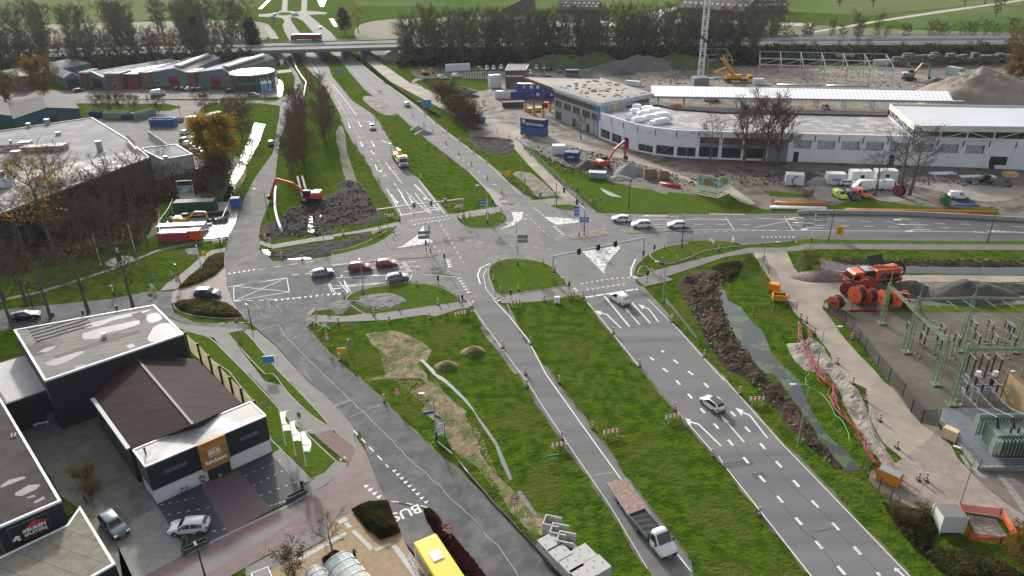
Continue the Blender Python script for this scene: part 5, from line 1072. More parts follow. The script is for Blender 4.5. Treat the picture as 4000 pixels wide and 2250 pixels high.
put('suv','3c4450','d1432,845 1560,842','dark car with a pale roof crossing the red brick junction mouth',group=CG,roofhx='c5c9ce')
put('wagon','15171a','d105,1015 270,990','black estate car on the street at the left edge',group=CG)
put('hatch','6f7880','a1948,1060 1948,1020','grey car driving down the side road beside the ditch',group=CG)
put('suv','b9bcc0','b280,905 292,950','silver car coming down the left carriageway ahead of the crane truck',group=CG)
put('suv','d8dadc','b545,775 520,745','white car driving away up the right carriageway behind the beacons',group=CG)
for k,(s,hx,kd,lab)in enumerate((('a1305,975 1365,950','d9dadc','hatch','white car standing alone at the top of the staff car park'),('a1300,1035 1365,1005','3d4247','suv','dark car in the upper left of the staff car park block'),('a1385,1020 1425,995','aab0b6','hatch','silver car at the upper right of the staff car park block'),('a1330,1055 1375,1030','c2c5c8','wagon','pale estate between the two dark cars of the staff car park'),('a1345,1080 1410,1045','4c555e','suv','slate car in the middle of the staff car park block'),('a1375,1095 1435,1062','d5d7d9','hatch','white car third from the bottom of the staff car park block'),('a1410,1110 1460,1078','565f69','wagon','grey estate second from the bottom of the staff car park block'),('a1432,1130 1490,1098','c9ccd0','hatch','silver car at the bottom of the staff car park block'),('a1355,1245 1415,1235','8a8f94','hatch','silver grey car parked below the small white annexe'))):
 put(kd,hx,s,lab,group='cars in the staff car park')
for s,hx,kd,lab in(('a1262,652 1300,640','2a2d33','hatch','black car leftmost of the five by the ridge skylight units'),('a1300,655 1335,640','6e2430','hatch','dark red car second of the five by the ridge skylight units'),('a1335,655 1380,640','d8dadc','hatch','white car in the middle of the five by the ridge skylight units'),('a1378,658 1415,645','202328','hatch','black car fourth of the five by the ridge skylight units'),('a1425,652 1468,645','282b31','wagon','black estate rightmost of the five by the ridge skylight units'),('a1625,662 1690,662','1d2430','sedan','dark saloon parked beside the brick corner bay'),('a1795,690 1855,690','1b1f26','sedan','black saloon parked in front of the glazed entrance'),('a1942,640 1945,672','c06a78','hatch','pink and white car parked beside the three banners'),('a545,662 590,655','1e2126','hatch','black car parked by the navy roller door')):
 put(kd,hx,s,lab,group='cars parked in front of the warehouses')
put('bigvan','d6d9dc','a1095,690 1180,680','large white van parked in front of the low dark unit')
for s,hx,kd,lab in(('b752,568 818,566','d8dadc','minivan','small white van at the left of the muddy site car park'),('b858,556 925,552','dadcde','minivan','small white van beside the tree guards of the site car park'),('b1040,500 1072,515','7fa83a','minivan','lime green van in the row of the site car park'),('b1108,492 1106,515','d2d4d6','minivan','white van right of the lime green one in the site car park'),('b1155,490 1155,513','cfd2d4','minivan','third van of the row in the site car park'),('b1208,484 1208,508','d8dadc','minivan','white van next to the brick depot in the row'),('b1042,460 1042,478','d2d4d6','minivan','white van in the back row above the lime green one'),('b1165,470 1250,468','3b4754','wagon','long dark car in the back row of the site car park'),('b1060,540 1120,532','2f3a44','wagon','dark car behind the stacked tree guards'),('b1380,442 1380,460','d9dbdd','minivan','white van behind the brick depot roof'),('b1325,448 1320,462','c9cccf','minivan','silver van left of the van behind the brick depot'),('b1438,462 1438,485','c5cc2e','minivan','bright yellow green van beyond the corner office'),('b1508,458 1510,478','c9b22c','minivan','yellow van beyond the corner office'),('b1572,480 1592,458','5b2836','suv','dark red car beyond the corner office'),('b1590,490 1632,480','d6d2d4','minivan','white van with a pink mark beyond the corner office'),('b1512,485 1512,508','d5d7d9','minivan','white van in front of the yellow one'),('b1460,485 1465,512','c9c8c2','minivan','cream van half hidden by the brown tree'),('b1540,515 1570,500','2a2c30','hatch','black car right of the brown tree'),('b1415,520 1418,545','d9dbdd','minivan','white van between the brick depot and the corner office'),('b1535,540 1552,552','2d4048','hatch','dark teal car just behind the corner office roof'),('b1615,528 1680,535','3e4e5e','wagon','dark pickup beside the navy container')):
 put(kd,hx,s,lab,group='vehicles in the site car park')
for s,hx,kd,lab in(('c690,805 690,780','d5d8da','minivan','left one of two white vans under the canopy'),('c758,808 757,782','d8dadc','minivan','right one of two white vans under the canopy'),('c1125,770 1170,800','8b9096','suv','grey pickup under the canopy right of the two vans'),('c270,725 380,725','cfd4c4','bigvan','white van with a yellow green stripe half under the canopy'),('c1260,1330 1350,1330','d9dadc','wagon','white estate beside the lettered white container'),('c1500,1362 1340,1362','dcdee0','bigvan','large white van left of the bare tree trunk'),('c1520,1362 1665,1358','d8dbde','bigvan','large white van right of the bare tree trunk'),('c1210,1400 1285,1440','b0d030','minivan','lime green van parked with its rear doors to the road'),('c1370,1395 1440,1425','d2602a','minivan','orange van parked beside the lime green one'),('c1300,1405 1360,1440','25272b','minivan','black van between the lime green and the orange one'),('c2040,1425 2160,1428','dcdee0','minivan','white van on the pale mud at the right')):
 put(kd,hx,s,lab,group='vehicles on the building site')
zz=FLY[5]
for s,hx,kd,lab in(('c1000,243 1060,243','6e7478','suv','grey car on the motorway right of the mobile crane'),('c1700,245 1750,246','c9cdd0','wagon','pale car on the motorway at the far right'),('b1455,292 1490,292','d2d4d6','hatch','white car on the near motorway lane above the site car park')):
 o=put(kd,hx,s,lab,group='cars on the motorway');a,b=W(s,zz);o.location=(a+b)/2
for s,hx,kd,lab in(('v1875,250 1940,235','9fb2c0','hatch','pale blue car entering the far roundabout'),('v2170,250 2280,240','b9c4cc','bigvan','grey van on the far roundabout'),('a2300,200 2302,212','8a2024','hatch','red car leaving the far roundabout')):put(kd,hx,s,lab,group='vehicles at the far roundabout')
def cab(par,x,w,h,col,z0=.55,L=2.1):
 m=MB();pr=[(x-L/2,z0),(x+L/2,z0),(x+L/2+.05,z0+1.0),(x+L/2-.12,h-.35),(x+L/2-.5,h),(x-L/2,h)]
 for s in(-1,1):m.v+=[(a,s*w/2,b)for a,b in pr]
 n=6;m.f=[tuple(range(n)),tuple(range(2*n-1,n-1,-1))]+[((i+1)%n,i,n+i,n+(i+1)%n)for i in range(n)];m.m=[0]*len(m.f);c=m.build('cab',col,par,bevel=.06)
 m=MB();a,b=pr[2],pr[3];f=lambda t:(a[0]+(b[0]-a[0])*t+.03,a[1]+(b[1]-a[1])*t);p0,p1=f(.08),f(.92)
 m.quad((p0[0],-w*.45,p0[1]),(p0[0],w*.45,p0[1]),(p1[0],w*.43,p1[1]),(p1[0],-w*.43,p1[1]));m.build('windscreen',CGL,c)
 for s in(-1,1):
  m=MB();y=s*(w/2+.015);q=[(x-.35,y,z0+.95),(x+L/2-.2,y,z0+.95),(x+L/2-.35,y,h-.5),(x-.35,y,h-.5)];m.quad(*(q if s<0 else q[::-1]));m.build('side_window',CGL,c)
  m=MB();m.box((x+L/2-.05,s*(w/2+.18),z0+1.25),(.12,.25,.55));m.build('wing_mirror',TRIMB,c)
  m=MB();m.box((x+L/2+.04,s*w*.38,z0+.2),(.06,.35,.18));m.build('headlight',LAMPW,c)
 m=MB();m.box((x+L/2+.05,0,z0-.02),(.1,w*.95,.3));m.box((x+L/2+.06,0,z0+.45),(.03,w*.6,.3));m.build('grille',TRIMB,c);return c
def truck(label,s,L,w=2.5,axles=(),name='truck',cat='truck',z=0,chassis=(.55,.95),r=.48,group=None):
 c,rz=pose(s);rt=root(name,label,cat,(c.x,c.y,z),rz,group);m=MB();m.b2(-L/2,L/2-.6,-.45,.45,*chassis);m.b2(-L/2,L/2-2.4,-w/2+.12,-w/2+.4,chassis[0],chassis[1]-.05);m.b2(-L/2,L/2-2.4,w/2-.4,w/2-.12,chassis[0],chassis[1]-.05);m.build('chassis',TRIMB,rt)
 for x in axles:
  for sd in(-1,1):wheel(rt,x,sd*(w/2),r,.35)
 return rt
HW=paint('dcdee0');YEL=P('crane_yellow','d49a1c',.4);ORG=P('orange_paint','d5581c',.4,coat=.4)
t=truck('blue and white box van on the sand track beside the dark hedge','b1005,870 1070,885',6.0,2.1,(-1.9,1.9),'box_van','van',r=.36)
cab(t,2.1,2.0,2.2,P('box_blue','2f86b8',.4),.4,1.7);m=MB();m.b2(-3,1.2,-1.05,1.05,.75,2.95);b=m.build('box_body',P('box_blue'[:0]+'box_van_blue','2c8fc4',.45),t);m=MB();m.b2(-3.01,1.21,-1.07,1.07,2.95,3.02);m.build('box_roof',HW,b);m=MB();m.b2(-2.6,.4,-1.07,-1.055,1.1,2.5);m.build('box_picture',M('box_picture',hexc('c99a80'),hexc('d8dde0'),sc=1.5,rough=.6),b)
t=truck('white and yellow truck carrying a folded yellow loading crane, coming down the left carriageway','b440,1110 525,1225',12.5,2.5,(-4.6,-3.3,-2.0,4.6),'crane_truck');cab(t,5.1,2.5,3.1,HW)
m=MB();m.b2(5.3,6.0,-.8,.8,3.1,3.3);m.build('roof_sign',YEL,t)
m=MB();m.b2(-6,3.6,-1.25,1.25,.95,1.2);m.build('load_bed',TRIMB,t)
m=MB();m.b2(.8,2.6,-1.0,1.0,1.2,2.3);m.tube([(1.7,0,2.2),(1.7,0,3.6)],.35,8);m.beam((1.7,0,3.5),(-3.6,.2,3.0),.5,.6);m.beam((-3.6,.2,2.9),(.6,-.4,2.3),.4,.5);m.build('loading_crane',YEL,t)
m=MB();m.b2(-4.8,-1.5,-1.1,1.1,1.2,1.9);m.b2(-2.6,-1.2,-.2,.9,1.9,3.1);m.build('machine_body',P('machine_orange','c98a28',.5),t)
m=MB();m.b2(-2.5,-1.3,-.15,.95,2.2,3.0);m.build('machine_cab_glass',CGL,t)
m=MB()
for y in(-1.1,1.1):m.beam((-6.1,y,.9),(-6.3,y,3.2),.12)
for k in range(7):m.beam((-6.1-.03*k,-1.1,1.1+k*.33),(-6.1-.03*k,1.1,1.1+k*.33),.08)
m.build('loading_ramp',TRIMB,t)
a,b=W('a2295,302 2080,302',zz)
t=truck('dark red articulated lorry with a white roof crossing the flyover','a2295,302 2080,302',16.5,2.5,(-6.6,-5.3,-4.0,3.4,6.6),'articulated_lorry','lorry',zz);t.location=((a.x+b.x)/2,(a.y+b.y)/2+1,zz);MAR=P('maroon_tarpaulin','6e1c2c',.5)
t.location.x+=1;cab(t,7.1,2.5,3.7,P('cab_red','8a1c28',.4));m=MB();m.b2(-8.2,5.4,-1.27,1.27,1.25,3.95);tr=m.build('trailer',MAR,t);m=MB();m.b2(-8.2,5.4,-1.29,1.29,3.95,4.03);m.build('trailer_roof',HW,tr)
t=truck('white tipper truck with a dark open bed towing a flat trailer, near the bottom edge','h2215,1090 2385,1290',5.6,1.95,(-1.7,1.7),'tipper_truck',r=.36,chassis=(.4,.75))
_=0
m=body_loft([(.5,1.9),(.55,2.2),(.9,2.3),(1.4,2.25),(2.1,1.35),(2.3,1.28),(2.75,1.1),(2.95,.9),(3.0,.55)],1.95,1.25,.3);cb=m.build('cab',HW,t,True)
m=MB();m.quad((2.12,-.8,1.42),(2.12,.8,1.42),(1.45,.72,2.24),(1.45,-.72,2.24));m.build('windscreen',CGL,cb)
for s in(-1,1):
 m=MB();q=[(.8,s*.975,1.3),(1.95,s*.97,1.3),(1.4,s*.87,2.1),(.8,s*.87,2.1)];m.quad(*(q if s<0 else q[::-1]));m.build('side_window',CGL,cb)
 m=MB();m.box((1.95,s*1.12,1.45),(.12,.25,.3));m.build('wing_mirror',TRIMB,cb);m=MB();m.box((2.8,s*.75,.85),(.2,.3,.2));m.build('headlight',LAMPW,cb)
m=MB();m.box((2.98,0,.5),(.12,1.8,.3));m.build('bumper_trim',TRIMB,cb);m=MB();m.box((3.05,0,.5),(.02,.5,.11));m.build('number_plate',PLATE,cb)
GB=P('grey_blue_steel','5f6c70',.5);m=MB()
for y in(-1.02,1.02):m.b2(-3.2,.35,y-.03,y+.03,.8,1.25)
m.b2(-3.23,-3.17,-1.02,1.02,.8,1.25);m.b2(.32,.38,-1.02,1.02,.8,1.7);m.b2(-3.2,.35,-1,1,.76,.82);bd=m.build('tipper_bed',GB,t);m=MB()
for k in range(8):m.add([(-3.1+k*.42,-.95,1.08+.05*(k%2)),(-3.1+(k+1)*.42,-.95,1.08+.05*((k+1)%2)),(-3.1+(k+1)*.42,.95,1.12-.05*((k+1)%2)),(-3.1+k*.42,.95,1.12-.05*(k%2))],[(0,1,2,3)])
m.build('net_cover',P('dark_net','2c2b2a',.9),bd)
c,rz=pose('h2065,850 2180,1020');t=root('flat_trailer','flat trailer with a worn wooden bed behind the white tipper truck','trailer',(c.x,c.y,0),rz)
m=MB();m.b2(-3.1,3.1,-1.2,1.2,.82,.92);m.build('bed',M('worn_bed',hexc('8a7470'),hexc('6f5c55'),sc=1.3,rough=.8,c3=hexc('a3845e'),sc3=3,lo3=.55,hi3=.6),t);m=MB();m.b2(-3.1,3.1,-1.24,-1.2,.72,.98);m.b2(-3.1,3.1,1.2,1.24,.72,.98);m.b2(3.1,3.16,-1.2,1.2,.6,1.1);m.build('edge_rail',METAL,t)
m=MB();m.beam((3.1,0,.6),(4.6,0,.55),.2);m.b2(-2.5,3,-.5,.5,.55,.8);m.build('drawbar',TRIMB,t)
for x in(-.6,.3):
 for s in(-1,1):wheel(t,x,s*1.1,.33)
a=V2(w1('u1700,560',0));F=W('u1705,545 1885,462',3.0);u=(F[1]-F[0]).normalized();D=W('u1885,462 2176,902',3.0);dr_=(D[1]-D[0]).normalized();hw_=1.27
fc=(V2(F[0])+V2(F[1]))/2;bc=fc+V2(dr_)*6.1;t=root('bus','yellow bus with a white roof hatch waiting in the bus lane at the bottom edge','bus',(bc.x,bc.y,0),atan2(-dr_.y,-dr_.x));BY=P('bus_yellow','e8bc1c',.35,coat=.4)
m=MB();m.b2(-6,6,-hw_,hw_,.35,2.95);m.build('body',BY,t,bevel=.15)
m=MB();m.b2(-5.8,5.4,-hw_-.015,-hw_+.1,1.25,2.5);m.build('side_window',CGL,t);m=MB();m.b2(-5.8,5.4,hw_-.1,hw_+.015,1.25,2.5)
m.build('side_window',CGL,t)
m=MB()
for k in range(9):m.b2(-5.5+k*1.2,-4.9+k*1.2,hw_+.016,hw_+.03,1.45,2.2)
m.build('seat_reflection' if False else 'painted_reflection',P('pale_reflection','7d8a90',.5),t)  # pale panels on the bus windows paint in seat reflections
m=MB();m.b2(-3,3,hw_-.05,hw_+.02,.5,1.1);m.build('blue_panel',P('bus_blue','2b6fa8',.4),t)
m=MB();m.b2(5.95,6.03,-1.1,1.1,1.0,2.7);m.build('windscreen',CGL,t);m=MB();m.box((3.2,0,3.0),(1.3,1.1,.14));m.build('roof_hatch',P('white_hatch','e4e6e8',.4),t)
m=MB();m.box((-1.6,-.05,3.02),(2.6,1.5,.28));ac=m.build('air_conditioner',P('white_hatch','e4e6e8'),t,bevel=.05);m=MB()
for x in(-.95,-1.7):m.tube([(x,-.1,3.1),(x,-.1,3.18)],.26,12)
m.build('fan',TRIMB,ac)
for x in(-3.2,3.4):
 for s in(-1,1):wheel(t,x,s*hw_,.48,.3)
t=truck('orange suction truck with an open dark lid standing in the cable yard','r120,440 800,360',9.6,2.5,(-3.3,-2.0,1.6,3.3),'suction_truck');t.rotation_euler.z+=pi
_c,rz=pose('r760,400 90,470');t.location=(_c.x,_c.y+1.2,0);t.rotation_euler.z=rz;cab(t,3.75,2.5,3.0,ORG)
m=MB();m.b2(.5,2.5,-1.22,1.22,.95,2.95);m.build('engine_box',P('black_box','202225',.5),t);m=MB();m.b2(.9,2.4,-1.0,1.0,2.96,3.1);m.build('silver_top',ALU,t)
m=MB();pr=[(-4.6,1.3),(-4.3,.95),(.2,.95),(.5,1.6),(.5,2.7),(.2,3.1),(-4.4,3.1)]
for s in(-1,1):m.v+=[(a_,s*1.25,b_)for a_,b_ in pr]
m.f=[tuple(range(7)),tuple(range(13,6,-1))]+[((i+1)%7,i,7+i,7+(i+1)%7)for i in range(7)];m.m=[0]*len(m.f);tk=m.build('tank',ORG,t,bevel=.08)
m=MB();q=1.27
for s in(-1,1):m.add([(-1.2,s*q,1.3),(-.3,s*q,1.3),(-.9,s*q,2.5),(-1.8,s*q,2.5)],[(0,1,2,3)])
m.build('blue_stripe',P('blue_stripe','244a8c',.4),tk);m=MB();m.b2(-4.2,-1.6,-1.265,1.265,1.3,2.2);m.build('dark_panel',P('black_box','202225'),tk)
m=MB()
for k in range(14):m.b2(-3.9+k*.24,-3.76+k*.24,.3,.62,3.1,3.12)
m.build('roof_lettering',TRIMB,tk)
m=MB();m.add([(.6,-.9,3.1),(-2.2,-.9,3.3),(-2.2,-1.9,4.6),(.6,-1.9,4.5)],[(0,1,2,3)]);m.add([(.6,-.7,3.1),(-2.2,-.7,3.3),(-2.2,-1.7,4.75),(.6,-1.7,4.65)],[(3,2,1,0)]);m.add([(.6,-.9,3.1),(.6,-1.9,4.5),(.6,-1.7,4.65),(.6,-.7,3.1)],[(0,1,2,3)]);m.add([(-2.2,-.9,3.3),(-2.2,-1.9,4.6),(-2.2,-1.7,4.75),(-2.2,-.7,3.3)],[(3,2,1,0)]);m.add([(.6,-1.9,4.5),(-2.2,-1.9,4.6),(-2.2,-1.7,4.75),(.6,-1.7,4.65)],[(0,1,2,3)]);m.build('open_lid',P('black_box','202225'),t)
m=MB();m.tube([(-1.5,-.6,3.4),(-3.6,-.4,3.7),(-5.0,-.1,3.5),(-5.7,.2,2.7),(-5.6,.5,1.9),(-4.9,.7,1.4)],.24,8);m.build('suction_hose',TRIMB,t)
c,rz=pose('c435,590 585,590');t=root('mobile_crane','yellow mobile crane with its boom raised in front of the tower mast','crane',(c.x,c.y,0),rz)
m=MB();m.b2(-5.5,4,-1.3,1.3,.8,1.5);m.build('carrier',P('dark_carrier','3b3d40',.6),t);cab(t,5,2.5,2.9,YEL,.7)
for x in(-4.2,-2.8,2,3.6):
 for s in(-1,1):wheel(t,x,s*1.3,.6,.4)
m=MB();m.b2(-4.6,.6,-1.2,1.2,1.6,3.0);m.b2(.6,1.8,-1.2,.2,1.6,3.2);m.build('upper_carriage',YEL,t)
tp=w1('c405,400',9);tl=Vector((tp.x-c.x,tp.y-c.y,0));e1=Matrix.Rotation(-rz,3,'Z')@V2(w1('c408,405',14)-c,0)
def lz(s,z):q=w1(s,z);v=Matrix.Rotation(-rz,3,'Z')@(q-Vector((c.x,c.y,0)));return(v.x,v.y,z)
m=MB();m.beam((-1.5,0,2.8),lz('c405,405',15.5),1.0,1.2);m.build('boom',YEL,t);m=MB();m.beam(lz('c405,405',15.5),lz('c225,235',26),.5,.6);m.build('boom_tip',TRIMB,t);m=MB();m.beam((-4,0,3),lz('c345,520',6),.5,.5);m.beam(lz('c345,520',6),lz('c460,470',6),.3);m.build('counter_arm',YEL,t)
def excavator(label,s,col,boom,sc=1.0,wheels=False,name='excavator',swing=0):
 c,rz=pose(s);r=root(name,label,'excavator',(c.x,c.y,0),rz);cm=P('exc_'+col,col,.45)
 if wheels:
  m=MB();m.b2(-1.8,1.8,-.5,.5,.7,1.1);m.build('undercarriage',TRIMB,r)
  for x in(-1.3,1.3):
   for s_ in(-1,1):wheel(r,x,s_*1.2,.52,.4)
 else:
  for s_ in(-1,1):
   m=MB();pr=[(-1.9,.45),(-1.6,0),(1.6,0),(1.9,.45),(1.6,.85),(-1.6,.85)]
   for y in(s_*1.35,s_*.8):m.v+=[(a,y,b)for a,b in pr]
   m.f=[tuple(range(6)),tuple(range(11,5,-1))]+[((i+1)%6,i,6+i,6+(i+1)%6)for i in range(6)];m.m=[0]*8;m.build('crawler_track',TYRE,r)
  m=MB();m.b2(-1,1,-.8,.8,.4,1.0);m.build('undercarriage',TRIMB,r)
 m=MB();m.b2(-2.3,1.1,-1.3,1.3,1.15,2.2);u=m.build('upper_body',cm,r,bevel=.12);m=MB();m.b2(-2.1,-.6,-1.1,1.1,2.2,2.45);m.build('engine_cover',P('pale_cover','c9c0b4',.5),u)
 m=MB();m.b2(-.3,1.25,.35,1.3,1.3,2.9);cbb=m.build('cab',TRIMB,u,bevel=.05);m=MB();m.b2(1.26,1.28,.45,1.2,1.6,2.75);m.b2(-.1,1.1,1.31,1.33,1.7,2.75);m.build('cab_window',CGL,cbb)
 m=MB()
 for a,b in zip(boom[:-1],boom[1:]):m.beam((a[0],-.1,a[1]),(b[0],-.1,b[1]),.38,.48)
 m.build('boom',cm,r);e=boom[-1];m=MB();m.add([(e[0]-.1,-.6,e[1]+.2),(e[0]+.7,-.6,e[1]),(e[0]+.5,-.6,e[1]-.8),(e[0]-.4,-.6,e[1]-.7),(e[0]-.1,.4,e[1]+.2),(e[0]+.7,.4,e[1]),(e[0]+.5,.4,e[1]-.8),(e[0]-.4,.4,e[1]-.7)],[(0,1,2,3),(7,6,5,4),(0,4,5,1),(2,6,7,3),(0,3,7,4)]);m.build('bucket',TRIMB,r)
 m=MB();m.beam((.9,-.1,1.5),(boom[1][0]-.4,-.1,boom[1][1]-.4),.14);m.build('hydraulic_ram',ALU,r);r.scale=(sc,)*3;return r
BO=[(1.0,1.7),(3.6,4.4),(6.6,4.0),(8.0,1.2)]
excavator('orange red crawler excavator digging in the dark mud beside the side road','d2300,165 2180,165','c8401c',[(1.0,1.7),(3.4,4.0),(6.8,5.0),(8.6,1.4)],1.15)
excavator('red wheeled excavator with a grab beside the sand heaps below the white hall','b1905,1215 1990,1200','b02c1c',[(1,1.7),(3,4.6),(6.2,6.6),(6.6,2.2)],1.0,True)
excavator('pale green crawler excavator at the right of the building site','c1700,575 1790,575','5f7a68',[(1.0,1.7),(3.0,5.0),(5.2,4.6),(5.6,1.0)],1.3)
excavator('yellow digger parked at the left of the site car park','b650,540 690,535','c98a1c',[(1.0,1.7),(2.6,3.6),(4.2,3.0),(4.2,1.0)],.8)
excavator('yellow digger standing between the pipe stacks of the roadside compound','t500,930 740,915','c89020',[(1.0,1.7),(3.2,3.4),(6.0,3.2),(6.2,1.2)],.85)
excavator('grey telehandler on the mud at the right hand edge of the site','c2330,1320 2270,1320','6f7478',[(1.0,1.7),(2.6,1.9),(4.0,1.5),(4.6,.8)],.8,True,'telehandler')
excavator('green and white tractor with a dumper beside the white site trailer','c2110,565 2150,570','6c8070',[(1.0,1.6),(1.6,1.7),(2.0,1.2),(2.1,1.0)],.9,True,'tractor')
GALV=P('lamp_grey','9a9f9f',.5);BPOLE=P('black_pole','1c1d1e',.5);SW=P('sign_white','dfe0e0',.5);SB=P('sign_blue','1f55a0',.45);SR=P('sign_red_band','b82a26',.5);SY=P('sign_yellow','e0a010',.5);SBK=P('sign_back','7c8386',.5);RUB=P('rubber_foot','2a2a2a',.9)
def dirv(s0,s1):
 a,b=W(s0+' '+s1);return atan2(b.y-a.y,b.x-a.x)
def lamp(s,label,h=8.6,arm=1.8,ang=0,col=None,double=False):
 c=w1(s);r=root('street_lamp',label,'street lamp',c,ang,'street lamps along the roads');col=col or GALV
 m=MB();m.tube([(0,0,0),(0,0,1.2),(0,0,h-.3)],[.11,.09,.055],8);m.build('pole',col,r)
 for s_ in((1,-1)if double else(1,)):
  m=MB();m.tube([(0,0,h-.4),(.15*s_,0,h-.05),(.5*s_,0,h),(arm*s_,0,h+.08)],.04,6);m.build('arm',col,r)
  m=MB();m.box(((arm+.3)*s_,0,h+.07),(.75,.26,.12));hd=m.build('lamp_head',P('lamp_head','d4d6d6',.4)if col!=BPOLE else col,r,bevel=.03)
 return r
for s,l,h,a,ang,c,d in(('i950,490','tall grey lamp post on the verge between the right carriageway and the weedy ditch',8.6,1.6,pi,None,0),('f685,695','grey lamp post at the mouth of the sand road with its arm over the road',6.6,1.9,0,None,0),('f1088,1345','grey lamp post among the red cables beside the sand road',6.4,2.0,.1,None,0),('i2100,975','grey lamp post by the orange netting with its arm to the upper left',7.6,1.5,2.4,None,0),('e225,820','lamp post on the grass island of the west arm',6.2,.8,1.9,None,0),('e2370,870','grey lamp post on the right verge below the crossing',7.2,1.2,3.0,None,0),('e1110,320','double armed lamp post on the north grass island with blue road signs',8.8,1.6,.1,None,1),('e1325,620','double armed lamp post at the tip of the central grass island',9.0,1.6,.5,None,1),('e2505,500','black lamp post on the east grass island',6.8,.9,2.0,BPOLE,0),('f1170,450','black lamp post by the yellow diversion sign on the east arm',7.6,.6,2.6,BPOLE,0),('f2310,455','black lamp post with a red marker near the right edge of the east arm',7.2,.6,2.6,BPOLE,0),('e2125,215','black lamp post in the grass north of the east arm',7.0,.5,1.0,BPOLE,0),('d1930,285','black lamp post between the side road and the mud',6.8,2.2,2.8,BPOLE,0),('d2337,530','white lamp post at the rim of the mud above the west arm',7.6,.5,1.7,GALV,0),('d1300,775','black post lamp at the planting bed of the brick junction',4.3,.3,2.2,BPOLE,0),('d1812,1080','black post lamp beside the corner of the local road',4.3,.3,2.2,BPOLE,0),('d235,915','black post lamp near the black estate car at the left',4.3,.3,2.2,BPOLE,0),('d1585,480','thin black lamp post in front of the pipe compound',5.6,.4,1.7,BPOLE,0),('a2082,1270','black lamp post at the upper part of the side road',6.4,1.4,2.8,BPOLE,0),('e355,170','white lamp post left of the turning lanes',6.4,.9,.3,GALV,0),('b178,1150','white lamp post on the left verge by the lane arrows',6.4,.9,.3,GALV,0),('b1357,1350','tall white lamp post right of the orange sign on the far verge',8.2,.4,.3,GALV,0),('a1302,850','thin black lamp post behind the skips',5.8,.6,2.5,BPOLE,0),('g1480,1475','black post lamp at the bottom edge of the street',4.3,.3,2.2,BPOLE,0),('a2430,920','thin grey lamp post on the left verge far up the left carriageway',6.4,.9,.3,GALV,0),('b32,920','grey lamp post near the mud ruts beside the left carriageway',6.4,.9,.3,GALV,0)):
 lamp(s,l,h,a,ang,c,bool(d))
r=lamp('h747,485','white lamp post carrying blue street name signs beside the straw covered bank',7.3,1.1,pi)
for z,x0,x1,an in((4.6,-1.35,0,.25),(4.1,0,1.0,-.7)):
 m=MB();m.box(((x0+x1)/2*cos(an),(x0+x1)/2*sin(an),z),(abs(x1-x0),.05,.42),an);m.build('street_sign',SB,r).rotation_euler.z=pi
m=MB();m.tube([(0,0,0),(0,0,.9)],.16,8);m.build('pole_base',BPOLE,r);m=MB();m.tube([(0,0,1.0),(0,0,1.6)],.17,8);m.build('blue_band',SB,r)
c=w1('h775,460');r=root('notice_board','white and blue notice board on two posts beside the lamp post with street signs','sign',c,.55);m=MB();m.box((0,0,1.35),(1.2,.06,1.5));m.build('panel',SW,r);m=MB();m.beam((-.6,0,0),(-.6,0,2.2),.1);m.beam((.6,0,0),(.6,0,2.2),.1);m.beam((-.6,0,2.15),(.6,0,2.15),.1);m.build('frame',SB,r)
m=MB()
for z in(1.7,1.5,1.3,1.1):m.box((0,-.04,z),(.8,.02,.05))
m.build('print',SBK,r)
a,b=W('h750,480 h858,570',.25);m=MB();m.beam(a,b,.12);tag(m.build('barrier_pole',P('red_white_pole','d8c4bc',.6)),'pale fallen barrier pole lying from the lamp post over the straw','pole')
def gantry(s0,s1,h,label,sig,back=False):
 a,b=W(s0+' '+s1);c=(a+b)/2;r=root('signal_gantry',label,'traffic light gantry',c,atan2(b.y-a.y,b.x-a.x));L=(b-a).length/2
 for x in(-L,L):
  m=MB();m.tube([(x,0,0),(x,0,h)],.12,8);p=m.build('post',GALV,r);m=MB()
  for k in range(4):m.tube([(x,0,.1+k*.6),(x,0,.4+k*.6)],.135,8)
  m.build('black_bands',BPOLE,p)
 m=MB();m.beam((-L,0,h),(L,0,h),.2,.22);m.build('crossbeam',GALV,r)
 for t in sig:
  x=-L+2*L*t;m=MB();pts=[(.36*cos(k*pi/8),.62+(.3 if sin(k*pi/8)>=0 else-.3)+.36*sin(k*pi/8)-.62)for k in range(16)]
  m.v=[(x+p[0],-.2,h+p[1])for p in pts]+[(x+p[0],.12,h+p[1])for p in pts];m.f=[tuple(range(16)),tuple(range(31,15,-1))]+[((i+1)%16,i,16+i,16+(i+1)%16)for i in range(16)];m.m=[0]*18
  sg=m.build('signal_board',SBK if back else BPOLE,r);m=MB()
  for z,y in((.3,-.22),(0,-.22),(-.3,-.22)):m.tube([(x,y,h+z),(x,y-.08,h+z)],.1,8)
  m.build('signal_lens',P('lens_dark','2a1a1a',.3),sg)
gantry('e335,372','e943,292',4.9,'grey signal gantry across the left carriageway with three grey signal boards',(.42,.62,.79),True)
gantry('e1582,742','e2225,602',5.2,'grey signal gantry across the right carriageway with three black signal boards',(.27,.48,.67))
gantry('e1605,192','e1805,402',5.7,'white signal gantry across the east arm seen almost end on',(.3,.75))
def sigpost(s,label,h=3.2,ang=0,dark=True):
 r=root('signal_post',label,'traffic light',w1(s),ang,'traffic light posts at the crossing');m=MB()
 m.tube([(0,0,0),(0,0,h)],.06,8);p=m.build('pole',SW,r);m=MB()
 for k in range(int(h/.6)):m.tube([(0,0,.1+k*.6),(0,0,.4+k*.6)],.07,8)
 m.build('black_bands',BPOLE,p);m=MB();m.box((0,-.15,h-.3),(.34,.26,.95));hd=m.build('signal_head',BPOLE,r,bevel=.04);m=MB()
 for z in(0,-.3,-.6):m.tube([(0,-.28,h+z),(0,-.38,h+z)],.1,8)
 m.build('signal_lens',MATS['lens_dark'],hd)
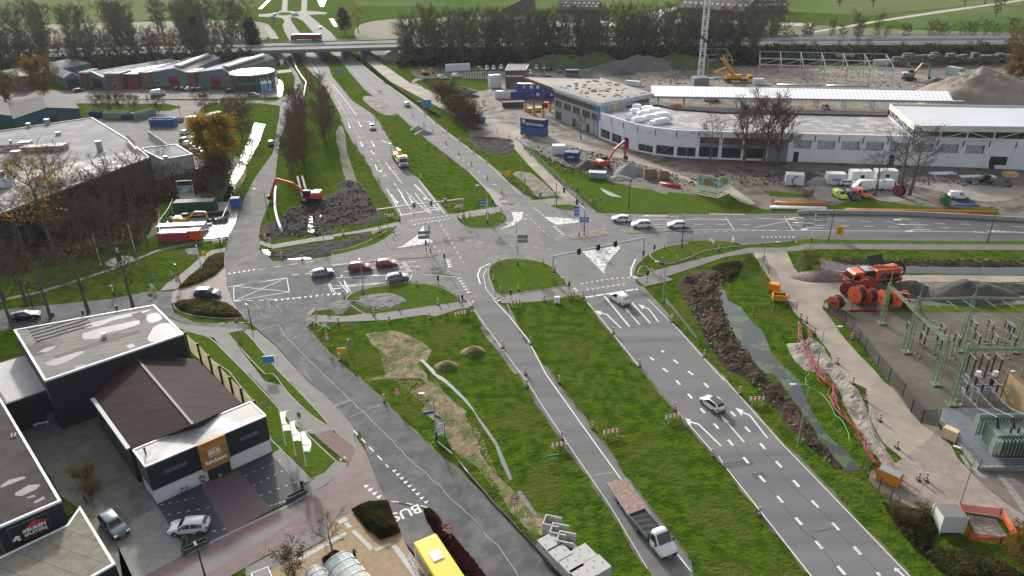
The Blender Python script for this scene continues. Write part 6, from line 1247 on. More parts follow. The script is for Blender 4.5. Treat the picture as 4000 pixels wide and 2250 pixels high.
for s,l,h in(('e675,545','black signal at the west end of the west arm island',3.0),('e808,655','tall black signal on the small triangular paved island',3.4),('e762,800','striped signal post at the right end of the west grass island',2.9),('e935,940','striped signal post beside the barrier at the end of the cycle path',2.9),('e1280,885','striped signal post below the central island on the cycle path',2.4),('e1697,820','striped signal post at the right end of the central island',2.2),('e2255,745','signal post beside the red and white barrier on the right cycle path',2.4),('e2225,620','signal on the right foot of the black board gantry',3.0),('e2305,545','small signal at the tip of the east grass island',2.1),('e868,240','signal post beside the barrier north of the small island',2.0),('e393,355','signal post beside the barrier below the mud',3.2),('e1150,205','short signal post on the right end of the median',2.0),('e1490,150','short signal post at the far right corner path',1.6),('e1755,120','short signal post by the green netting',1.8)):sigpost(s,l,h)
def signboard(s,label,panels,h=6.5,col=SB,pc=None):
 c=w1(s);r=root('direction_sign',label,'road sign',c,0,'direction signs at the crossing');m=MB();m.tube([(0,0,0),(0,0,h)],.1,8);m.build('pole',pc or SW,r)
 m=MB();m.tube([(0,0,0),(0,0,1.0)],.12,8);m.build('pole_base',BPOLE,r)
 for x0,x1,z0,z1,an in panels:
  m=MB();cx=(x0+x1)/2;m.box((cx*cos(an),cx*sin(an)-.12,(z0+z1)/2),(x1-x0,.06,z1-z0),an);p=m.build('sign_panel',col,r,bevel=.02)
  if col!=SBK:
   m=MB();n=max(1,int((z1-z0)/.4))
   for k in range(n):m.box((cx*cos(an)+.05,cx*sin(an)-.17,z0+.2+(z1-z0-.2)*k/n),((x1-x0)*.7,.02,.1),an)
   m.build('sign_text',SW,p)
signboard('e703,532','white sign pole with grey backed boards on the west island',[(-2.2,0,3.2,4.0,.1),(-2.2,0,4.15,4.9,.1),(0,.9,4.4,5.2,-1.2),(0,.9,5.3,6.4,-1.2)],6.6,SBK)
signboard('e1768,415','white sign pole with stacked blue boards on the east island',[(-1.1,-.1,4.6,5.3,0),(-1.1,-.1,5.4,6.0,0),(-1.1,-.1,6.1,6.8,0),(.1,2.0,3.9,4.4,0),(.1,2.0,3.3,3.8,0)],7.2)
signboard('e1112,322','blue direction board on the north grass island',[(-1.9,-.1,4.4,4.9,0),(-1.9,-.1,5.0,5.6,0),(-.8,0,3.7,4.1,.6)],5.8)
signboard('e1327,622','grey backed double board on the pole at the tip of the central island',[(.1,2.0,4.8,5.5,0),(.1,2.0,5.6,6.4,0),(0,.3,2.8,4.2,-1)],6.6,SBK)
signboard('f1045,450','grey sign frame with green edged boards on both sides above the east arm',[(-2.2,-.1,3.4,4.0,0),(-2.2,-.1,4.2,4.8,0),(-2.2,-.1,5.0,5.5,0),(.1,2.3,4.0,4.6,0),(.1,2.3,4.8,5.5,0)],6.0,P('sign_green_grey','8a9a90',.5),SW)
signboard('d1455,675','white sign pole with bright boards at the planting bed of the brick junction',[(-2.0,0,4.6,5.3,.2),(-1.8,0,4.0,4.5,.1)],5.8,SW)
signboard('d822,840','low blue cycle signpost on the grass beside the street',[(-.7,.7,1.9,2.15,0)],2.2)
def plate(s,label,w_,h_,z,col=SB,body=None,ang=0,legs=2,tc=None,size=.3,name='road_sign'):
 c=w1(s);r=root(name,label,'sign',c,ang);m=MB();m.box((0,0,z),(w_,.06,h_));p=m.build('panel',col,r);m=MB()
 for x in((-.38*w_,.38*w_)if legs==2 else(0,)):m.tube([(x,.06,0),(x,.06,z+h_/2)],.045,6)
 m.build('legs',GALV,r)
 if body:text('lettering',body,size,tc or SW,p,(0,-.04,z),(pi/2,0,0),.004,bold=.01)
 return r
plate('b682,795','large blue advance direction sign beside the right carriageway',3.0,2.4,2.6,P('sign_light_blue','2a8ad0',.4),'A32');plate('b1255,1290','yellow diversion sign on the far right verge',1.8,1.3,1.7,SY);plate('f1238,440','yellow diversion sign with a black bent arrow on the east arm',1.6,1.9,2.1,SY,'S',tc=BPOLE,size=1.5)
plate('e68,1275','orange yellow diversion board near the left end of the straw bank',1.3,.9,1.1,SY);plate('e122,1230','narrow grey sign back beside the orange yellow board',.5,1.6,1.2,SBK,ang=1.1,legs=1);plate('e1845,190','yellow sign on the site verge north of the east arm',.8,.6,1.2,SY);plate('b1375,1010','yellow sign below the blue lettered container',1.0,.7,1.6,SY,legs=1);plate('d1945,1385','white and blue notice sign with red and white bars on the verge strip',1.6,1.1,2.2,P('sign_light_blue','2a8ad0'),ang=.1);plate('d1480,600','yellow sign at the top of the planting bed',.7,.9,1.9,SY,legs=1,ang=.2)
plate('a2028,480','white and blue sign beside the flyover mouth',1.8,2.2,2.2,SW);plate('b52,560','grey back of a large sign on the median far up',2.8,2.6,2.6,SBK);plate('b15,415','small blue sign on the left pier of the flyover',1.3,1.3,4.3,P('sign_light_blue','2a8ad0'));plate('b160,408','small blue sign on the right pier of the flyover',1.3,1.3,4.3,P('sign_light_blue','2a8ad0'));plate('b722,690','small blue sign beside the sand track',1.0,1.2,2.2,P('sign_light_blue','2a8ad0'),legs=1);plate('a1970,175','grey sign back on the grass before the far roundabout',3.0,4.2,3.4,SBK)
def rsign(s,label,kind='30',ang=0,z=2.0):
 r=root('warning_sign',label,'road sign',w1(s),ang,'temporary speed signs');m=MB();m.tube([(0,.05,0),(0,.05,z+.7)],.035,6);m.build('pole',GALV,r)
 if kind in('30','80'):
  m=MB();m.tube([(0,.02,z-.25),(0,-.02,z-.25)],.38,20);d=m.build('red_ring',SR,r);m=MB();m.tube([(0,-.021,z-.25),(0,-.03,z-.25)],.29,20);m.build('white_disc',SW,d);text('number',kind,.36,BPOLE,d,(0,-.035,z-.25),(pi/2,0,0),.003,bold=.01)
  m=MB();m.v=[(-.45,0,z+.15),(.45,0,z+.15),(0,0,z+.93),(-.45,-.03,z+.15),(.45,-.03,z+.15),(0,-.03,z+.93)];m.f=[(3,4,5),(2,1,0),(0,1,4,3),(1,2,5,4),(2,0,3,5)];m.m=[0]*5;tr=m.build('red_triangle',SR,r);m=MB();m.add([(-.28,-.035,z+.25),(.28,-.035,z+.25),(0,-.035,z+.73)],[(0,1,2)]);m.build('white_field',SW,tr);m=MB();m.box((0,-.04,z+.38),(.08,.01,.2));m.build('symbol',BPOLE,tr)
 else:
  c_={'b':SB,'n':SR,'w':SW,'g':SBK}[kind];m=MB();m.tube([(0,.02,z),(0,-.02,z)],.4,20);d=m.build('disc',c_,r);m=MB()
  if kind=='n':m.box((0,-.03,z),(.5,.015,.12))
  elif kind=='b':m.beam((-.15,-.03,z+.15),(.18,-.03,z-.18),.08)
  elif kind=='w':m.tube([(0,-.021,z),(0,-.025,z)],.1,8)
  else:m.box((0,-.03,z-.55),(.5,.02,.2))
  m.build('symbol',SW,d)
for s,l,k in(('h470,210','red triangle and 30 sign at the left side of the straw bank','30'),('h1308,1000','red triangle and 30 sign at the lower end of the ditch','30'),('h845,1215','red triangle and 30 sign in the dark hedge beside the bus','30'),('h815,1190','grey backed round sign in the dark hedge beside the bus','g'),('d1950,500','red triangle and 80 sign at the corner of the side road and the mud','80'),('e943,330','red no entry sign at the left of the north grass island','n'),('e1112,310','round blue arrow sign on the north grass island','b'),('e1915,215','round blue sign in the grass north of the east arm','b'),('d1125,775','round blue cycle sign on the grass by the brick junction','b'),('e1582,735','grey backed round sign at the right of the central island','g'),('e1000,1000','grey backed round sign at the corner below the crossing','g'),('d2340,910','white round sign on the left tip of the west grass island','w'),('d2360,1210','red triangle sign on the grass beside the local road','30'),('f757,225','red triangle and 30 sign before the pipe stacks','30'),('e1378,70','pink red signs on the bare earth of the far right verge','30'),('d1285,790','red triangle sign at the left tip of the planting bed','30'),('d1715,1100','dark triangle sign back at the verge strip','g'),('d1095,905','dark triangle sign back on the street by the brick junction','g')):rsign(s,l,k)
def stripes_mat(name,a,b,w_,n_):
 m=bpy.data.materials.new(name);m.use_nodes=True;t=m.node_tree;N=t.nodes;L=t.links;g=N.new('ShaderNodeTexCoord');mp=N.new('ShaderNodeMapping');mp.inputs['Rotation'].default_value=w_;wv=N.new('ShaderNodeTexWave');wv.inputs['Scale'].default_value=n_;cr=N.new('ShaderNodeValToRGB');cr.color_ramp.interpolation='CONSTANT';cr.color_ramp.elements[0].color=(*a,1);cr.color_ramp.elements[1].position=.5;cr.color_ramp.elements[1].color=(*b,1)
 L.new(g.outputs['Object'],mp.inputs[0]);L.new(mp.outputs[0],wv.inputs[0]);L.new(wv.outputs[1],cr.inputs[0]);L.new(cr.outputs[0],N['Principled BSDF'].inputs['Base Color']);return m
STR=stripes_mat('slanted_red_white',hexc('a8201e'),hexc('dfdfdf'),(0,radians(50),0),.9);STB=stripes_mat('barrier_red_white',hexc('b8231f'),hexc('dfdfdf'),(0,0,0),.55)
bp=root('road_beacon','','',(0,0,-200));m=MB();m.box((0,0,.68),(.26,.07,1.05));m.build('board',STR,bp);m=MB();m.box((0,0,.06),(.42,.75,.12));m.build('rubber_foot',RUB,bp);freeze(bp);nb_=[0]
def beacons(seq,phrase,ang=0,group=None):
 for k,s in enumerate(seq.split()):
  c=w1(s);lab='%s beacon %s'%(ORD[k],phrase)
  if nb_[0]==0:o=bp;o.location=c;o.rotation_euler.z=ang+.1;o['group']='red and white road beacons'
  else:o=dup(bp,c,ang+random.uniform(-.25,.25),lab,'red and white road beacons')
  o['label']=lab;o['category']='beacon';nb_[0]+=1
beacons('b577,835 b655,900 b718,950 b813,1035 b905,1108 b997,1190 b1110,1285 b1213,1385','down the closed right carriageway lane from the flyover')
beacons('b660,825 b742,888 b820,948 b910,1018 b1012,1100 b1108,1168 b1218,1258 b1375,1385','along the right edge of the right carriageway from the flyover')
beacons('b308,865 b357,930 b405,992 b632,1285','along the median edge of the left carriageway from the flyover')
beacons('b170,1055 b220,1130 b270,1215 b328,1300 b385,1420','along the left edge of the left carriageway from the flyover')
beacons('e1220,1210 h1395,90 h1645,465','along the left edge of the lower middle carriageway from the crossing')
beacons('e1422,1185 h1625,60 h1862,390 h1385,0','along the median edge of the lower middle carriageway from the crossing')
beacons('e2015,1110 e2203,1345 h2458,255 i337,590 i672,1010','along the left edge of the lower right carriageway from the crossing')
beacons('e1800,850 e2433,1025 i530,140 f275,1275 f42,1020','on the verges beside the top of the lower right carriageway')
beacons('e1192,610 e1133,665 e1155,730 e1205,815 e1510,610 e1597,665 e1660,745 e1332,800 e1520,875','around the rim of the central grass island')
beacons('e900,285 e1208,235 e1218,305 e985,270','on the rim of the small north grass island')
beacons('e82,850 e212,800 e402,780 e603,765 e785,800 e757,900 e905,870 e295,975 e475,935 e698,1000 e405,1025 e40,1035','around the west grass island and its cycle path')
beacons('e435,380 e470,290 e75,400 d1870,405 d1872,500 d2025,570 d2170,580 d1905,435','round the rim of the excavated mud')
beacons('e2380,500 e2468,590 e2360,600 e2575,455 f200,560 f375,510','on the east grass island')
beacons('b1265,980 b1320,1005 b1180,950 b1380,1075 b1415,1115 b1475,1170 b1530,1215 b1548,1235 b1580,1260 b1600,1275 b1625,1300 b1640,1315 b1660,1330','in the line along the fenced site path')
beacons('f968,1005 f1010,1030 f1068,1110 f1232,1325 i1343,70 i1435,190 i1537,335 i1660,530 i1815,760 i1870,765 f1335,1150','down the edge of the sand road from the gate')
beacons('e1705,70 e1755,105 e1790,180 e1430,110','by the green netting at the far right corner')
beacons('d1235,700 h370,195 d2440,1300','on the left hand verges')
def barrier(s,label,w_=2.5,ang=None):
 a,b=W(s);c=(a+b)/2;L=(b-a).length;r=root('striped_barrier',label,'barrier',c,atan2(b.y-a.y,b.x-a.x),'red and white striped barriers');
 for z in(.95,.6):m=MB();m.box((0,0,z),(L,.05,.24));m.build('board',STB,r)
 for x in(-L*.36,L*.36):
  m=MB();m.beam((x,-.35,0),(x,0,1.0),.05);m.beam((x,.35,0),(x,0,1.0),.05);m.build('leg',P('galvanised_leg','c8cab8',.5),r)
for s,l in(('h1570,550 1680,525','striped barrier on the left verge of the lower middle carriageway'),('h1935,455 2050,435','striped barrier on the median beside the lower middle carriageway'),('h2385,345 2485,325','striped barrier at the left edge of the lower right carriageway'),('i600,210 705,205','striped barrier at the foot of the dug bank'),('e1275,915 1362,905','striped barrier at the left tip of the median below the crossing'),('e1670,860 1748,845','striped barrier at the right tip of the median below the crossing'),('e875,1000 958,980','striped barrier at the corner of the straw bank verge'),('e370,290 440,278','striped barrier below the mud by the left gantry foot'),('e870,222 930,212','striped barrier at the lower tip of the upper median'),('e1198,165 1258,158','striped barrier across the closed concrete lane'),('e2285,670 2350,725','striped barrier lying askew on the right cycle path'),('e1430,115 1500,120','striped barrier on the bare earth of the far right verge'),('e1580,120 1640,118','striped barrier right of the one on the bare earth'),('f315,450 350,485','striped barrier leaning on the east grass island'),('f475,440 490,470','small striped barrier at the right end of the east island'),('d1530,475 1605,468','striped barrier in the grass before the pipe compound'),('d2215,1010 2270,960','striped barrier at the left tip of the west island'),('e280,415 365,375','striped barrier along the lower mud rim'),('b320,670 358,668','striped barrier across the far right carriageway')):barrier(s,l)
m=MB();a,b=W('h1545,590 1622,575',1.0)
for p in(a,b):m.beam(V2(p,0),p,.06)
m.beam(a,b,.1,.2);m.beam(a-Vector((0,0,.5)),b-Vector((0,0,.5)),.06);tag(m.build('green_rail_stand',P('green_rail','1f7a52',.5)),'green metal stand in the grass below the left hand striped barrier','stand')
for k,(s,l,ln)in enumerate((('g2053,518','left one of three white flags on the grass by the showroom',.45),('g2125,592','middle one of three white flags on the grass by the showroom',.45),('g2200,668','right one of three white flags on the grass by the showroom',.5))):
 r=root('flag',l,'flag',w1(s),0,'white flags beside the kitchen showroom');m=MB();m.tube([(0,0,0),(0,0,5.6)],[.06,.035],8);m.tube([(0,0,5.3),(1.5,.2,5.35)],.025,5);m.build('pole',SW,r)
 m=MB();n=9
 for j in range(n+1):
  z=5.3-2.9*j/n;wd_=.85*(1-.25*sin(j*.5+k));m.v+=[(.06,0,z),(wd_*.5,.12*sin(j*.8+k),z),(wd_,.18*sin(j*.9+k+1),z+.05)]
 m.f=[(3*j+i,3*j+3+i,3*j+4+i,3*j+1+i)for j in range(n)for i in range(2)];m.m=[0]*len(m.f);m.build('cloth',P('flag_cloth','f0f0ea',.7),r,True);text('lettering','BKB',.42,SBK,r,(.5,-.2,3.5),(pi/2,0,0),.003)
for k,s in enumerate(('a1890,690','a1915,688','a1945,685')):
 r=root('banner_flag','%s of three blue and white banners beside the glazed entrance'%('left','middle','right')[k],'flag',w1(s),0,'banners at the glazed entrance');m=MB();m.tube([(0,0,0),(0,0,7)],.08,6);m.build('pole',SW,r);m=MB();m.box((.55,0,5.2),(1.1,.04,1.2));m.box((.55,0,3.4),(1.1,.04,2.4),mi=1);m.build('cloth',[SW,P('banner_blue','4a90c0',.6)],r)
for s,l in(('d727,620','left one of two tall white poles in the park grass'),('d970,515','right one of two tall white poles in the park grass')):
 m=MB();m.tube([(0,0,0),(0,0,6.0)],[.09,.05],8);o=m.build('white_pole',SW);o.location=w1(s);tag(o,l,'pole','white poles in the park')
c=w1('d860,590');r=root('monument','small dark monument with a pale top on a paved circle in the park','monument',c);m=MB();m.box((0,0,1),(.7,.7,2.0));m.build('pillar',P('dark_stone','3a3a38',.8),r);m=MB();m.tube([(0,0,2),(.1,0,2.4),(0,.1,2.9)],[.3,.22,.12],7);m.build('figure',SW,r);m=MB();m.tube([(0,0,.01),(0,0,.08)],2.6,24);m.build('plinth',CONC,r)
m=MB();c=w1('d1100,800');
for k in range(5):m.beam((cos(k)*.6,sin(k)*.6,0),(cos(k+2.2)*.4,sin(k+2.2)*.4,1.3),.07)
o=m.build('bicycle_rack_sculpture',SW);o.location=c;tag(o,'small white tangled frame on the grass beside the round blue sign','frame')
for s,l in(('d2240,1040','left tangle of white frames beside the west island'),('d2320,1080','right tangle of white frames beside the west island')):
 m=MB()
 for k in range(7):m.beam((cos(k*1.3)*1.1,sin(k*1.3)*1.1,0),(cos(k*1.3+1.9)*.8,sin(k*1.3+1.9)*.8,1.2),.08)
 o=m.build('folded_barrier',P('folded_barrier','d9d2d0',.5));o.location=w1(s);tag(o,l,'barrier','folded barriers')
def boxy(name,label,s,d,col,cat='container',rz=None,lid=None,z=0,ribs=True,text_=None,tc=None,size=.5,group=None,roofm=None):
 pts=W(s);c=sum(pts,Vector())/len(pts);rz=rz if rz is not None else(atan2(pts[1].y-pts[0].y,pts[1].x-pts[0].x)if len(pts)>1 else 0)
 r=root(name,label,cat,(c.x,c.y,z),rz,group);m=MB();L,w_,h=d;m.b2(-L/2,L/2,-w_/2,w_/2,.12,h)
 if ribs:
  for k in range(int(L/.5)):x=-L/2+.25+k*.5;m.b2(x-.06,x+.06,-w_/2-.04,w_/2+.04,.25,h-.15)
 m.build('body',col,r)
 for x in(-L/2,L/2):
  for y in(-w_/2,w_/2):m=MB();m.b2(x-.08,x+.08,y-.08,y+.08,0,h+.02);m.build('corner_post',col,r)
 m=MB();m.b2(-L/2,L/2,-w_/2,w_/2,h+.003,h+.06);m.build('roof',roofm or lid or col,r)
 if text_:
  for k,ln in enumerate(text_.split('|')):text('lettering',ln,size,tc or SW,r,(0,-w_/2-.06,h*.55+(.5-k)*size*1.2 if '|' in text_ else h*.5),(pi/2,0,0),.004,bold=.02)
 return r
NB=P('navy_blue','1d3a78',.5);CB=P('container_blue','2a5f8f',.55);WC=P('cabin_white','cfd2d2',.5);GN=P('skip_green','6a8a70',.6);RST=M('rusty_top',hexc('8d6f6a'),hexc('75584f'),sc=.6,rough=.9)
boxy('blue_container','light blue shipping container under the lettered navy one','q90,1085 q615,1150',(8.2,2.5,2.5),CB,size=.6)
r=boxy('lettered_container','navy container on top with DIJKSTRA DRAISMA in white letters','q90,1085 q615,1150',(8.2,2.5,2.6),NB,z=2.55,ribs=False,roofm=RST)
text('lettering','DIJKSTRA DRAISMA',.92,SW,r,(.75,-1.29,1.05),(pi/2,0,0),.01,sx=.78,bold=.03);text('lettering','B O U W G R O E P',.4,SBK,r,(.2,-1.29,2.0),(pi/2,0,0),.01);m=MB();m.b2(-3.5,-2.6,-1.3,-1.27,1.3,2.3);m.build('white_emblem',SW,r);m=MB();m.b2(-3.8,-3.3,-1.32,-1.29,1.3,1.8);m.b2(-3.4,-2.9,-1.33,-1.3,.8,1.3);m.build('red_emblem',P('emblem_red','c8342c',.5),r)
boxy('site_cabin','white site cabin left of the navy container below the hall','q650,1410 q820,1410',(3.6,2.4,2.5),WC,'cabin',ribs=False);boxy('site_container','small navy container with a white panel below the hall','b1675,1150 b1760,1155',(3.8,2.4,2.5),NB,text_='JANSMA',size=.5)
for k,(s,l)in enumerate((('c875,1320 965,1325','white container with a black ring on its end beside the earth heap'),('c1162,1318 1260,1320','white container with blue lettering between the earth heap and the vans'),('c1330,1300 1455,1300','white cabin with a small window behind the large white van'),('c1510,1295 1630,1295','white cabin behind the bare tree trunk'))):
 r=boxy('white_container',l,s,(5.0 if k>1 else 4.2,2.5,2.7),WC,'container',ribs=False,text_='UNIZ' if k==1 else None,tc=SB,size=.9,group='white containers on the site')
 if k==0:m=MB();m.tube([(1.1*cos(t*pi/10)+.2,-1.3,1.25+1.1*sin(t*pi/10))for t in range(21)],.12,6,cap=False);tag(m.build('black_ring',BPOLE,None),'black pipe coil leaning on the white container','coil').location=r.location
 if k>1:m=MB();m.b2(-.4,.5,-1.29,-1.26,1.1,1.9);m.build('window',GLASS,r)
for k,(s,l,d,c_)in enumerate((('b1200,705 1250,705','leftmost white site cabin in front of the depot',(5.8,2.6,2.7),WC),('b1255,703 1305,703','white site cabin next to the blue ones',(5.8,2.6,2.7),WC),('b1310,705 1355,705','left blue site cabin with a pale roof',(5.6,2.6,2.7),P('cabin_blue','22489c',.5)),('b1360,705 1400,705','second blue site cabin with a pale roof',(5.6,2.6,2.7),P('cabin_blue','22489c',.5)))):boxy('site_cabin',l,s,d,c_,'cabin',ribs=False,roofm=P('cabin_roof','aeb6bc',.5),group='site cabins')
r=boxy('stacked_cabins','two storey block of blue site cabins under the roof overhang','b1405,703 1565,705',(17,3,5.4),P('cabin_blue','22489c'),'cabin',ribs=False,roofm=P('cabin_roof','aeb6bc'));m=MB()
for x in(-6,-3.5,-1,4):
 for z in(1.1,3.8):m.b2(x,x+1.1,-1.55,-1.5,z,z+1.1)
m.build('window',SW,r);m=MB();m.beam((0,-1.9,0),(3.5,-1.9,2.9),.9,.12);m.build('stair',METAL,r)
boxy('white_cabin','tall white cabin with two windows left of the depot','b1130,630 1195,625',(4.6,3,5.0),WC,'cabin',ribs=False);boxy('white_trailer_box','white and blue trailer box at the edge of the site car park','b838,512 958,506',(11,2.6,3),WC,'trailer',text_='/',tc=P('sign_light_blue','2a8ad0'),size=2.5,ribs=False);boxy('navy_shed','navy container with a pale roof beyond the corner office','b1690,545 1748,545',(5.5,2.5,2.6),P('dark_navy','202b40',.6),roofm=P('cabin_roof','aeb6bc'));boxy('green_dumper_box','pale green and white trailer box on the far right of the site','c2035,530 2110,545',(6.5,2.6,3),P('pale_green','8fa697',.5),'trailer',ribs=False)
boxy('red_skip','small red skip under the roof overhang','b1515,765 1550,765',(3,2,1.5),P('skip_red','b01c2c',.5),'skip');boxy('green_skip','dark green skip on the mud beside the columns','b1228,770 1370,765',(8,2.4,1.9),P('dark_green','2f4a3c',.6),'skip',roofm=RST)
def skip(s,l,col,d=(5.5,2.3,2.0),fill=None):
 pts=W(s);c=(pts[0]+pts[1])/2;r=root('skip',l,'skip',c,atan2(pts[1].y-pts[0].y,pts[1].x-pts[0].x),'waste skips');L,w_,h=d;m=MB()
 for y in(-w_/2,w_/2):m.b2(-L/2,L/2,y-.05,y+.05,.15,h)
 for x in(-L/2,L/2):m.b2(x-.05,x+.05,-w_/2,w_/2,.15,h)
 for k in range(int(L/.8)+1):
  x=-L/2+k*.8
  for y in(-w_/2-.08,w_/2+.08):m.b2(x-.06,x+.06,y-.05,y+.05,.15,h)
 m.b2(-L/2,L/2,-w_/2,w_/2,.1,.2);m.build('box',col,r);m=MB();m.b2(-L/2+.1,L/2-.1,-w_/2+.1,w_/2-.1,h*.7,h*.75);m.build('waste',fill or MUD,r)
skip('a665,842 740,845','dark blue skip leftmost in the recycling yard',P('skip_navy','24365e',.6),(4.5,2.3,2.4));skip('a800,850 880,850','long pale green skip behind the small red and blue tubs',GN,(8,2.5,2.4));skip('a925,855 960,855','dark skip between the two green ones',P('skip_navy','24365e'));skip('a985,858 1095,830','pale green skip full of white rubbish',GN,(8,2.5,2.4),P('white_rubbish','b5b0a8',.8));skip('a1105,905 1255,905','bright blue skip with two white marks in front of the recycling yard',P('skip_blue','2c5696',.5),(8.5,2.5,2.6));skip('a1270,870 1295,872','small grey skip behind the bright blue one',SBK,(3,2,1.4))
boxy('white_booth','white cabin with a blue door beside the yard gate','a1370,900 1455,905',(5.2,3,3.2),WC,'cabin',ribs=False);boxy('green_container','pale green low container behind the white booth','a1465,880 1570,850',(9,2.5,2.3),GN)
for s,l,d,c_ in(('b2245,1285 2315,1285','left one of two brown open bins beside the site path',(3.2,2,2.2),RST),('b2355,1285 2400,1285','right one of two brown open bins beside the site path',(2.4,1.6,1.8),RST)):skip(s,l,c_,d)
for s,l,d,c_ in(('c635,605 690,605','white stack of boxes behind the canopy near the mobile crane',(4,2,2.2),WC),('b2110,610 2200,618','row of white wrapped blocks behind the corner office',(6,2,1.8),WC),('b1410,800 1480,795','timber stack under the roof overhang',(6,2.2,1.2),PLY),('b2440,790 2490,788','red lifting platform base behind the curved roof',(3.5,1.6,1.8),P('lift_red','b8301f',.5)),('c2440,1270 2500,1270','yellow timber box at the right below the hall',(3,1.8,1.1),PLY),('b1850,1275 1950,1280','grey open trailer below the red wheeled excavator',(4.5,2.2,1.6),METAL),('b1790,535 1850,540','green machine box beyond the corner office',(3.5,2,2),GN),('c1000,1400 1040,1410','rusty pallet cage on the mud left of the lime green van',(1.8,1.4,1.6),RST),('c900,420 1010,418','first pale stack in front of the rubble bank',(8,3,2.6),CONC),('c1200,440 1340,440','second pale stack in front of the rubble bank',(9,3,3),CONC),('c1500,470 1600,468','silver stack at the right of the roofless steel frame',(7,2.5,2.4),ALU),('a1600,590' if 0 else 'b1110,545' if 0 else 'b600,740 640,740','low concrete block beside the wide right carriageway',(1.5,.8,.6),CONC)):boxy('material_stack',l,s,d,c_,'stack',ribs=False)
r=root('tree_guard_stack','row of pale upright tree guards in the site car park','guards',w1('b1055,565'));
for k in range(12):m=MB();m.box((-6+k*1.1,0,1.4),(.5,.5,2.8));m.build('guard',P('guard_grey','b4b9bc',.5),r)
boxy('green_cabin','green site cabin with a red panel at the back of the pipe compound','t610,680 1140,655',(9,2.6,2.9),P('cabin_green','12502e',.5),'cabin',ribs=False,roofm=P('dark_roofing','45464a',.7));boxy('portable_toilet','blue portable toilet at the corner of the pipe compound','t1615,560 1730,555',(2.0,1.6,2.3),P('toilet_blue','2367a8',.5),'toilet',ribs=False,roofm=SW)
boxy('red_container','red machine container with a yellow plate in the pipe compound','t275,1225 620,1215',(6.0,2.4,2.0),P('faded_red','a83044',.5),ribs=False);boxy('orange_box','orange tool box next to the red container','t800,1200 925,1195',(2.2,1.8,2.1),P('box_orange','d5541c',.5),'box',ribs=False,roofm=SW);boxy('red_low_box','low red box in front of the green cabin','t890,655 1110,650',(3.8,1.2,1.0),P('box_red','b02420',.5),'box',ribs=False)
r=boxy('wrapped_pallets','long stack wrapped in white plastic behind the red container','t280,1060 900,1030',(10,2,1.6),P('plastic_wrap','a9b0c4',.3),'pallet stack',ribs=False)
def pipes(name,label,s,n,rad,col,layers=1,gap=1.02,zz=0,group=None,n2=8):
 a,b=W(s);u=(b-a).normalized();v=Vector((-u.y,u.x,0));r=root(name,label,'pipes',(a+b)/2);off=-(a+b)/2
 for l in range(layers):
  for k in range(n-l):
   o=v*((k+l*.5)*2*rad*gap);j=u*random.uniform(-.4,.4);m=MB();z=rad+l*rad*1.75+zz;m.tube([a+o+j+off+Vector((0,0,z)),b+o+j+off+Vector((0,0,z))],rad,n2);m.build('pipe',col,r,True)
 return r
BP=P('black_pipe','1d2124',.35);GP=P('grey_pipe','59616b',.35)
pipes('pipe_stack','stack of long black pipes across the middle of the pipe compound','t340,800 1480,735',3,.28,BP,2);pipes('pipe_stack','stack of grey pipes in the right half of the pipe compound','t1190,880 1440,870',6,.16,GP,3);pipes('pipe_stack','stack of thick dark grey pipes at the left of the pipe compound','t300,900 480,890',4,.3,GP,2)
pipes('sewer_pipe_pair','two pale pipes standing out of the mud beside the red excavator','b2130,1260 b2160,1400' if 0 else 'a2140,1290 2175,1430',2,.3,P('pale_pipe','c3c4bf',.35),1,2.0,.3)
m=MB();m.tube(densify(W('d1980,55 1975,120 1975,200 1990,280 2010,340 2035,405',.45),2,True,op=True),.34,10);tag(m.build('white_pipe',P('pale_pipe','c3c4bf'),None,True),'long curved white pipe lying beside the side road','pipe')
m=MB();m.tube(W('h905,625 980,720 1070,820 1160,930 1270,1040 1340,1120 1430,1210 1500,1290 1560,1380 1640,1470',.16),.14,8);tag(m.build('black_pipe',BP,None,True),'long black pipe lying on the grass along the local road','pipe')
m=MB();m.tube(W('v2165,860 2250,1080 2340,1220 2400,1290 2370,1449 a2180,740',.5),.35,8);tag(m.build('pale_hose',P('pale_hose','b9b8a0',.5),None,True),'long pale pipe along the side road near the flyover','pipe')
pipes('orange_pipes','left bundle of orange pipes above the white ones beside the east arm','f790,182 1145,190',4,.16,P('pipe_orange','c87a1c',.5),2);pipes('white_pipes','thick white pipes beside the east arm','f760,215 1160,222',2,.32,SW,1);pipes('orange_pipes','longest bundle of orange pipes along the kerb of the east arm','f1300,232 2390,250',4,.15,P('pipe_orange','c87a1c'),2);pipes('blue_pipes','short bundle of bright blue pipes on the site verge','f2090,190 2250,193',3,.16,P('pipe_blue','1f62c0',.5));pipes('red_pipes','bundle of red pipes on the grass by the billboard','b2340,1330 2485,1355',4,.18,P('pipe_red','b8223a',.5),2)
pipes('red_pipes','single red pipes lying inside the cable yard fence','r80,785 510,795',2,.12,P('pipe_red','b8223a'));pipes('white_steel_stack','white steel sections lying below the hall at the right','c1915,1260 2080,1255',5,.2,SW);pipes('white_steel_stack','second pile of white steel sections further right below the hall','c2130,1280 2280,1275',4,.2,SW)
for s,l in(('c320,570 430,560','bright galvanised sections beside the mobile crane'),('c810,615 1120,620','long galvanised sections behind the canopy'),('c1160,620 1460,625','short galvanised sections at the right behind the canopy')):pipes('steel_sections',l,s,5,.22,ALU)
m=MB();a,b=W('f960,250 f1340,250',0);cb=W('f945,255 1000,248 1330,250 1700,256 2100,275 2574,303 2800,318',0)
for p,q in zip(cb,cb[1:]):m.beam(V2(p,.45),V2(q,.45),.45,.9)
tag(m.build('concrete_barrier',M('barrier_wall',(.34,.34,.33),(.27,.27,.26),sc=1,rough=.85)),'long low concrete barrier wall along the north side of the east arm','barrier')
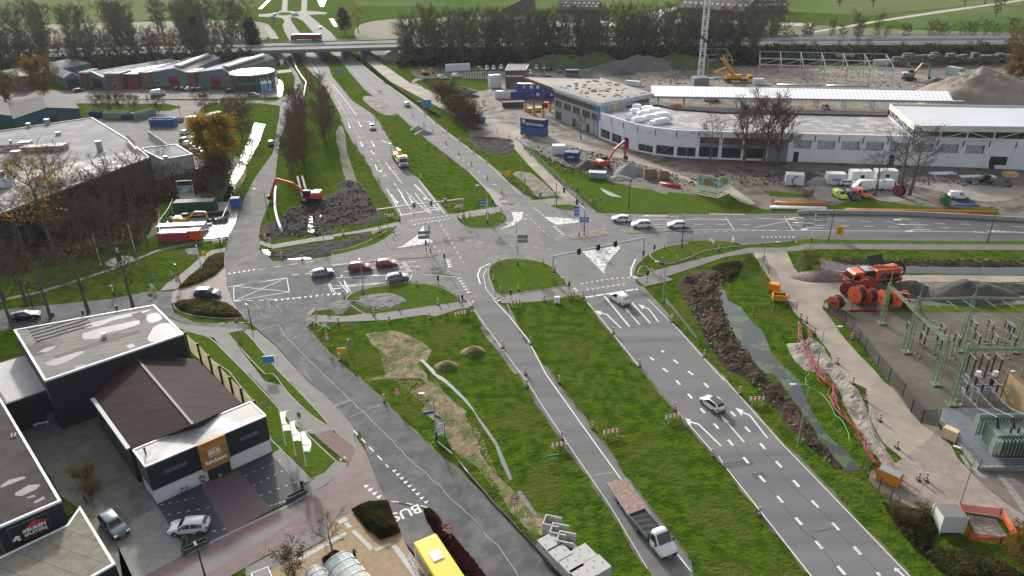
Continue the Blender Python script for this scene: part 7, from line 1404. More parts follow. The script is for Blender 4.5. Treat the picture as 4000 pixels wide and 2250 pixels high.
def reel(s,l,R_=1.45,wd=1.5,ang=0,oc='c04a20',core='14171c'):
 r=root('cable_reel',l,'cable reel',w1(s),ang,'large cable reels in the yard');fm=M('reel_'+oc,hexc(oc),tuple(x*.8 for x in hexc(oc)),sc=2,rough=.7)
 for y in(-wd/2,wd/2):m=MB();m.tube([(0,y-.07,R_),(0,y+.07,R_)],R_,26);f=m.build('flange',fm,r);m=MB();m.tube([(0,y-.1,R_),(0,y+.1,R_)],.18,10);m.build('hub',TRIMB,f)
 m=MB();m.tube([(0,-wd/2,R_),(0,wd/2,R_)],R_*.82,24);m.build('wound_cable',P('cable_'+core,core,.5),r,False)
for s,l,R_,an,oc in(('f1215,930','orange reel nearest the gate of the cable yard',1.35,-1.1,'c0532a'),('r40,560','dark brown reel at the left back of the yard',1.5,-.7,'6e3226'),('r140,560','red reel leaning in front of the dark brown one',1.3,-.7,'9c3620'),('r165,670','large orange reel with a black cable in the front row',1.75,-1.25,'c8501c'),('r330,670','orange reel with a pale spoked side right of the large one',1.45,-1.25,'c0481c'),('r300,530','red reel with a brown flange behind the front row',1.6,-.6,'b03a1e'),('r560,700','orange reel seen almost edge on beside the steel mast',1.55,-1.45,'d0602a'),('r780,720','orange reel furthest right in the yard',1.6,-1.4,'c8441a')):reel(s,l,R_*.88,1.35,an,oc)
reel('c1670,1405','dark red cable reel on a trailer among the site vans',1.3,1.2,-1.2,'7a2f2a');reel('f2000,180','green cable reel on a trailer at the right of the site',1.1,1.3,-.4,'2a7a48')
CU=M('culvert_concrete',(.46,.455,.44),(.36,.355,.34),sc=1.2,rough=.85,c3=(.42,.41,.39),sc3=.6)
an_=dirv('h1480,1250','h1600,1185')
for k,s in enumerate(('h1575,1130','h1625,1190','h1675,1250')):
 r=root('culvert_section','%s U shaped concrete section in the row above the square blocks'%ORD[k],'concrete section',w1(s),an_-.9,'U shaped concrete sections');m=MB();m.b2(-.9,.9,-.75,-.6,0,1.6);m.b2(-.9,.9,.6,.75,0,1.6);m.build('side_wall',CU,r);m=MB();m.b2(.75,.9,-.75,.75,0,1.6)if 0 else m.b2(-.9,.9,-.6,.6,0,.16);m.b2(-.9,-.76,-.6,.6,.16,1.6);m.build('base_slab',CU,r)
for k,(s,w_)in enumerate((('h1560,1275',2.0),('h1630,1350',2.0),('h1710,1430',2.0),('h1790,1500',2.0),('h1800,1355',2.0),('h1900,1440',2.0))):
 r=root('concrete_block','%s square concrete cover block at the bottom edge, counted from the U sections'%ORD[k],'concrete block',w1(s),an_,'square concrete blocks');m=MB();m.b2(-w_/2,w_/2,-w_/2,w_/2,.1,.75);m.build('lower_slab',CU,r,bevel=.03);m=MB();m.b2(-w_/2+.03,w_/2-.03,-w_/2+.03,w_/2-.03,.78,1.4);m.build('upper_slab',CU,r,bevel=.03);m=MB()
 for x,y in((-.6,0),(.6,0),(0,.6)):m.tube([(x,y,1.4),(x,y,1.5)],.05,6)
 m.build('lifting_eye',METAL,r)
r=root('manhole_section','concrete slab with a round dark hole between the blocks','concrete section',w1('h1712,1300'),an_);m=MB();m.b2(-.75,.75,-.75,.75,0,.9);m.build('slab',CU,r,bevel=.03);m=MB();m.tube([(0,0,.9),(0,0,.91)],.32,18);m.build('hole',BPOLE,r);m=MB();m.tube([(.32*cos(t*pi/9),.32*sin(t*pi/9),.92)for t in range(19)],.04,5,cap=False);m.build('rim',CU,r)
def planter(s,l,d,rz):
 r=root('planter',l,'planter',w1(s),rz,'dark planters along the street');L,w_=d;m=MB()
 for y in(-w_/2,w_/2):m.b2(-L/2,L/2,y-.05,y+.05,0,.55)
 for x in(-L/2,L/2):m.b2(x-.05,x+.05,-w_/2,w_/2,0,.55)
 m.build('box',P('planter_grey','4a4a4e',.6),r);m=MB()
 for k in range(160):
  x,y=random.uniform(-L/2+.1,L/2-.1),random.uniform(-w_/2+.08,w_/2-.08);h=random.uniform(.3,.85);a=random.random()*6;m.add([(x-.05*cos(a),y-.05*sin(a),.3),(x+.05*cos(a),y+.05*sin(a),.3),(x+random.uniform(-.15,.15),y+random.uniform(-.15,.15),h)],[(0,1,2)])
 m.build('plants',M('planter_grass',hexc('6a5a2c'),hexc('55662a'),sc=3,rough=.9),r)
ar=dirv('g1340,1290','g2075,935')
planter('g1410,1245','long planter at the left end of the parking front',(2.4,.55),ar);planter('g1330,1240','short planter turned across the left end of the parking front',(1.5,.5),ar+1.2);planter('g2130,880','long planter at the right end of the parking front',(2.2,.55),ar);planter('g2170,820','short planter turned across the right end of the parking front',(1.4,.5),ar+1.2)
boxy('waste_bin','grey wheeled waste container by the courtyard wall','g360,335 435,310',(1.5,1.0,1.25),P('bin_grey','59626b',.5),'bin',ribs=False);r=root('bench','white bench by the courtyard wall left of the waste container','bench',w1('g300,370'),.35);m=MB();m.b2(-.9,.9,-.2,.2,.4,.46);m.build('seat',SW,r);m=MB();m.b2(-.8,-.7,-.2,.2,0,.4);m.b2(.7,.8,-.2,.2,0,.4);m.build('legs',SW,r)
r=root('bicycle','black bicycle leaning on the white wall of the showroom','bicycle',w1('g1330,862'),ar);
for x in(-.52,.52):m=MB();m.tube([(x+.33*cos(t*pi/8),0,.34+.33*sin(t*pi/8))for t in range(17)],.03,5,cap=False);m.build('wheel',TYRE,r)
m=MB()
for a,b in(((-.52,.34),(-.2,.85)),((-.2,.85),(.4,.85)),((.4,.85),(.52,.34)),((0,.3),(-.22,.95)),((0,.3),(.4,.85)),((-.52,.34),(0,.3)),((.4,.85),(.38,1.05))):m.beam((a[0],0,a[1]),(b[0],0,b[1]),.04)
m.beam((.38,-.25,1.05),(.38,.25,1.05),.04);m.box((-.22,0,.97),(.25,.12,.06));m.build('frame',TRIMB,r)
for s,l in(('g1465,790','potted bush left of the showroom entrance'),('g1583,735','potted bush right of the showroom entrance')):
 r=root('potted_bush',l,'plant pot',w1(s),0);m=MB();m.tube([(0,0,0),(0,0,.45)],[.2,.28],10);m.build('pot',CONC,r);m=MB()
 for k in range(90):v=Vector((random.gauss(0,1),random.gauss(0,1),random.gauss(0,1))).normalized()*.34;t_=v.orthogonal().normalized()*.09;m.add([v+Vector((0,0,.8))-t_,v+Vector((0,0,.8))+t_,v*1.15+Vector((0,0,.9))],[(0,1,2)])
 m.build('foliage',M('dark_leaf',(.03,.06,.015),rough=.8),r)
SHG=M('shelter_glass',(.55,.62,.60),(.40,.47,.45),sc=1,rough=.15,alpha=.75)
def shelter(s0,s1,l,wd=2.2,z=2.4):
 a,b=W(s0+' '+s1,z);c=(a+b)/2;L=(b-a).length;r=root('bus_shelter',l,'bus shelter',(c.x,c.y,0),atan2(b.y-a.y,b.x-a.x),'arched glass shelters');m=MB();n=8
 pts=[(wd/2*cos(pi-k*pi/n),z+.0+.75*sin(k*pi/n))for k in range(n+1)]
 for k in range(n):(y0,z0),(y1,z1)=pts[k],pts[k+1];m.quad((-L/2,y0,z0),(L/2,y0,z0),(L/2,y1,z1),(-L/2,y1,z1))
 m.build('arched_roof',SHG,r);m=MB()
 for k in range(5):
  x=-L/2+L*k/4;m.tube([(x,y*1.01,q+.02)for y,q in pts],.04,5)
 for y in(-wd/2,wd/2):m.beam((-L/2,y,z),(L/2,y,z),.08)
 for x in(-L/2,0,L/2):m.beam((x,wd/2,0),(x,wd/2,z),.08);m.beam((x,-wd/2,0),(x,-wd/2,z),.08)
 m.build('frame',ALU,r)
shelter('u920,740','u1140,1010','large arched glass shelter at the bottom edge',2.8);shelter('u690,860','u800,1050','smaller arched glass shelter left of the large one',1.8)
m=MB();pts=W('u60,905 200,838 260,900',2.6);r=root('dark_kiosk','dark box with a pale rim at the bottom edge of the bus stop','kiosk',V2((pts[0]+pts[2])/2));m.box((0,0,1.3),(1.6,1.6,2.6),.5);m.build('body',BPOLE,r);m=MB();m.box((0,0,2.63),(1.7,1.7,.06),.5);m.build('rim',SW,r);m=MB();m.box((0,0,2.67),(1.5,1.5,.04),.5);m.build('top',BPOLE,r)
r=root('corner_billboard','two sided white billboard with pictures of the new building on a timber frame','billboard',w1('c330,1400'));BPIC=M('board_picture',hexc('9fb8cc'),hexc('6f8a5a'),sc=.5,rough=.5,lo=.45,hi=.55)
wv_=lambda s,z=0:w1(s,z)-r.location
for s0,s1,nm in(('c220,1395','c372,1425','left'),('c372,1425','c455,1390','right')):
 a,b=V2(wv_(s0)),V2(wv_(s1));u=(b-a).normalized();m=MB();m.quad(V2(a,1.2),V2(b,1.2),V2(b,5.0),V2(a,5.0));m.quad(V2(a,1.2)+Vector((0,.12,0)),V2(a,5)+Vector((0,.12,0)),V2(b,5)+Vector((0,.12,0)),V2(b,1.2)+Vector((0,.12,0)));p=m.build('white_panel',SW,r)
 q=Vector((u.y,-u.x,0))*.04;m=MB();m.quad(a.lerp(b,.04)+q+Vector((0,0,2.6)),a.lerp(b,.96)+q+Vector((0,0,2.6)),a.lerp(b,.96)+q+Vector((0,0,4.8)),a.lerp(b,.04)+q+Vector((0,0,4.8)));pic=m.build('picture',BPIC,p);m=MB();q=q*2;m.add([a.lerp(b,.3)+q+Vector((0,0,3.0)),a.lerp(b,.75)+q+Vector((0,0,2.9)),a.lerp(b,.75)+q+Vector((0,0,3.9)),a.lerp(b,.3)+q+Vector((0,0,4.3))],[(0,1,2,3)]);m.build('pictured_house',WOOD,pic)
 m=MB();q=q/2;m.quad(a+q+Vector((0,0,2.45)),b+q+Vector((0,0,2.45)),b+q+Vector((0,0,2.6)),a+q+Vector((0,0,2.6)));m.quad(a+q+Vector((0,0,4.85)),b+q+Vector((0,0,4.85)),b+q+Vector((0,0,5.0)),a+q+Vector((0,0,5.0)));m.build('green_stripe',P('lime_stripe','8cc63a',.5),p)
m=MB()
for s in('c220,1395','c300,1410','c372,1425','c415,1405','c455,1390','c330,1380'):a=V2(wv_(s));m.beam(V2(a,0),V2(a,1.3),.18)
for s0,s1 in(('c220,1395','c372,1425'),('c372,1425','c455,1390')):m.beam(V2(wv_(s0),.7),V2(wv_(s1),.7),.15);m.beam(V2(wv_(s0),.15),V2(wv_(s1),.15),.2)
m.build('timber_frame',P('pale_timber','c9c3b4',.7),r)
r=root('project_board','tall project board with an aerial picture above the green cabin','billboard',w1('t700,450'),.15);m=MB();m.box((0,0,3.0),(3.6,.1,4.6));p=m.build('panel',SW,r);m=MB();m.box((0,-.06,4.6),(3.5,.02,1.2));m.build('dark_header',P('header','22343a',.5),p);m=MB();m.box((0,-.06,2.9),(3.5,.02,2.0));m.build('picture',BPIC,p);m=MB();m.box((0,-.06,1.6),(3.5,.02,.25));m.build('gold_band',SY,p);m=MB();m.beam((-1.7,.1,0),(-1.7,.1,5),.15);m.beam((1.7,.1,0),(1.7,.1,5),.15);m.build('posts',METAL,r)
c=w1('c245,612');r=root('tower_mast','tall lattice tower crane mast rising out of the picture','tower crane',c);m=MB();h=50;w_=.95
for x in(-w_,w_):
 for y in(-w_,w_):m.beam((x,y,0),(x,y,h),.2)
for k in range(int(h/2)):
 z=k*2
 for(x0,y0),(x1,y1)in(((-w_,-w_),(w_,-w_)),((w_,-w_),(w_,w_)),((w_,w_),(-w_,w_)),((-w_,w_),(-w_,-w_))):m.beam((x0,y0,z),(x1,y1,z),.12);m.beam((x0,y0,z)if k%2 else(x1,y1,z),(x1,y1,z+2)if k%2 else(x0,y0,z+2),.12)
m.build('lattice',P('mast_grey','b4b9bc',.5),r);m=MB();m.box((0,0,1.6),(6,5,3.2));m.build('ballast_base',P('ballast','7d8185',.8),r)
GR=P('portal_green','6d8062',.5,c2=hexc('60735a'),sc=.5)
def mast(par,base,top,w0=.72,w1_=.34,name='mast'):
 b,h=Vector(base),top;m=MB();c4=[(-1,-1),(1,-1),(1,1),(-1,1)]
 for x,y in c4:m.beam((b.x+x*w0/2,b.y+y*w0/2,0),(b.x+x*w1_/2,b.y+y*w1_/2,h),.1)
 n=int(h/.9)
 for k in range(n+1):
  z=k*h/n;w_=(w0+(w1_-w0)*z/h)/2
  for i in range(4):x0,y0=c4[i];x1,y1=c4[(i+1)%4];m.beam((b.x+x0*w_,b.y+y0*w_,z),(b.x+x1*w_,b.y+y1*w_,z),.07,.04)
 m.box((b.x,b.y,.12),(w0+.5,w0+.5,.24));return m.build(name,GR,par)
def beam3(par,a,b,name='crossbeam',w_=.4):
 m=MB();a,b=Vector(a),Vector(b);u=(b-a).normalized();v=Vector((-u.y,u.x,0))*w_/2
 for o in(v,-v):m.beam(a+o,b+o,.1,.22)
 n=int((b-a).length/.8)
 for k in range(n):p=a+u*(k*.8);m.beam(p+v,p+u*.8-v,.06)
 return m.build(name,GR,par)
sub=root('switchyard_portal','pale green steel portal frames of the electricity substation','steel frame',w1('r900,1000'));SO=sub.location
def sp_(s,z=0):return w1(s,z)-Vector((SO.x,SO.y,0))
ZB=6.8
MA,MBB,MC=sp_('r522,970'),sp_('r880,1385'),sp_('s600,870');MD,ME,MF=sp_('s950,1320'),sp_('r1640,1365'),sp_('r2420,1380');MG=sp_('s2290,1320');
mast(sub,MA,ZB+.4);mast(sub,MBB,9.3);mast(sub,MC,ZB+.3);mast(sub,MD,9.3);mast(sub,ME,9.3);mast(sub,MF,9.0);mast(sub,MG,9.3)
ext=(MF-ME);MH=MF+ext;mast(sub,MH,9)
for p,z0,z1 in((MA,ZB,11.2),(MBB,9.3,11.6),(ME,9.3,11.5),(MC,ZB,9.4),(MF,9,11)):m=MB();m.tube([(p.x,p.y,z0),(p.x,p.y,z1)],[.1,.04],6);m.build('lightning_rod',GR,sub)
beam3(sub,V2(MA,ZB),V2(MBB,ZB));beam3(sub,V2(MBB,ZB),V2(MC,ZB));beam3(sub,V2(MBB,8.9),V2(ME,8.9));beam3(sub,V2(ME,8.9),V2(MF,8.9));beam3(sub,V2(MF,8.9),V2(MH,8.9));beam3(sub,V2(MD,8.6),V2(MD,8.6)+(MG-MD)+Vector((0,0,0)));beam3(sub,V2(MD,8.6)+(MG-MD),V2(MD,8.6)+(MG-MD)*2)
m=MB();m.beam(V2(MBB,8.5),V2(MBB+Vector((2.2,.4,0)),5),.1);m.beam(V2(MBB,8.5),V2(MBB+Vector((2.0,1.4,0)),5),.1);m.build('brace',GR,sub)
BRI=P('brown_insulator','3d1f1c',.25);STG=P('string_glass','b8c0bc',.3);WIR=P('conductor','a9adab',.4,metal=.5)
def insu(m,a,b,n=8,r0=.1):
 a,b=Vector(a),Vector(b)
 for k in range(n):p=a.lerp(b,(k+.5)/n);d=(b-a)/n*.3;m.tube([p-d,p+d],r0,8)
 m.tube([a,b],r0*.55,6)
wires=MB()
for a,b,n,z in((MBB,ME,3,8.7),(ME,MF,3,8.7),(MF,MH,3,8.7)):
 for k in range(n):
  p=a.lerp(b,(k+.6)/(n+.3));q=p+Vector((.9,-1.6,-.6));strings=MB();insu(strings,V2(p,z),V2(q,z-.5),7,.09);strings.build('insulator_string',STG,sub);e=p+Vector((8.5,-15,0));mid=(V2(q,z-.5)+V2(e,z-.4))/2+Vector((0,0,-.7));wires.tube([V2(q,z-.5),mid,V2(e,z-.4)],.025,4)
for a,b in((MA,MBB),(MBB,MC)):
 for k in range(3):p=a.lerp(b,(k+1)/4);q=p+Vector((1.9,-.2,0));strings=MB();insu(strings,V2(p,ZB),V2(q,ZB-.3),7,.09);strings.build('insulator_string',STG,sub);wires.tube([V2(q,ZB-.3),V2(q+Vector((4,-1,0)),ZB-1.6),V2(q+Vector((9,-2,0)),ZB-.6)],.025,4)
wires.build('overhead_wire',WIR,sub)
def switch(s,l,n=3,step=1.9,h=2.3,ang=0,col=None,tall=1.3):
 r=root('disconnector',l,'switchgear',w1(s),ang,'disconnector stands of the substation');m=MB();L=step*(n-1)
 for k in range(n):
  x=k*step-L/2
  for y in(-.55,.55):m.beam((x,y,0),(x,y,h),.12);m.box((x,y,.08),(.4,.4,.16))
  m.beam((x,-.9,h),(x,.9,h),.2,.16)
 for y in(-.5,.5):m.beam((-L/2,y,h+.02),(L/2,y,h+.02),.1)
 m.build('support_frame',col or GR,r);w=MB()
 for k in range(n):
  x=k*step-L/2;m=MB()
  for y in(-.75,.75):insu(m,(x,y,h+.1),(x,y,h+tall),9,.13)
  m.build('insulator',BRI,r);w.tube([(x,-.75,h+tall+.08),(x,.75,h+tall+.08)],.05,5)
 w.build('switch_arm',METAL,r)
for s,l in(('r1100,1290','disconnector stand at the back left of the switchyard'),('r1300,1440','disconnector stand at the front left of the switchyard'),('r2020,1250','disconnector stand at the back right of the switchyard'),('r2080,1440','disconnector stand at the front right of the switchyard'),('r1700,1100' if 0 else 'r2560,1290','disconnector stand at the right edge of the switchyard')):switch(s,l,3,2.4,ang=-.12)
switch('s1500,1000' if 0 else 's1450,1280','grey breaker stand with brown insulators behind the transformer',3,1.9,2.2,-.05,METAL,1.2);switch('s1500,1010','tall grey stand with three long brown insulators behind the transformer',3,1.7,2.4,-.05,METAL,3.0);r=root('instrument_stand','grey stand with three white headed instrument transformers','switchgear',w1('s1760,1180'),-.05);m=MB();wm_=MB();im=MB()
for k in range(3):x=(k-1)*2.2;m.beam((x,0,0),(x,0,2.2),.2);insu(im,(x,0,2.2),(x,0,3.6),8,.16);wm_=MB();wm_.tube([(x,0,3.6),(x,0,4.3)],.32,10);wm_.build('white_head',SW,r)
m.beam((-2.6,0,2.1),(2.6,0,2.1),.25);m.build('stand',METAL,r);im.build('insulator',BRI,r)
pc=w1('i2420,560');tr=root('transformer','large grey green power transformer with radiator fins and bushings','transformer',(pc.x+.8,pc.y+.3,0),-.02);TG=P('transformer_green','76857c',.45,c2=hexc('6a7a71'),sc=.5);m=MB();m.b2(-2.6,4,-1.2,1.4,.6,3.2);m.build('tank',TG,tr,bevel=.05);m=MB();m9=MB()
for k in range(17):x=-3.4+k*.42;m.b2(x,x+.12,-2.1,-1.3,.9,3.0);m9.b2(x,x+.12,1.5,2.4,1.1,3.5)
m.b2(-3.4,3.44,-1.75,-1.65,1.0,1.1);m9.b2(-3.4,3.44,1.9,2.0,1.2,1.3);m.build('radiator_fins',TG,tr);m9.build('radiator_fins',TG,tr);m=MB();m.tube([(-3.4,1.9,3.7),(3.2,1.9,3.7)],.35,10);m.build('oil_pipe',TG,tr);ib=MB();wb=MB()
for k in range(3):x=-1.9+k*1.9;insu(ib,(x,.2,3.2),(x-.3,.5,4.6),9,.16);wb.tube([(x-.3,.5,4.6),(x-1.4,2.4,4.5),(x-2.6,4.6,5.6)],.05,5)
for k in range(3):insu(ib,(-1+k*.9,-.7,3.2),(-1+k*.9,-.7,3.9),5,.12)
ib.build('bushing',BRI,tr);wb.build('connection_cable',P('white_cable','c9c8c0',.4),tr)
pl=W('i1965,330 2240,690 2700,690 2700,655 2250,650 2000,330');r=root('plinth','raised concrete plinth with grating and railing under the transformer','plinth',V2(w1('i2240,690')));off=-r.location;m=MB()
for a,b in zip(W('i1965,335 2245,690'),W('i2245,690 2750,690')):m.beam(V2(a,.3)+off,V2(b,.3)+off,.35,.6)
a,b,c_=W('i1965,335 2245,690 2760,690');m=MB();m.beam(V2(a,.3)+off,V2(b,.3)+off,.35,.6);m.beam(V2(b,.3)+off,V2(c_,.3)+off,.35,.6);m.build('kerb_wall',CONC,r);m=MB()
for p,q in((a,b),(b,c_)):
 for z in(1.0,1.35,1.7):m.beam(V2(p,z)+off,V2(q,z)+off,.035)
 n=int((q-p).length/1.5)
 for k in range(n+1):t_=p.lerp(q,k/n);m.beam(V2(t_,.6)+off,V2(t_,1.7)+off,.05)
m.build('railing',METAL,r)
boxy('brick_hut','tan brick hut cut off by the right edge beside the transformer','i2560,280 2700,280',(5,6,4.5),M('tan_brick',hexc('a08a68'),hexc('937d5c'),sc=2,rough=.9),'building',ribs=False,rz=0,roofm=P('brown_coping','6a4a40',.7));boxy('cable_cabinet','cream metal cabinet beside the plinth corner','i1990,450 2080,480',(1.6,.9,1.5),P('cream','c4b594',.6),'cabinet',ribs=False,rz=-.9);boxy('white_cabinet','white utility cabinet with a grey top beside the orange netting','i1955,1095 2075,1095',(2.4,2.0,2.2),P('cabinet_white','c9ccca',.6),'cabinet',ribs=False,rz=-.05,roofm=P('grey_top','6b6d6c',.8));boxy('orange_generator','orange and white cable generator at the end of the red cables','i1560,760 1635,780',(2.3,1.2,1.5),P('gen_orange','d88a1c',.5),'generator',ribs=False,rz=-.8,roofm=SBK);boxy('orange_box','orange box at the left side of the sand road','f755,795 800,800',(1.6,1.1,1.3),P('gen_orange','d88a1c'),'box',ribs=False,rz=-.5);skip('f785,865 845,870','yellow orange open skip at the left side of the sand road',P('gen_orange','d88a1c'),(2.2,1.4,1.2));boxy('grey_switch_box','white control cabinet at the tip of the lower median','e1600,890 1622,890',(.8,.5,1.2),SW,'cabinet',ribs=False)
MESH=M('fence_mesh',(.02,.025,.025),rough=.7,alpha=.45);GMESH=M('green_net',(.05,.12,.06),rough=.8,alpha=.4);ONET=M('orange_net',(.75,.14,.04),rough=.7,alpha=.75)
def fence(s,l,h=1.7,mesh=MESH,post=BPOLE,step=2.5,name='fence',rail=True):
 P_=W(s);c=sum(P_,Vector())/len(P_);r=root(name,l,'fence',c);m=MB();pm=MB()
 for a,b in zip(P_,P_[1:]):
  a,b=a-c,b-c;m.quad(V2(a,.05),V2(b,.05),V2(b,h-.05),V2(a,h-.05));n=max(1,int((b-a).length/step))
  for k in range(n+1):p=a.lerp(b,k/n);pm.beam(V2(p,0),V2(p,h),.07)
  if rail:pm.beam(V2(a,h),V2(b,h),.04)
 m.build('mesh_panel',mesh,r);pm.build('posts',post,r);return r
fence('f1285,1050 1385,1180 1430,1230 1520,1350 1600,1449 i1700,160 1760,275 1830,352','black mesh fence between the sand road and the substation',2.1);fence('f1165,950 1500,955','black double gate in front of the cable reels',1.8);fence('f1170,960 1285,1050','short dark fence between the gate and the substation corner',1.8);fence('f490,690 590,605 660,625 705,600 740,680','dark fence beside the end of the dug bank',1.5);fence('f930,600 985,670','short dark fence at the mouth of the sand road',1.6);fence('f635,985 780,960 870,955 940,950','thin fence across the grass to the sand road gate',1.8,M('thin_mesh',(.03,.04,.03),alpha=.15));fence('i1835,352 1955,345','dark gate between the substation and the plinth',2.0);fence('i1410,685 1455,740 1530,830 1610,915 1660,965','thin dark posts along the verge near the orange generator',1.7,MATS['thin_mesh']);fence('i2095,975 2165,1190 2400,1220 2510,1190 2400,1020 2110,985','orange plastic netting around a patch of bare ground',1.1,ONET,P('orange_post','c8501c',.6),name='netting',rail=False);fence('b1370,1070 1500,1190 1600,1290 1750,1449 e1900,200','green netting fence along the site path',1.7,GMESH,SBK,name='netting');fence('t180,1280 140,1020 330,760 420,560','wire fence at the left of the pipe compound',2.0,MATS['thin_mesh'],METAL);fence('t180,1280 1540,1150','wire fence at the front of the pipe compound',2.0,MATS['thin_mesh'],METAL);fence('t1420,930 1600,480','wire fence at the right of the pipe compound',2.0,MATS['thin_mesh'],METAL);fence('c150,1230 420,1250 470,1330 820,1390' if 0 else 'c480,1330 860,1345','site fence in front of the reddish tree',2.0,MATS['thin_mesh'],METAL);fence('a1070,980 1210,1080','metal fence beside the staff car park',1.9,M('grey_mesh',(.25,.25,.26),alpha=.7),METAL);fence('a1575,700 2000,710','low dark fence along the warehouse forecourt',1.0,MATS['thin_mesh']);fence('a1215,700 1415,698','low dark fence around the lawn by the red car',1.0,MATS['thin_mesh'])
RC=P('red_cable','8e2a30',.6);GC_=P('green_cable','3fa84a',.5)
def cable(s,l,col,rad=.07,n=1,sp=.25,z=.45,name='cable',cat='cable',gr=None):
 base=W(s,z)
 for k in range(n):
  pts=densify(base,1.0,True)[:-int(max(1,(base[-1]-base[0]).length/1.0))or None];pts=[]
  for i in range(len(base)-1):
   for j in range(2):pts.append(base[i].lerp(base[i+1],j/2)+Vector((random.gauss(0,sp),random.gauss(0,sp),random.uniform(-.05,.25))))
  pts.append(base[-1]);pts=densify(pts,.6,True,op=True);m=MB();m.tube(pts,rad*.62,5,cap=True);o=m.build(name,col,None,True);tag(o,l,cat,gr)
cable('f960,1030 970,1130 1000,1230 1060,1330 1130,1449 i1210,100 1200,200 1260,300 1350,370 1410,440 1440,540 1500,630 1545,680','thin red cable in the bundle beside the sand road',RC,.07,7,.28,gr='red cables beside the sand road')
cable('f1030,1050 1040,1130 1010,1230 1080,1340 1160,1449 i1190,60 1215,180 1310,240 1370,290','thin red cable branching towards the trench',RC,.06,4,.2,gr='red cables in the trench');cable('i1540,560 1580,620 1640,690 1690,750 1720,790','pale red cable running into the orange generator',P('pale_cable','a8746c',.6),.06,5,.3,gr='cables at the generator');cable('i1030,0 1000,30 1010,75 1120,140 1180,220 1210,290 1270,350 1310,420 1325,520','single bright green cable looping over the bank',GC_,.07,1,.05);cable('i1640,800 1700,830 1760,865 1815,870 1825,840 1780,815 1720,815','black cable loop on the sand behind the generator',BP,.04,1,.02,.1);cable('i1460,220 1465,300 1470,400 1530,500 1600,600','grey hose along the trench edge',SBK,.06,1,.1)
def heap(s,l,rx,ry,h,mat,seed=0,name='earth_heap'):
 c=w1(s);m=MB();nr,na=14,36
 for i in range(nr+1):
  q=i/nr
  for k in range(na):
   a=2*pi*k/na;e=1+.25*noise.noise(Vector((cos(a)*1.5,sin(a)*1.5,seed*3.1)));x,y=rx*q*e*cos(a),ry*q*e*sin(a)
   z=h*(1-q**1.3)*(1+.25*noise.noise(Vector((x*.4,y*.4,seed))))+.12*h*noise.noise(Vector((x*1.2,y*1.2,seed+5)))*(1-q);m.v.append((x,y,max(z,-.05)if q<1 else-.06))
 m.f=[(i*na+k,(i+1)*na+k,(i+1)*na+(k+1)%na,i*na+(k+1)%na)for i in range(nr)for k in range(na)];m.m=[0]*len(m.f);o=m.build(name,mat,None,True);o.location=c;tag(o,l,'heap')
GH=M('gravel_heap',(.25,.245,.235),(.19,.185,.175),sc=1.5,rough=.95,bump=.1,bs=4);GRH=M('grassy_heap',(.05,.085,.02),(.075,.07,.045),sc=.3,rough=.95,bump=.3,bs=2,c3=(.08,.12,.03),sc3=.15);DH=M('dark_heap',(.06,.052,.046),(.09,.08,.07),sc=.5,rough=.95,bump=.15,bs=2)
for s,l,rx,ry,h,mt in(('b610,930','upper grey gravel heap at the median edge of the right carriageway',2.6,2.2,1.3,GH),('b655,960','lower grey gravel heap at the median edge of the right carriageway',3.2,2.2,1.4,GH),('b1600,475','long overgrown earth bank at the back of the site car park',22,9,5.5,GRH),('b1905,475','round green overgrown heap at the back of the site',14,9,6.5,GRH),('b2230,490','grey earth bank right of the green heap',24,10,5.5,M('greyish_heap',(.11,.105,.10),(.15,.14,.135),sc=.2,rough=.95,bump=.2)),('c100,480','green topped bank behind the tower mast',26,10,5.5,GRH),('c900,430','dark rubble bank behind the steel frame',60,12,4,DH),('c1950,600','small dark heap beside the green trailer',6,5,2.4,DH),('c2250,720','large pale sand mountain at the right edge of the site',26,20,10.5,M('sand_mountain',(.24,.20,.16),(.17,.145,.12),sc=.15,rough=.95,bump=.3,bs=1,c3=(.28,.24,.19),sc3=.1)),('c2480,730','second pale sand mountain at the right edge',18,16,7.5,MATS['sand_mountain']),('b1835,1200','dark earth heap left of the red wheeled excavator',4.2,3,2,DH),('b2135,1240','grey sand heap right of the red wheeled excavator',5.5,4,2.6,GH),('b2060,1285','low grey sand heap beside the taller one',3.4,2.6,1.1,GH),('b925,660','dark earth heap near the sand track',7,5,2,DH),('b990,695','small brown earth heap near the sand track',4,3,1.6,DH),('c1010,1290','brown earth heap behind the ring container',7,4,2.2,DH),('c1100,1310','stony grey heap between the white containers',5,3,1.4,GH),('f1160,700','brick rubble heap beside the sand road',6.5,2.6,1.3,M('brick_rubble',hexc('6f5a58'),hexc('8b7a76'),sc=2,rough=.95,bump=.3,bs=3)),('r960,500','dark earth heap behind the cable reels',3.6,3,2.0,DH),('r1750,560','wide brown earth heap behind the switchyard',9,4.5,2.6,DH),('e1008,1245','round straw heap in the verge above the ditch',1.9,1.5,1.2,STRAW),('e820,1345','pointed straw heap beside the ditch head',1.9,1.4,1.1,STRAW),('b1690,505','small dark heap beyond the corner office',5,3,2,DH),('b2080,530','brown heap with concrete rings',6,4,2.2,DH)):heap(s,l,rx,ry,h,mt,len(l)*.37)
r=root('rubble_wall','long low wall of stacked rubble blocks at the back right of the site','wall',w1('c2090,460'));m=MB()
for k in range(90):m.box((random.uniform(-29,29),random.uniform(-2,2),random.uniform(.5,4.5)),(random.uniform(2,5),2.2,random.uniform(.8,1.6)),random.uniform(-.06,.06))
m.build('rubble_blocks',M('rubble_block',(.17,.15,.13),(.11,.10,.09),sc=.3,rough=.95),r)
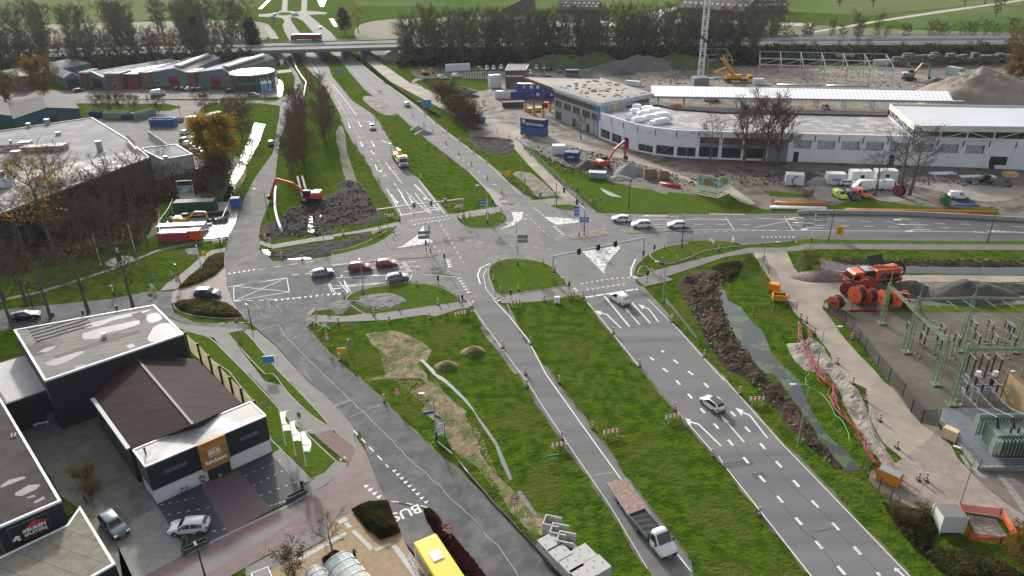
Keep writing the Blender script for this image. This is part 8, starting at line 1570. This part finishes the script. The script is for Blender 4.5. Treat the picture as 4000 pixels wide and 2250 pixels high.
for k,(s,d)in enumerate((('q1960,700',(2.6,2,1)),('q1930,760',(3,2,.8)),('q2130,740',(3.5,2.4,1.2)),('q2060,810',(3.5,2,1.1)),('q2220,790',(5,3,1.4)),('q2330,840',(5,3,1.1)),('q2150,860',(4,2,.9)),('q1970,900',(3.6,1.6,.9)),('q2320,930',(6,2,1.0)),('q1860,860',(1,1,1.4)),('q1815,870',(.9,.9,1.2)))):
 m=MB();m.b2(-d[0]/2,d[0]/2,-d[1]/2,d[1]/2,0,d[2]);m.b2(-d[0]/3,d[0]/2.5,-d[1]/3,d[1]/3,d[2],d[2]+.35);o=m.build('insulation_stack',P('foam_white','e3e6e8',.6));o.location=w1(s,ZR1+.02);o.rotation_euler.z=-.3+k*.1;tag(o,'%s white foam stack on the curved corner roof, counted from the upper left'%ORD[k],'foam stack','white foam stacks on the roof')
def person(s,l,top='3a4a66',leg='4a5a78',hair='3a2a1e',rz=0,z=0,walk=.25,arm=.2):
 r=root('person',l,'person',w1(s,z),rz);V=[(0,0,.95),(0,0,1.2),(0,0,1.45),(0,0,1.56),(0,0,1.68),(.09,walk*.1,.9),(.1,walk*.5,.5),(.1,walk-.2,.08),(.1,walk-.05,.04),(-.09,0,.9),(-.1,-walk*.3,.5),(-.1,-walk,.1),(-.1,-walk+.14,.04),(.2,0,1.42),(.27,-.05,1.12),(.26,arm,.95),(.26,arm+.06,.86),(-.2,0,1.42),(-.27,.03,1.12),(-.26,.15+arm*.3,.92),(-.26,.2+arm*.3,.84)]
 E_=[(0,1),(1,2),(2,3),(3,4),(0,5),(5,6),(6,7),(7,8),(0,9),(9,10),(10,11),(11,12),(2,13),(13,14),(14,15),(15,16),(2,17),(17,18),(18,19),(19,20)];R_=[.15,.13,.15,.055,.1,.09,.065,.045,.04,.09,.065,.045,.04,.06,.045,.035,.03,.06,.045,.035,.03]
 me=bpy.data.meshes.new('body');me.from_pydata(V,E_,[]);o=bpy.data.objects.new('body',me);COL.objects.link(o);o.parent=r;sk_=o.modifiers.new('skin','SKIN');ss=me.skin_vertices[0].data
 for i,q in enumerate(R_):ss[i].radius=(q,q*.8)
 ss[0].use_root=True;o.modifiers.new('sub','SUBSURF').levels=1;o.modifiers['sub'].render_levels=1
 m=bpy.data.materials.get('cloth_'+top+leg)
 if not m:
  m=bpy.data.materials.new('cloth_'+top+leg);m.use_nodes=True;t=m.node_tree;g=t.nodes.new('ShaderNodeTexCoord');sx=t.nodes.new('ShaderNodeSeparateXYZ');cr=t.nodes.new('ShaderNodeValToRGB');cr.color_ramp.interpolation='CONSTANT';e=cr.color_ramp.elements;e[0].color=(*hexc(leg),1);e[1].position=.47;e[1].color=(*hexc(top),1);q=e.new(.75);q.color=(*hexc('c09078'),1);mm=t.nodes.new('ShaderNodeMath');mm.operation='DIVIDE';mm.inputs[1].default_value=2.05;t.links.new(g.outputs['Object'],sx.inputs[0]);t.links.new(sx.outputs[2],mm.inputs[0]);t.links.new(mm.outputs[0],cr.inputs[0]);t.links.new(cr.outputs[0],t.nodes['Principled BSDF'].inputs['Base Color'])
 me.materials.append(m);m=MB();m.tube([(0,-.02,1.62),(0,-.03,1.7),(0,-.02,1.79)],[.1,.115,.05],8);m.build('hair',P('hair_'+hair,hair,.8),r,True)
person('g2155,345','fair haired person in dark jacket and light jeans on the footpath behind the flags','2f3540','8a98ac','b08a5a',2.9);person('u1105,755','person in dark clothes standing beside the large glass shelter','3a3550','2c2c38','1e1a18',.5,walk=.05);person('r785,420','worker in orange red overalls behind the suction truck','c83a20','c83a20','d8d8d8',0,walk=.05)
for s,l in(('c35,600','leftmost of the three dark clothed workers near the tower mast'),('c62,590','middle of the three dark clothed workers near the tower mast'),('c75,612','rightmost of the three dark clothed workers near the tower mast'),('b1078,752','worker in red by the sand track gate'),('b1092,750','worker in yellow green by the sand track gate')):person(s,l,'b02c24' if 'in red' in l else('a8b830' if 'yellow' in l else '2c2e34'),'2a2c32',walk=.15)
for s,l in(('c675,860','worker bending on the flat hall roof, left one'),('c790,862','worker standing on the flat hall roof, middle one'),('c808,878','worker crouching on the flat hall roof, right one')):person(s,l,'3c4440','33383a',z=ZR1+.03,walk=.3)
BARK=M('bark',(.085,.072,.06),(.13,.115,.10),sc=1.5,rough=.95);TWIG=M('twigs',(.14,.112,.09),(.20,.16,.13),sc=.4,rough=.95);TWIGD=M('dark_twigs',(.11,.082,.058),(.16,.122,.09),sc=.4,rough=.95);TWIGR=M('reddish_twigs',(.17,.10,.08),(.22,.14,.105),sc=.4,rough=.95)
TWIGW=M('wood_twigs',(.12,.10,.068),(.18,.15,.105),sc=.3,rough=.95,c3=(.13,.13,.075),sc3=.1)
def LEAF(n,a,b,c=None):
 new=n not in MATS;m=M(n,hexc(a),hexc(b),sc=.8,rough=.85,c3=hexc(c)if c else None,sc3=.35,spec=.2)
 if new:
  t=m.node_tree;N=t.nodes;p=N['Principled BSDF'];tr=N.new('ShaderNodeBsdfTranslucent');mx=N.new('ShaderNodeMixShader');mx.inputs[0].default_value=.45;t.links.new(p.inputs['Base Color'].links[0].from_socket,tr.inputs[0]);t.links.new(p.outputs[0],mx.inputs[1]);t.links.new(tr.outputs[0],mx.inputs[2]);t.links.new(mx.outputs[0],N['Material Output'].inputs[0])
 return m
L_YEL=LEAF('yellow_leaves','b07f1e','94701f','6a661e');L_ORG=LEAF('orange_leaves','805620','6a4c20','575224');L_GRN=LEAF('dark_green_leaves','2e3e20','404d28','263220');L_OLV=LEAF('olive_leaves','4a4a22','58481f','3a3c1e');L_BRN=LEAF('brown_leaves','57402a','463325','3c3a20');L_RED=LEAF('dark_red_leaves','3c1a18','2c1614','4a2420');L_GBR=LEAF('shrub_leaves','635b34','6e5636','4e5e2a')
def rdir(v,s):
 q=v+Vector((random.gauss(0,s),random.gauss(0,s),random.gauss(0,s)));return q.normalized()
def tree(nm,h,crown,kind,seed,twig,leaf=None,nleaf=0,ls=.3,upw=.5,nl=11,nt=5,t0=.3,wr=.022):
 """tapered trunk with limbs (trunk) and branches, twigs and leaves (crown)"""
 random.seed(seed);r=root(nm,'','tree',(0,0,-200));m=MB();lean=Vector((random.uniform(-.04,.04),random.uniform(-.04,.04),1));top=lean*h*.92;R0=h*.018+.06
 pts=[lean*h*q+Vector((random.uniform(-.12,.12)*(q>0),random.uniform(-.12,.12)*(q>0),0))for q in(0,.15,.35,.6,.8,.92)];m.tube(pts,[R0*1.3,R0,R0*.8,R0*.5,R0*.28,.03],7)
 c=MB();tips=[]
 def thin(a,b,w0,w1_):
  d=(b-a).normalized();s=d.orthogonal().normalized()
  for e in(s,d.cross(s)):c.add([a-e*w0,a+e*w0,b+e*w1_,b-e*w1_],[(0,1,2,3)])
 for i in range(nl):
  q=t0+(1-t0)*.9*(i+.5)/nl;p=lean*h*q;az_=i*2.4+random.uniform(-.5,.5)
  shape={'round':sin(pi*min(1,max(.15,(q-t0)/(1-t0)*.85+.12))),'wood':(.42+.5*(q-t0)/(1-t0)if q<.75 else 1.25*(1.05-q)/.3),'tall':.75*(1-q)**.5+.18,'cone':1-q+.1}[kind];L=crown*shape*random.uniform(.8,1.15)
  d=Vector((cos(az_),sin(az_),upw+random.uniform(-.1,.4))).normalized();e1=p+d*L*.55+Vector((0,0,.0));d2=rdir(d+Vector((0,0,.25)),.15);e2=e1+d2*L*.5;m.tube([p,e1,e2],[R0*.38*(1-q*.5),R0*.2,.03],5)
  for j in range(nt):
   f=random.uniform(.25,1);b0=p.lerp(e1,f/.55)if f<.55 else e1.lerp(e2,(f-.55)/.45);db=rdir(d2,.55);l2=L*random.uniform(.3,.5);b1=b0+db*l2;thin(b0,b1,wr*1.3,wr*.7)
   for k in range(6):
    f2=random.uniform(.3,1);t_=b0.lerp(b1,f2);dt=rdir(db+Vector((0,0,.2)),.5);t1=t_+dt*l2*random.uniform(.35,.7);thin(t_,t1,wr*.7,wr*.3);tips.append(t1)
    for w_ in range(2):u_=t_.lerp(t1,random.uniform(.4,1));t2=u_+rdir(dt,.6)*l2*.35;thin(u_,t2,wr*.5,wr*.2);tips.append(t2)
 m.build('trunk',BARK,r);nt_=len(c.f);mi0=len(c.f)
 if leaf:
  for k in range(nleaf):
   p=random.choice(tips)+Vector((random.gauss(0,1),random.gauss(0,1),random.gauss(0,.8)))*(ls+.25);n=Vector((random.gauss(0,1),random.gauss(0,1),random.gauss(0,1)+.6)).normalized();a=n.orthogonal().normalized()*ls*random.uniform(.35,.75);b=n.cross(a.normalized())*ls*random.uniform(.35,.75);c.add([p-a,p-b,p+a,p+b],[(0,1,2,3)],1)
 c.build('crown',[twig,leaf]if leaf else twig,r);freeze(r);return r
TB=[tree('bare_tree',11,5.2,'round',k+1,TWIG,L_BRN,120,.25,.55,12,6)for k in(0,1)];TD=[tree('bare_tree',11,5.2,'round',k+11,TWIGD,L_BRN,90,.2,.6,13,7)for k in(0,1)]
TS=[tree('slender_tree',20,7,'wood',k+21,TWIGW,[L_BRN,L_OLV,L_BRN,L_GRN][k],[500,900,200,1300][k],.36,0.65,20,9,.12,.055)for k in range(4)]
TR=tree('reddish_tree',9,3.8,'round',41,TWIGR,L_BRN,220,.18,.8,16,8,.2,.034)
TY=tree('yellow_tree',14,4.9,'round',51,TWIG,L_YEL,7500,.42,.6,14,8,.12);TO=tree('orange_tree',12,7.2,'round',61,TWIG,L_ORG,6500,.42,.55,16,8,.05);TYP=tree('yellow_tree',14,5.0,'round',71,TWIG,L_YEL,900,.28,.6,13,7,.2)
TG_=tree('dark_green_tree',18,5.5,'tall',81,TWIGD,L_GRN,5200,.55,.9,16,7,.1,.04);TM=tree('small_tree',6.5,3.6,'round',91,TWIGR,L_BRN,1300,.25,.5,12,7,.12,.03);TH_=tree('shrub',5,3.4,'round',95,TWIGD,L_BRN,900,.25,.6,13,7,.02,.03);TGR=tree('shrub',4,3.2,'round',97,TWIGD,L_GBR,1900,.22,.5,12,6,.02,.03)
random.seed(5)
def plant(pr,s,h0,h,label,group=None,z=0,px=False):
 c=s if isinstance(s,Vector)else w1(s,0);f=h/h0*1.0;g=f*random.uniform(.92,1.1);return dup(pr,(c.x,c.y,z),random.random()*6.28,label,group,(g,g,f))
for pr,h0,h,s,l in((TB[0],11,10.7,'c1500,1405','round crowned bare tree in front of the white wall, between the vans'),(TB[1],11,14,'c1750,1400','taller bare tree right of the one between the vans'),(TB[0],11,13.5,'c1690,1340','bare tree just behind the two by the vans'),(TB[1],11,12,'c320,1185','bare round tree before the red panels of the white hall'),(TR,9,15,'c560,1180','left reddish tree of the clump before the white hall'),(TR,9,16.5,'c700,1190','middle reddish tree of the clump before the white hall'),(TR,9,14,'c800,1200','right reddish tree of the clump before the white hall'),(TB[1],11,7,'b1780,1000','small bare tree before the striped corner office'),(TO,12,12.5,'a320,690','big round olive orange tree beside the warehouse row'),(TO,12,10,'a40,730','orange tree at the left edge above the blue sheds'),(TY,14,15,'a1590,1260','golden yellow tree between the car park and the ditch'),(TYP,14,7.5,'a1500,1170','smaller golden tree beside the parked cars'),(TYP,14,20,'d400,545','tall half bare tree with a golden side in the park'),(TM,6.5,7,'a1485,820','small dark red tree beside the white booth'),(TM,6.5,5.5,'a715,800','first small tree behind the skips from the left'),(TM,6.5,5.5,'a795,800','second small tree behind the skips from the left'),(TM,6.5,5.5,'a865,795','third small tree behind the skips from the left'),(TM,6.5,5,'a965,790','fourth small tree behind the skips from the left'),(TM,6.5,6,'a1140,810','small dark tree at the right of the recycling yard'),(TM,6.5,6.5,'a1640,850','first dark shrubby tree along the ditch bend'),(TM,6.5,7,'a1740,880','second dark shrubby tree along the ditch bend'),(TM,6.5,9,'a1740,990','third dark shrubby tree along the ditch'),(TO,12,8,'c2480,640','golden bush tree beside the sand mountain'),(TO,12,13,'c2560,520','orange tree at the right edge above the sand mountain'),(TYP,14,15,'a2574,240','yellow tree right of the flyover'),(TGR,4,2.6,'f1040,650','pale reedy bush at the left end of the canal'),(TGR,4,1.3,'i1720,1060','green bush left of the white utility cabinet'),(TGR,4,1.2,'i1650,1010','brown green bush by the roadside ditch'),(TGR,4,1.2,'i1850,1020','green bush above the white utility cabinet'),(TO,12,4,'i2590,1400','golden bush at the bottom right edge'),(TGR,4,1.9,'g610,770','overgrown bush at the top of the slab strip beside the courtyard'),(TGR,4,1.6,'g660,860','overgrown bush at the lower end of the slab strip'),(TM,6.5,3.2,'u490,890','small red leaved tree beside the shelters'),(TB[0],11,5,'u885,720','thin young tree behind the large glass shelter'),(TR,9,4,'b1500,535','brown tree in the site car park'),(TB[0],11,13,'a380,1449','bare tree standing before the puddled hall roof'),(TB[1],11,6,'a1195,1215','small bare tree before the white annexe')):plant(pr,s,h0,h,l)
for s in 'd30,870 d190,900 d365,1000 d635,960 d955,915 d90,1060'.split():plant(TD[hash(s)%2 if 0 else len(s)%2],s,11,11.5,'bare street tree in the row along the street behind the black store','street trees along the left street')
for k in range(24):
 s='d%d,%d'%(random.uniform(20,1130),random.uniform(150,520));p=s.split(',')
 plant(random.choice(TD+[TR]),s,11,random.uniform(8,11.5),'bare dark tree in the park between the black hall and the lawn','bare trees of the park')
for k in range(12):plant(random.choice(TD),'a%d,%d'%(random.uniform(850,1600),random.uniform(1330,1480)),11,random.uniform(4.5,7.5),'bare dark tree in the thicket below the small white annexe','bare trees below the annexe')
for s in 'a2130,1180 a2150,1090 a2120,1000 a2170,930 a2100,1270 a2140,860 a2340,1050 a2320,980 a2350,900 a2330,820 a2310,750 a2110,1230 a2160,1140 a2135,1050 a2180,980 a2150,900 a2190,1220 a2365,1000'.split():plant(TR,s,9,random.uniform(8.5,11),'reddish bare tree in the double row between side road and left carriageway','reddish trees between the roads')
for k in range(13):plant(TH_,'b%d,%d'%(800+k*17,745+k*16+random.randint(-15,15)),5,random.uniform(5,7),'dark bare shrub of the thicket beside the blue and white box van','shrubs of the roadside thicket')
for k in range(9):plant(TH_,'a%d,%d'%(random.uniform(1480,1640),random.uniform(1230,1400)),5,random.uniform(4,6.5),'dark shrub in the thicket along the left ditch','shrubs along the left ditch')
lo,hi,ax_,nn_,dw,zd=FLY
FR0,FRa,FRn=FR
def projx(c):v=Rv*c.x+Fv*c.y+Dv*CAM_H;return CX+FPX*v.x/v.z
def wood(n,o,u,v,t0,t1,d0,d1,h0,h1,label,group,prs,xm=1e9):
 for k in range(n):
  d=random.uniform(d0,d1);c=o+u*(t0+(t1-t0)*(k+random.random())/n)+v*d
  if projx(c)>xm:continue
  z=(zd-.5)*min(1,(d+9)/9 if d<0 else(2*dw+12-d)/9);plant(random.choice(prs),c,20,random.uniform(h0,h1),label,group,max(0,z))
LE=lo-ax_*12;ax_n=ax_*-1
wood(46,LE,ax_n,nn_,2,240,-7,-2,13,16,'slender bare tree in the wood behind the warehouses','trees behind the warehouses',TS);wood(44,LE,ax_n,nn_,2,250,-20,-8,14,17,'slender bare tree in the wood behind the warehouses','trees behind the warehouses',TS);wood(84,LE,ax_n,nn_,6,290,33,150,17,22,'slender bare tree in the wood beyond the motorway, left of the flyover','trees beyond the motorway on the left',TS,985)
wood(46,FR0,FRa,FRn,0,170,-7,-2,14,18,'slender bare tree in the wood right of the flyover','trees right of the flyover',TS);wood(40,FR0,FRa,FRn,0,165,-20,-8,15,19,'slender bare tree in the wood right of the flyover','trees right of the flyover',TS);wood(40,FR0,FRa,FRn,-8,190,33,68,13,18,'slender bare tree beyond the motorway, right of the flyover','trees beyond the motorway in the middle',TS)
wood(44,FR0,FRa,FRn,160,420,32,42,8,13,'thin bare tree in the row beyond the motorway at the right','trees beyond the motorway on the right',TS[:3]);wood(36,FR0,FRa,FRn,165,420,-9,-3,4,7,'low tree on the near side of the motorway at the right','low trees beside the motorway',TS)
for k in range(26):c=ground(random.choice([random.uniform(-300,400),random.uniform(1500,3300),random.uniform(2800,4100)]),random.uniform(8,80));plant(random.choice(TD+[TS[1]]),c,13,random.uniform(8,14),'distant bare tree among the fields','distant trees among the fields')
for pr,h0,s,h,l in((TG_,18,'a1430,400',19,'dark ivy clad tree behind the skylit warehouses, left of two'),(TG_,18,'a1830,400',18,'dark ivy clad tree beside the flyover, right of two'),(TG_,18,'b90,250',15,'tall dark tree above the right end of the flyover')):plant(pr,s,h0,h,l)
def mass(name,label,s,mat,n,h,sz=.5,seed=1,slope=None,base=0):
 random.seed(seed);poly=W(s)if isinstance(s,str)else s;x0=min(p.x for p in poly);x1=max(p.x for p in poly);y0=min(p.y for p in poly);y1=max(p.y for p in poly);m=MB();k=0;t=0
 while k<n and t<n*30:
  t+=1;p=Vector((random.uniform(x0,x1),random.uniform(y0,y1),0))
  if not inside(p,poly):continue
  e=min(1,edge_dist(p,poly)/(h*.7)+.25)if slope is None else 1;q=.55+.45*noise.noise(p*.35+Vector((seed,0,0)))*1.3;z=h*e*q*random.uniform(.15,1)**.6+(base if slope is None else slope(p));c=p+Vector((0,0,z));nv=Vector((random.gauss(0,1),random.gauss(0,1),random.gauss(0,1)+.8)).normalized();a=nv.orthogonal().normalized()*sz*random.uniform(.3,.8);b=nv.cross(a.normalized())*sz*random.uniform(.3,.8);m.add([c-a,c-b,c+a,c+b],[(0,1,2,3)]);k+=1
 o=m.build(name,mat);tag(o,label,'undergrowth' if 'under' in name else 'hedge',None,'stuff');return o
def belt(label,o,u,v,t0,t1,d0,d1,mt,n,h,seed):
 mass('undergrowth',label,[o+u*t0+v*d0,o+u*t1+v*d0,o+u*t1+v*d1,o+u*t0+v*d1],mt,n,h,1.25,seed,lambda p:max(0,(zd-.5)*min(1,((p-o).dot(v)+9)/9 if(p-o).dot(v)<0 else(2*dw+12-(p-o).dot(v))/9)))
belt('dark undergrowth in front of the motorway behind the warehouses',LE,ax_n,nn_,-3,250,-20,-2,L_GRN,15000,5.5,1);belt('brown undergrowth beyond the motorway left of the flyover',LE,ax_n,nn_,-3,290,32,60,L_OLV,12000,6,2);belt('dark undergrowth at the foot of the wood right of the flyover',FR0,FRa,FRn,-2,190,-22,-2,L_GRN,13000,5.5,3);belt('olive undergrowth beyond the motorway right of the flyover',FR0,FRa,FRn,-2,195,32,52,L_OLV,8000,5.5,7);belt('green brown hedge belt on the near side of the motorway at the right',FR0,FRa,FRn,185,430,-14,-2,L_OLV,9000,3.5,8)
mass('undergrowth','brown thicket under the park trees','d-40,500 300,300 700,180 1150,120 1130,300 1000,480 600,560 300,640 -40,720',L_BRN,5000,1.4,.5,4);mass('undergrowth','dark thicket between the annexe and the pipe compound','a850,1350 1200,1300 1560,1250 1660,1380 d1600,20 1300,160 900,200',L_BRN,5000,2.6,.5,5);mass('undergrowth','dry reeds and shrubs beside the sand track','b640,580 760,570 900,660 940,720 800,700 700,640',L_GBR,2200,1.6,.5,6)
HT=[('hedge','brown green planting in the upper bed of the brick junction','d1280,790 1340,730 1440,640 1500,570 1560,535 1612,535 1608,630 1550,690 1420,752',L_GBR,5200,.9,.28),('hedge','brown planting in the lower oval bed of the brick junction','d1255,905 1300,875 1500,870 1630,895 1710,950 1740,990 1600,998 1400,978 1290,945',L_GBR,6000,.9,.28),('hedge','clipped dark green and rust hedge beside the bus lane','u1075,250 1240,165 1425,158 1480,300 1555,470 1360,545 1210,430',LEAF('hedge_leaves','33401c','5a3a22','28381a'),9000,1.3,.22),('hedge','dark red hedge strip beside the yellow bus','u1795,245 1830,232 1870,250 2010,420 2250,700 2450,960 2480,1040 2230,1040 1990,640 1880,440 1810,330',L_RED,9000,1.0,.22),('hedge','dark red and green bush behind the large glass shelter','u770,740 900,650 980,690 900,760 860,900 820,830',L_RED,1500,1.0,.22),('hedge','tangled shrubs beside the roadside ditch at the right','i1560,930 1700,960 1900,1010 1960,1100 1900,1230 1840,1300 1760,1230 1650,1080',L_OLV,1500,.7,.3),('hedge','dry bank of brambles at the bottom right','i1950,1250 2300,1300 2574,1449 2500,1500 2050,1470 1850,1300',LEAF('bramble','5a5632','6f6440','454a26'),5000,.7,.3),('hedge','dark planting strip between the two carriageways and the sand path','b190,440 230,440 400,590 600,740 780,840 760,850 560,720 380,600',L_GRN,2500,1.0,.4),('hedge','reeds along the canal bank','f1120,575 1500,580 2000,585 2800,590 2800,625 2000,618 1300,602',STRAW,5000,.7,.25),('hedge','scrub at the head of the dug bank','f330,640 440,620 540,590 510,690 450,740 380,700',LEAF('bramble','5a5632','6f6440'),2500,1.2,.3),('hedge','rusty planting strip beside the left carriageway under the flyover','v2255,900 2300,900 2500,1250 2530,1449 2460,1449 2390,1200',L_ORG,1800,.8,.5)]
for k,(n_,l_,s_,m_,c_,h_,z_)in enumerate(HT):mass(n_,l_,s_,m_,c_,h_,z_,20+k,base=.1)
for n_,l_,s_,m_,c_,h_,z_ in(('building_debris','scattered pale boards and rubbish on the site behind the canopy','b1700,520 2574,490 c600,470 1700,500 1900,600 1900,640 600,600 0,610 b2300,600',P('pale_rubbish','a39c90',.8),700,.35,.9),('building_debris','scattered dark clods and rubbish on the earth in front of the white hall','b1380,1050 1700,1050 2300,1200 c100,1290 700,1230 1600,1230 2500,1260 2500,1340 1300,1330 600,1330 b2500,1340 2000,1300 1600,1230',DIRT,1800,.35,.5),('building_debris','pale rubbish scattered in front of the white hall','b1450,1080 1900,1130 2400,1250 c900,1230 2400,1260 2500,1330 1300,1320 b2400,1330 1900,1290',P('pale_rubbish','a39c90'),420,.3,.5),('earth_clods','loose clods on the excavated mud','d1900,420 2080,220 2350,140 2520,80 e60,30 200,40 330,250 130,320 0,350 d2300,410',MUD,2500,.35,.35),('earth_clods','pale dry clods on the excavated mud','d1900,420 2080,220 2350,140 2520,80 e60,30 200,40 330,250 130,320 0,350 d2300,410',GH,260,.35,.4),('earth_clods','straw and clods on the dug bank','f150,720 420,660 420,780 400,860 500,1130 760,1449 i900,190 1200,600 1220,680 1010,500 760,230 560,20 f330,1240 130,850',STRAW,1500,.75,.35)):mass(n_,l_,s_,m_,c_,h_,z_,len(l_))
def tufts(name,label,s,mat,n,h,seed):
 random.seed(seed);poly=W(s);x0=min(p.x for p in poly);x1=max(p.x for p in poly);y0=min(p.y for p in poly);y1=max(p.y for p in poly);m=MB();k=0
 while k<n:
  p=Vector((random.uniform(x0,x1),random.uniform(y0,y1),0))
  if not inside(p,poly)or noise.noise(p*.5+Vector((0,0,seed)))<random.uniform(-.5,.25):continue
  k+=1;a=random.random()*6.28;u=Vector((cos(a),sin(a),0))*random.uniform(.05,.14);t=p+Vector((random.uniform(-.12,.12),random.uniform(-.12,.12),h*random.uniform(.5,1.3)));m.add([p-u,p+u,t+u*.3,t-u*.3],[(0,1,2,3)])
 o=m.build(name,mat);tag(o,label,'grass',None,'stuff')
tufts('dead_reeds','dry straw stalks lying on the ditch bank','e260,1110 440,1110 660,1180 640,1300 600,1449 h740,60 860,220 1060,420 1180,720 1430,980 1500,1100 1290,960 980,620 870,560 830,490 640,200 e380,1400 330,1220',M('straw_stalks',(.50,.40,.24),(.36,.28,.15),sc=1,rough=.95),7000,.05,4)
for pr in TB+TD+TS+[TR,TY,TO,TYP,TG_,TM,TH_,TGR]:
 for ch in list(pr.children):bpy.data.objects.remove(ch)
 bpy.data.objects.remove(pr)
for o in list(COL.objects):
 if o.name.startswith('cloth')and o.parent and 'white flags' in o.parent.get('group',''):o.data.materials[0]=LEAF('lit_flag','f6f6f0','ecece6')
m=MB();m.b2(-1700,1700,-120,3200,-1.0,62);hz=m.build('haze',bpy.data.materials.new('haze_air'));hz['kind']='stuff';hm=hz.data.materials[0];hm.use_nodes=True;N=hm.node_tree.nodes;N.remove(N['Principled BSDF']);pv=N.new('ShaderNodeVolumePrincipled');pv.inputs['Density'].default_value=.00006;pv.inputs['Color'].default_value=(.86,.91,1,1);pv.inputs['Anisotropy'].default_value=.2;hm.node_tree.links.new(pv.outputs[0],N['Material Output'].inputs['Volume'])
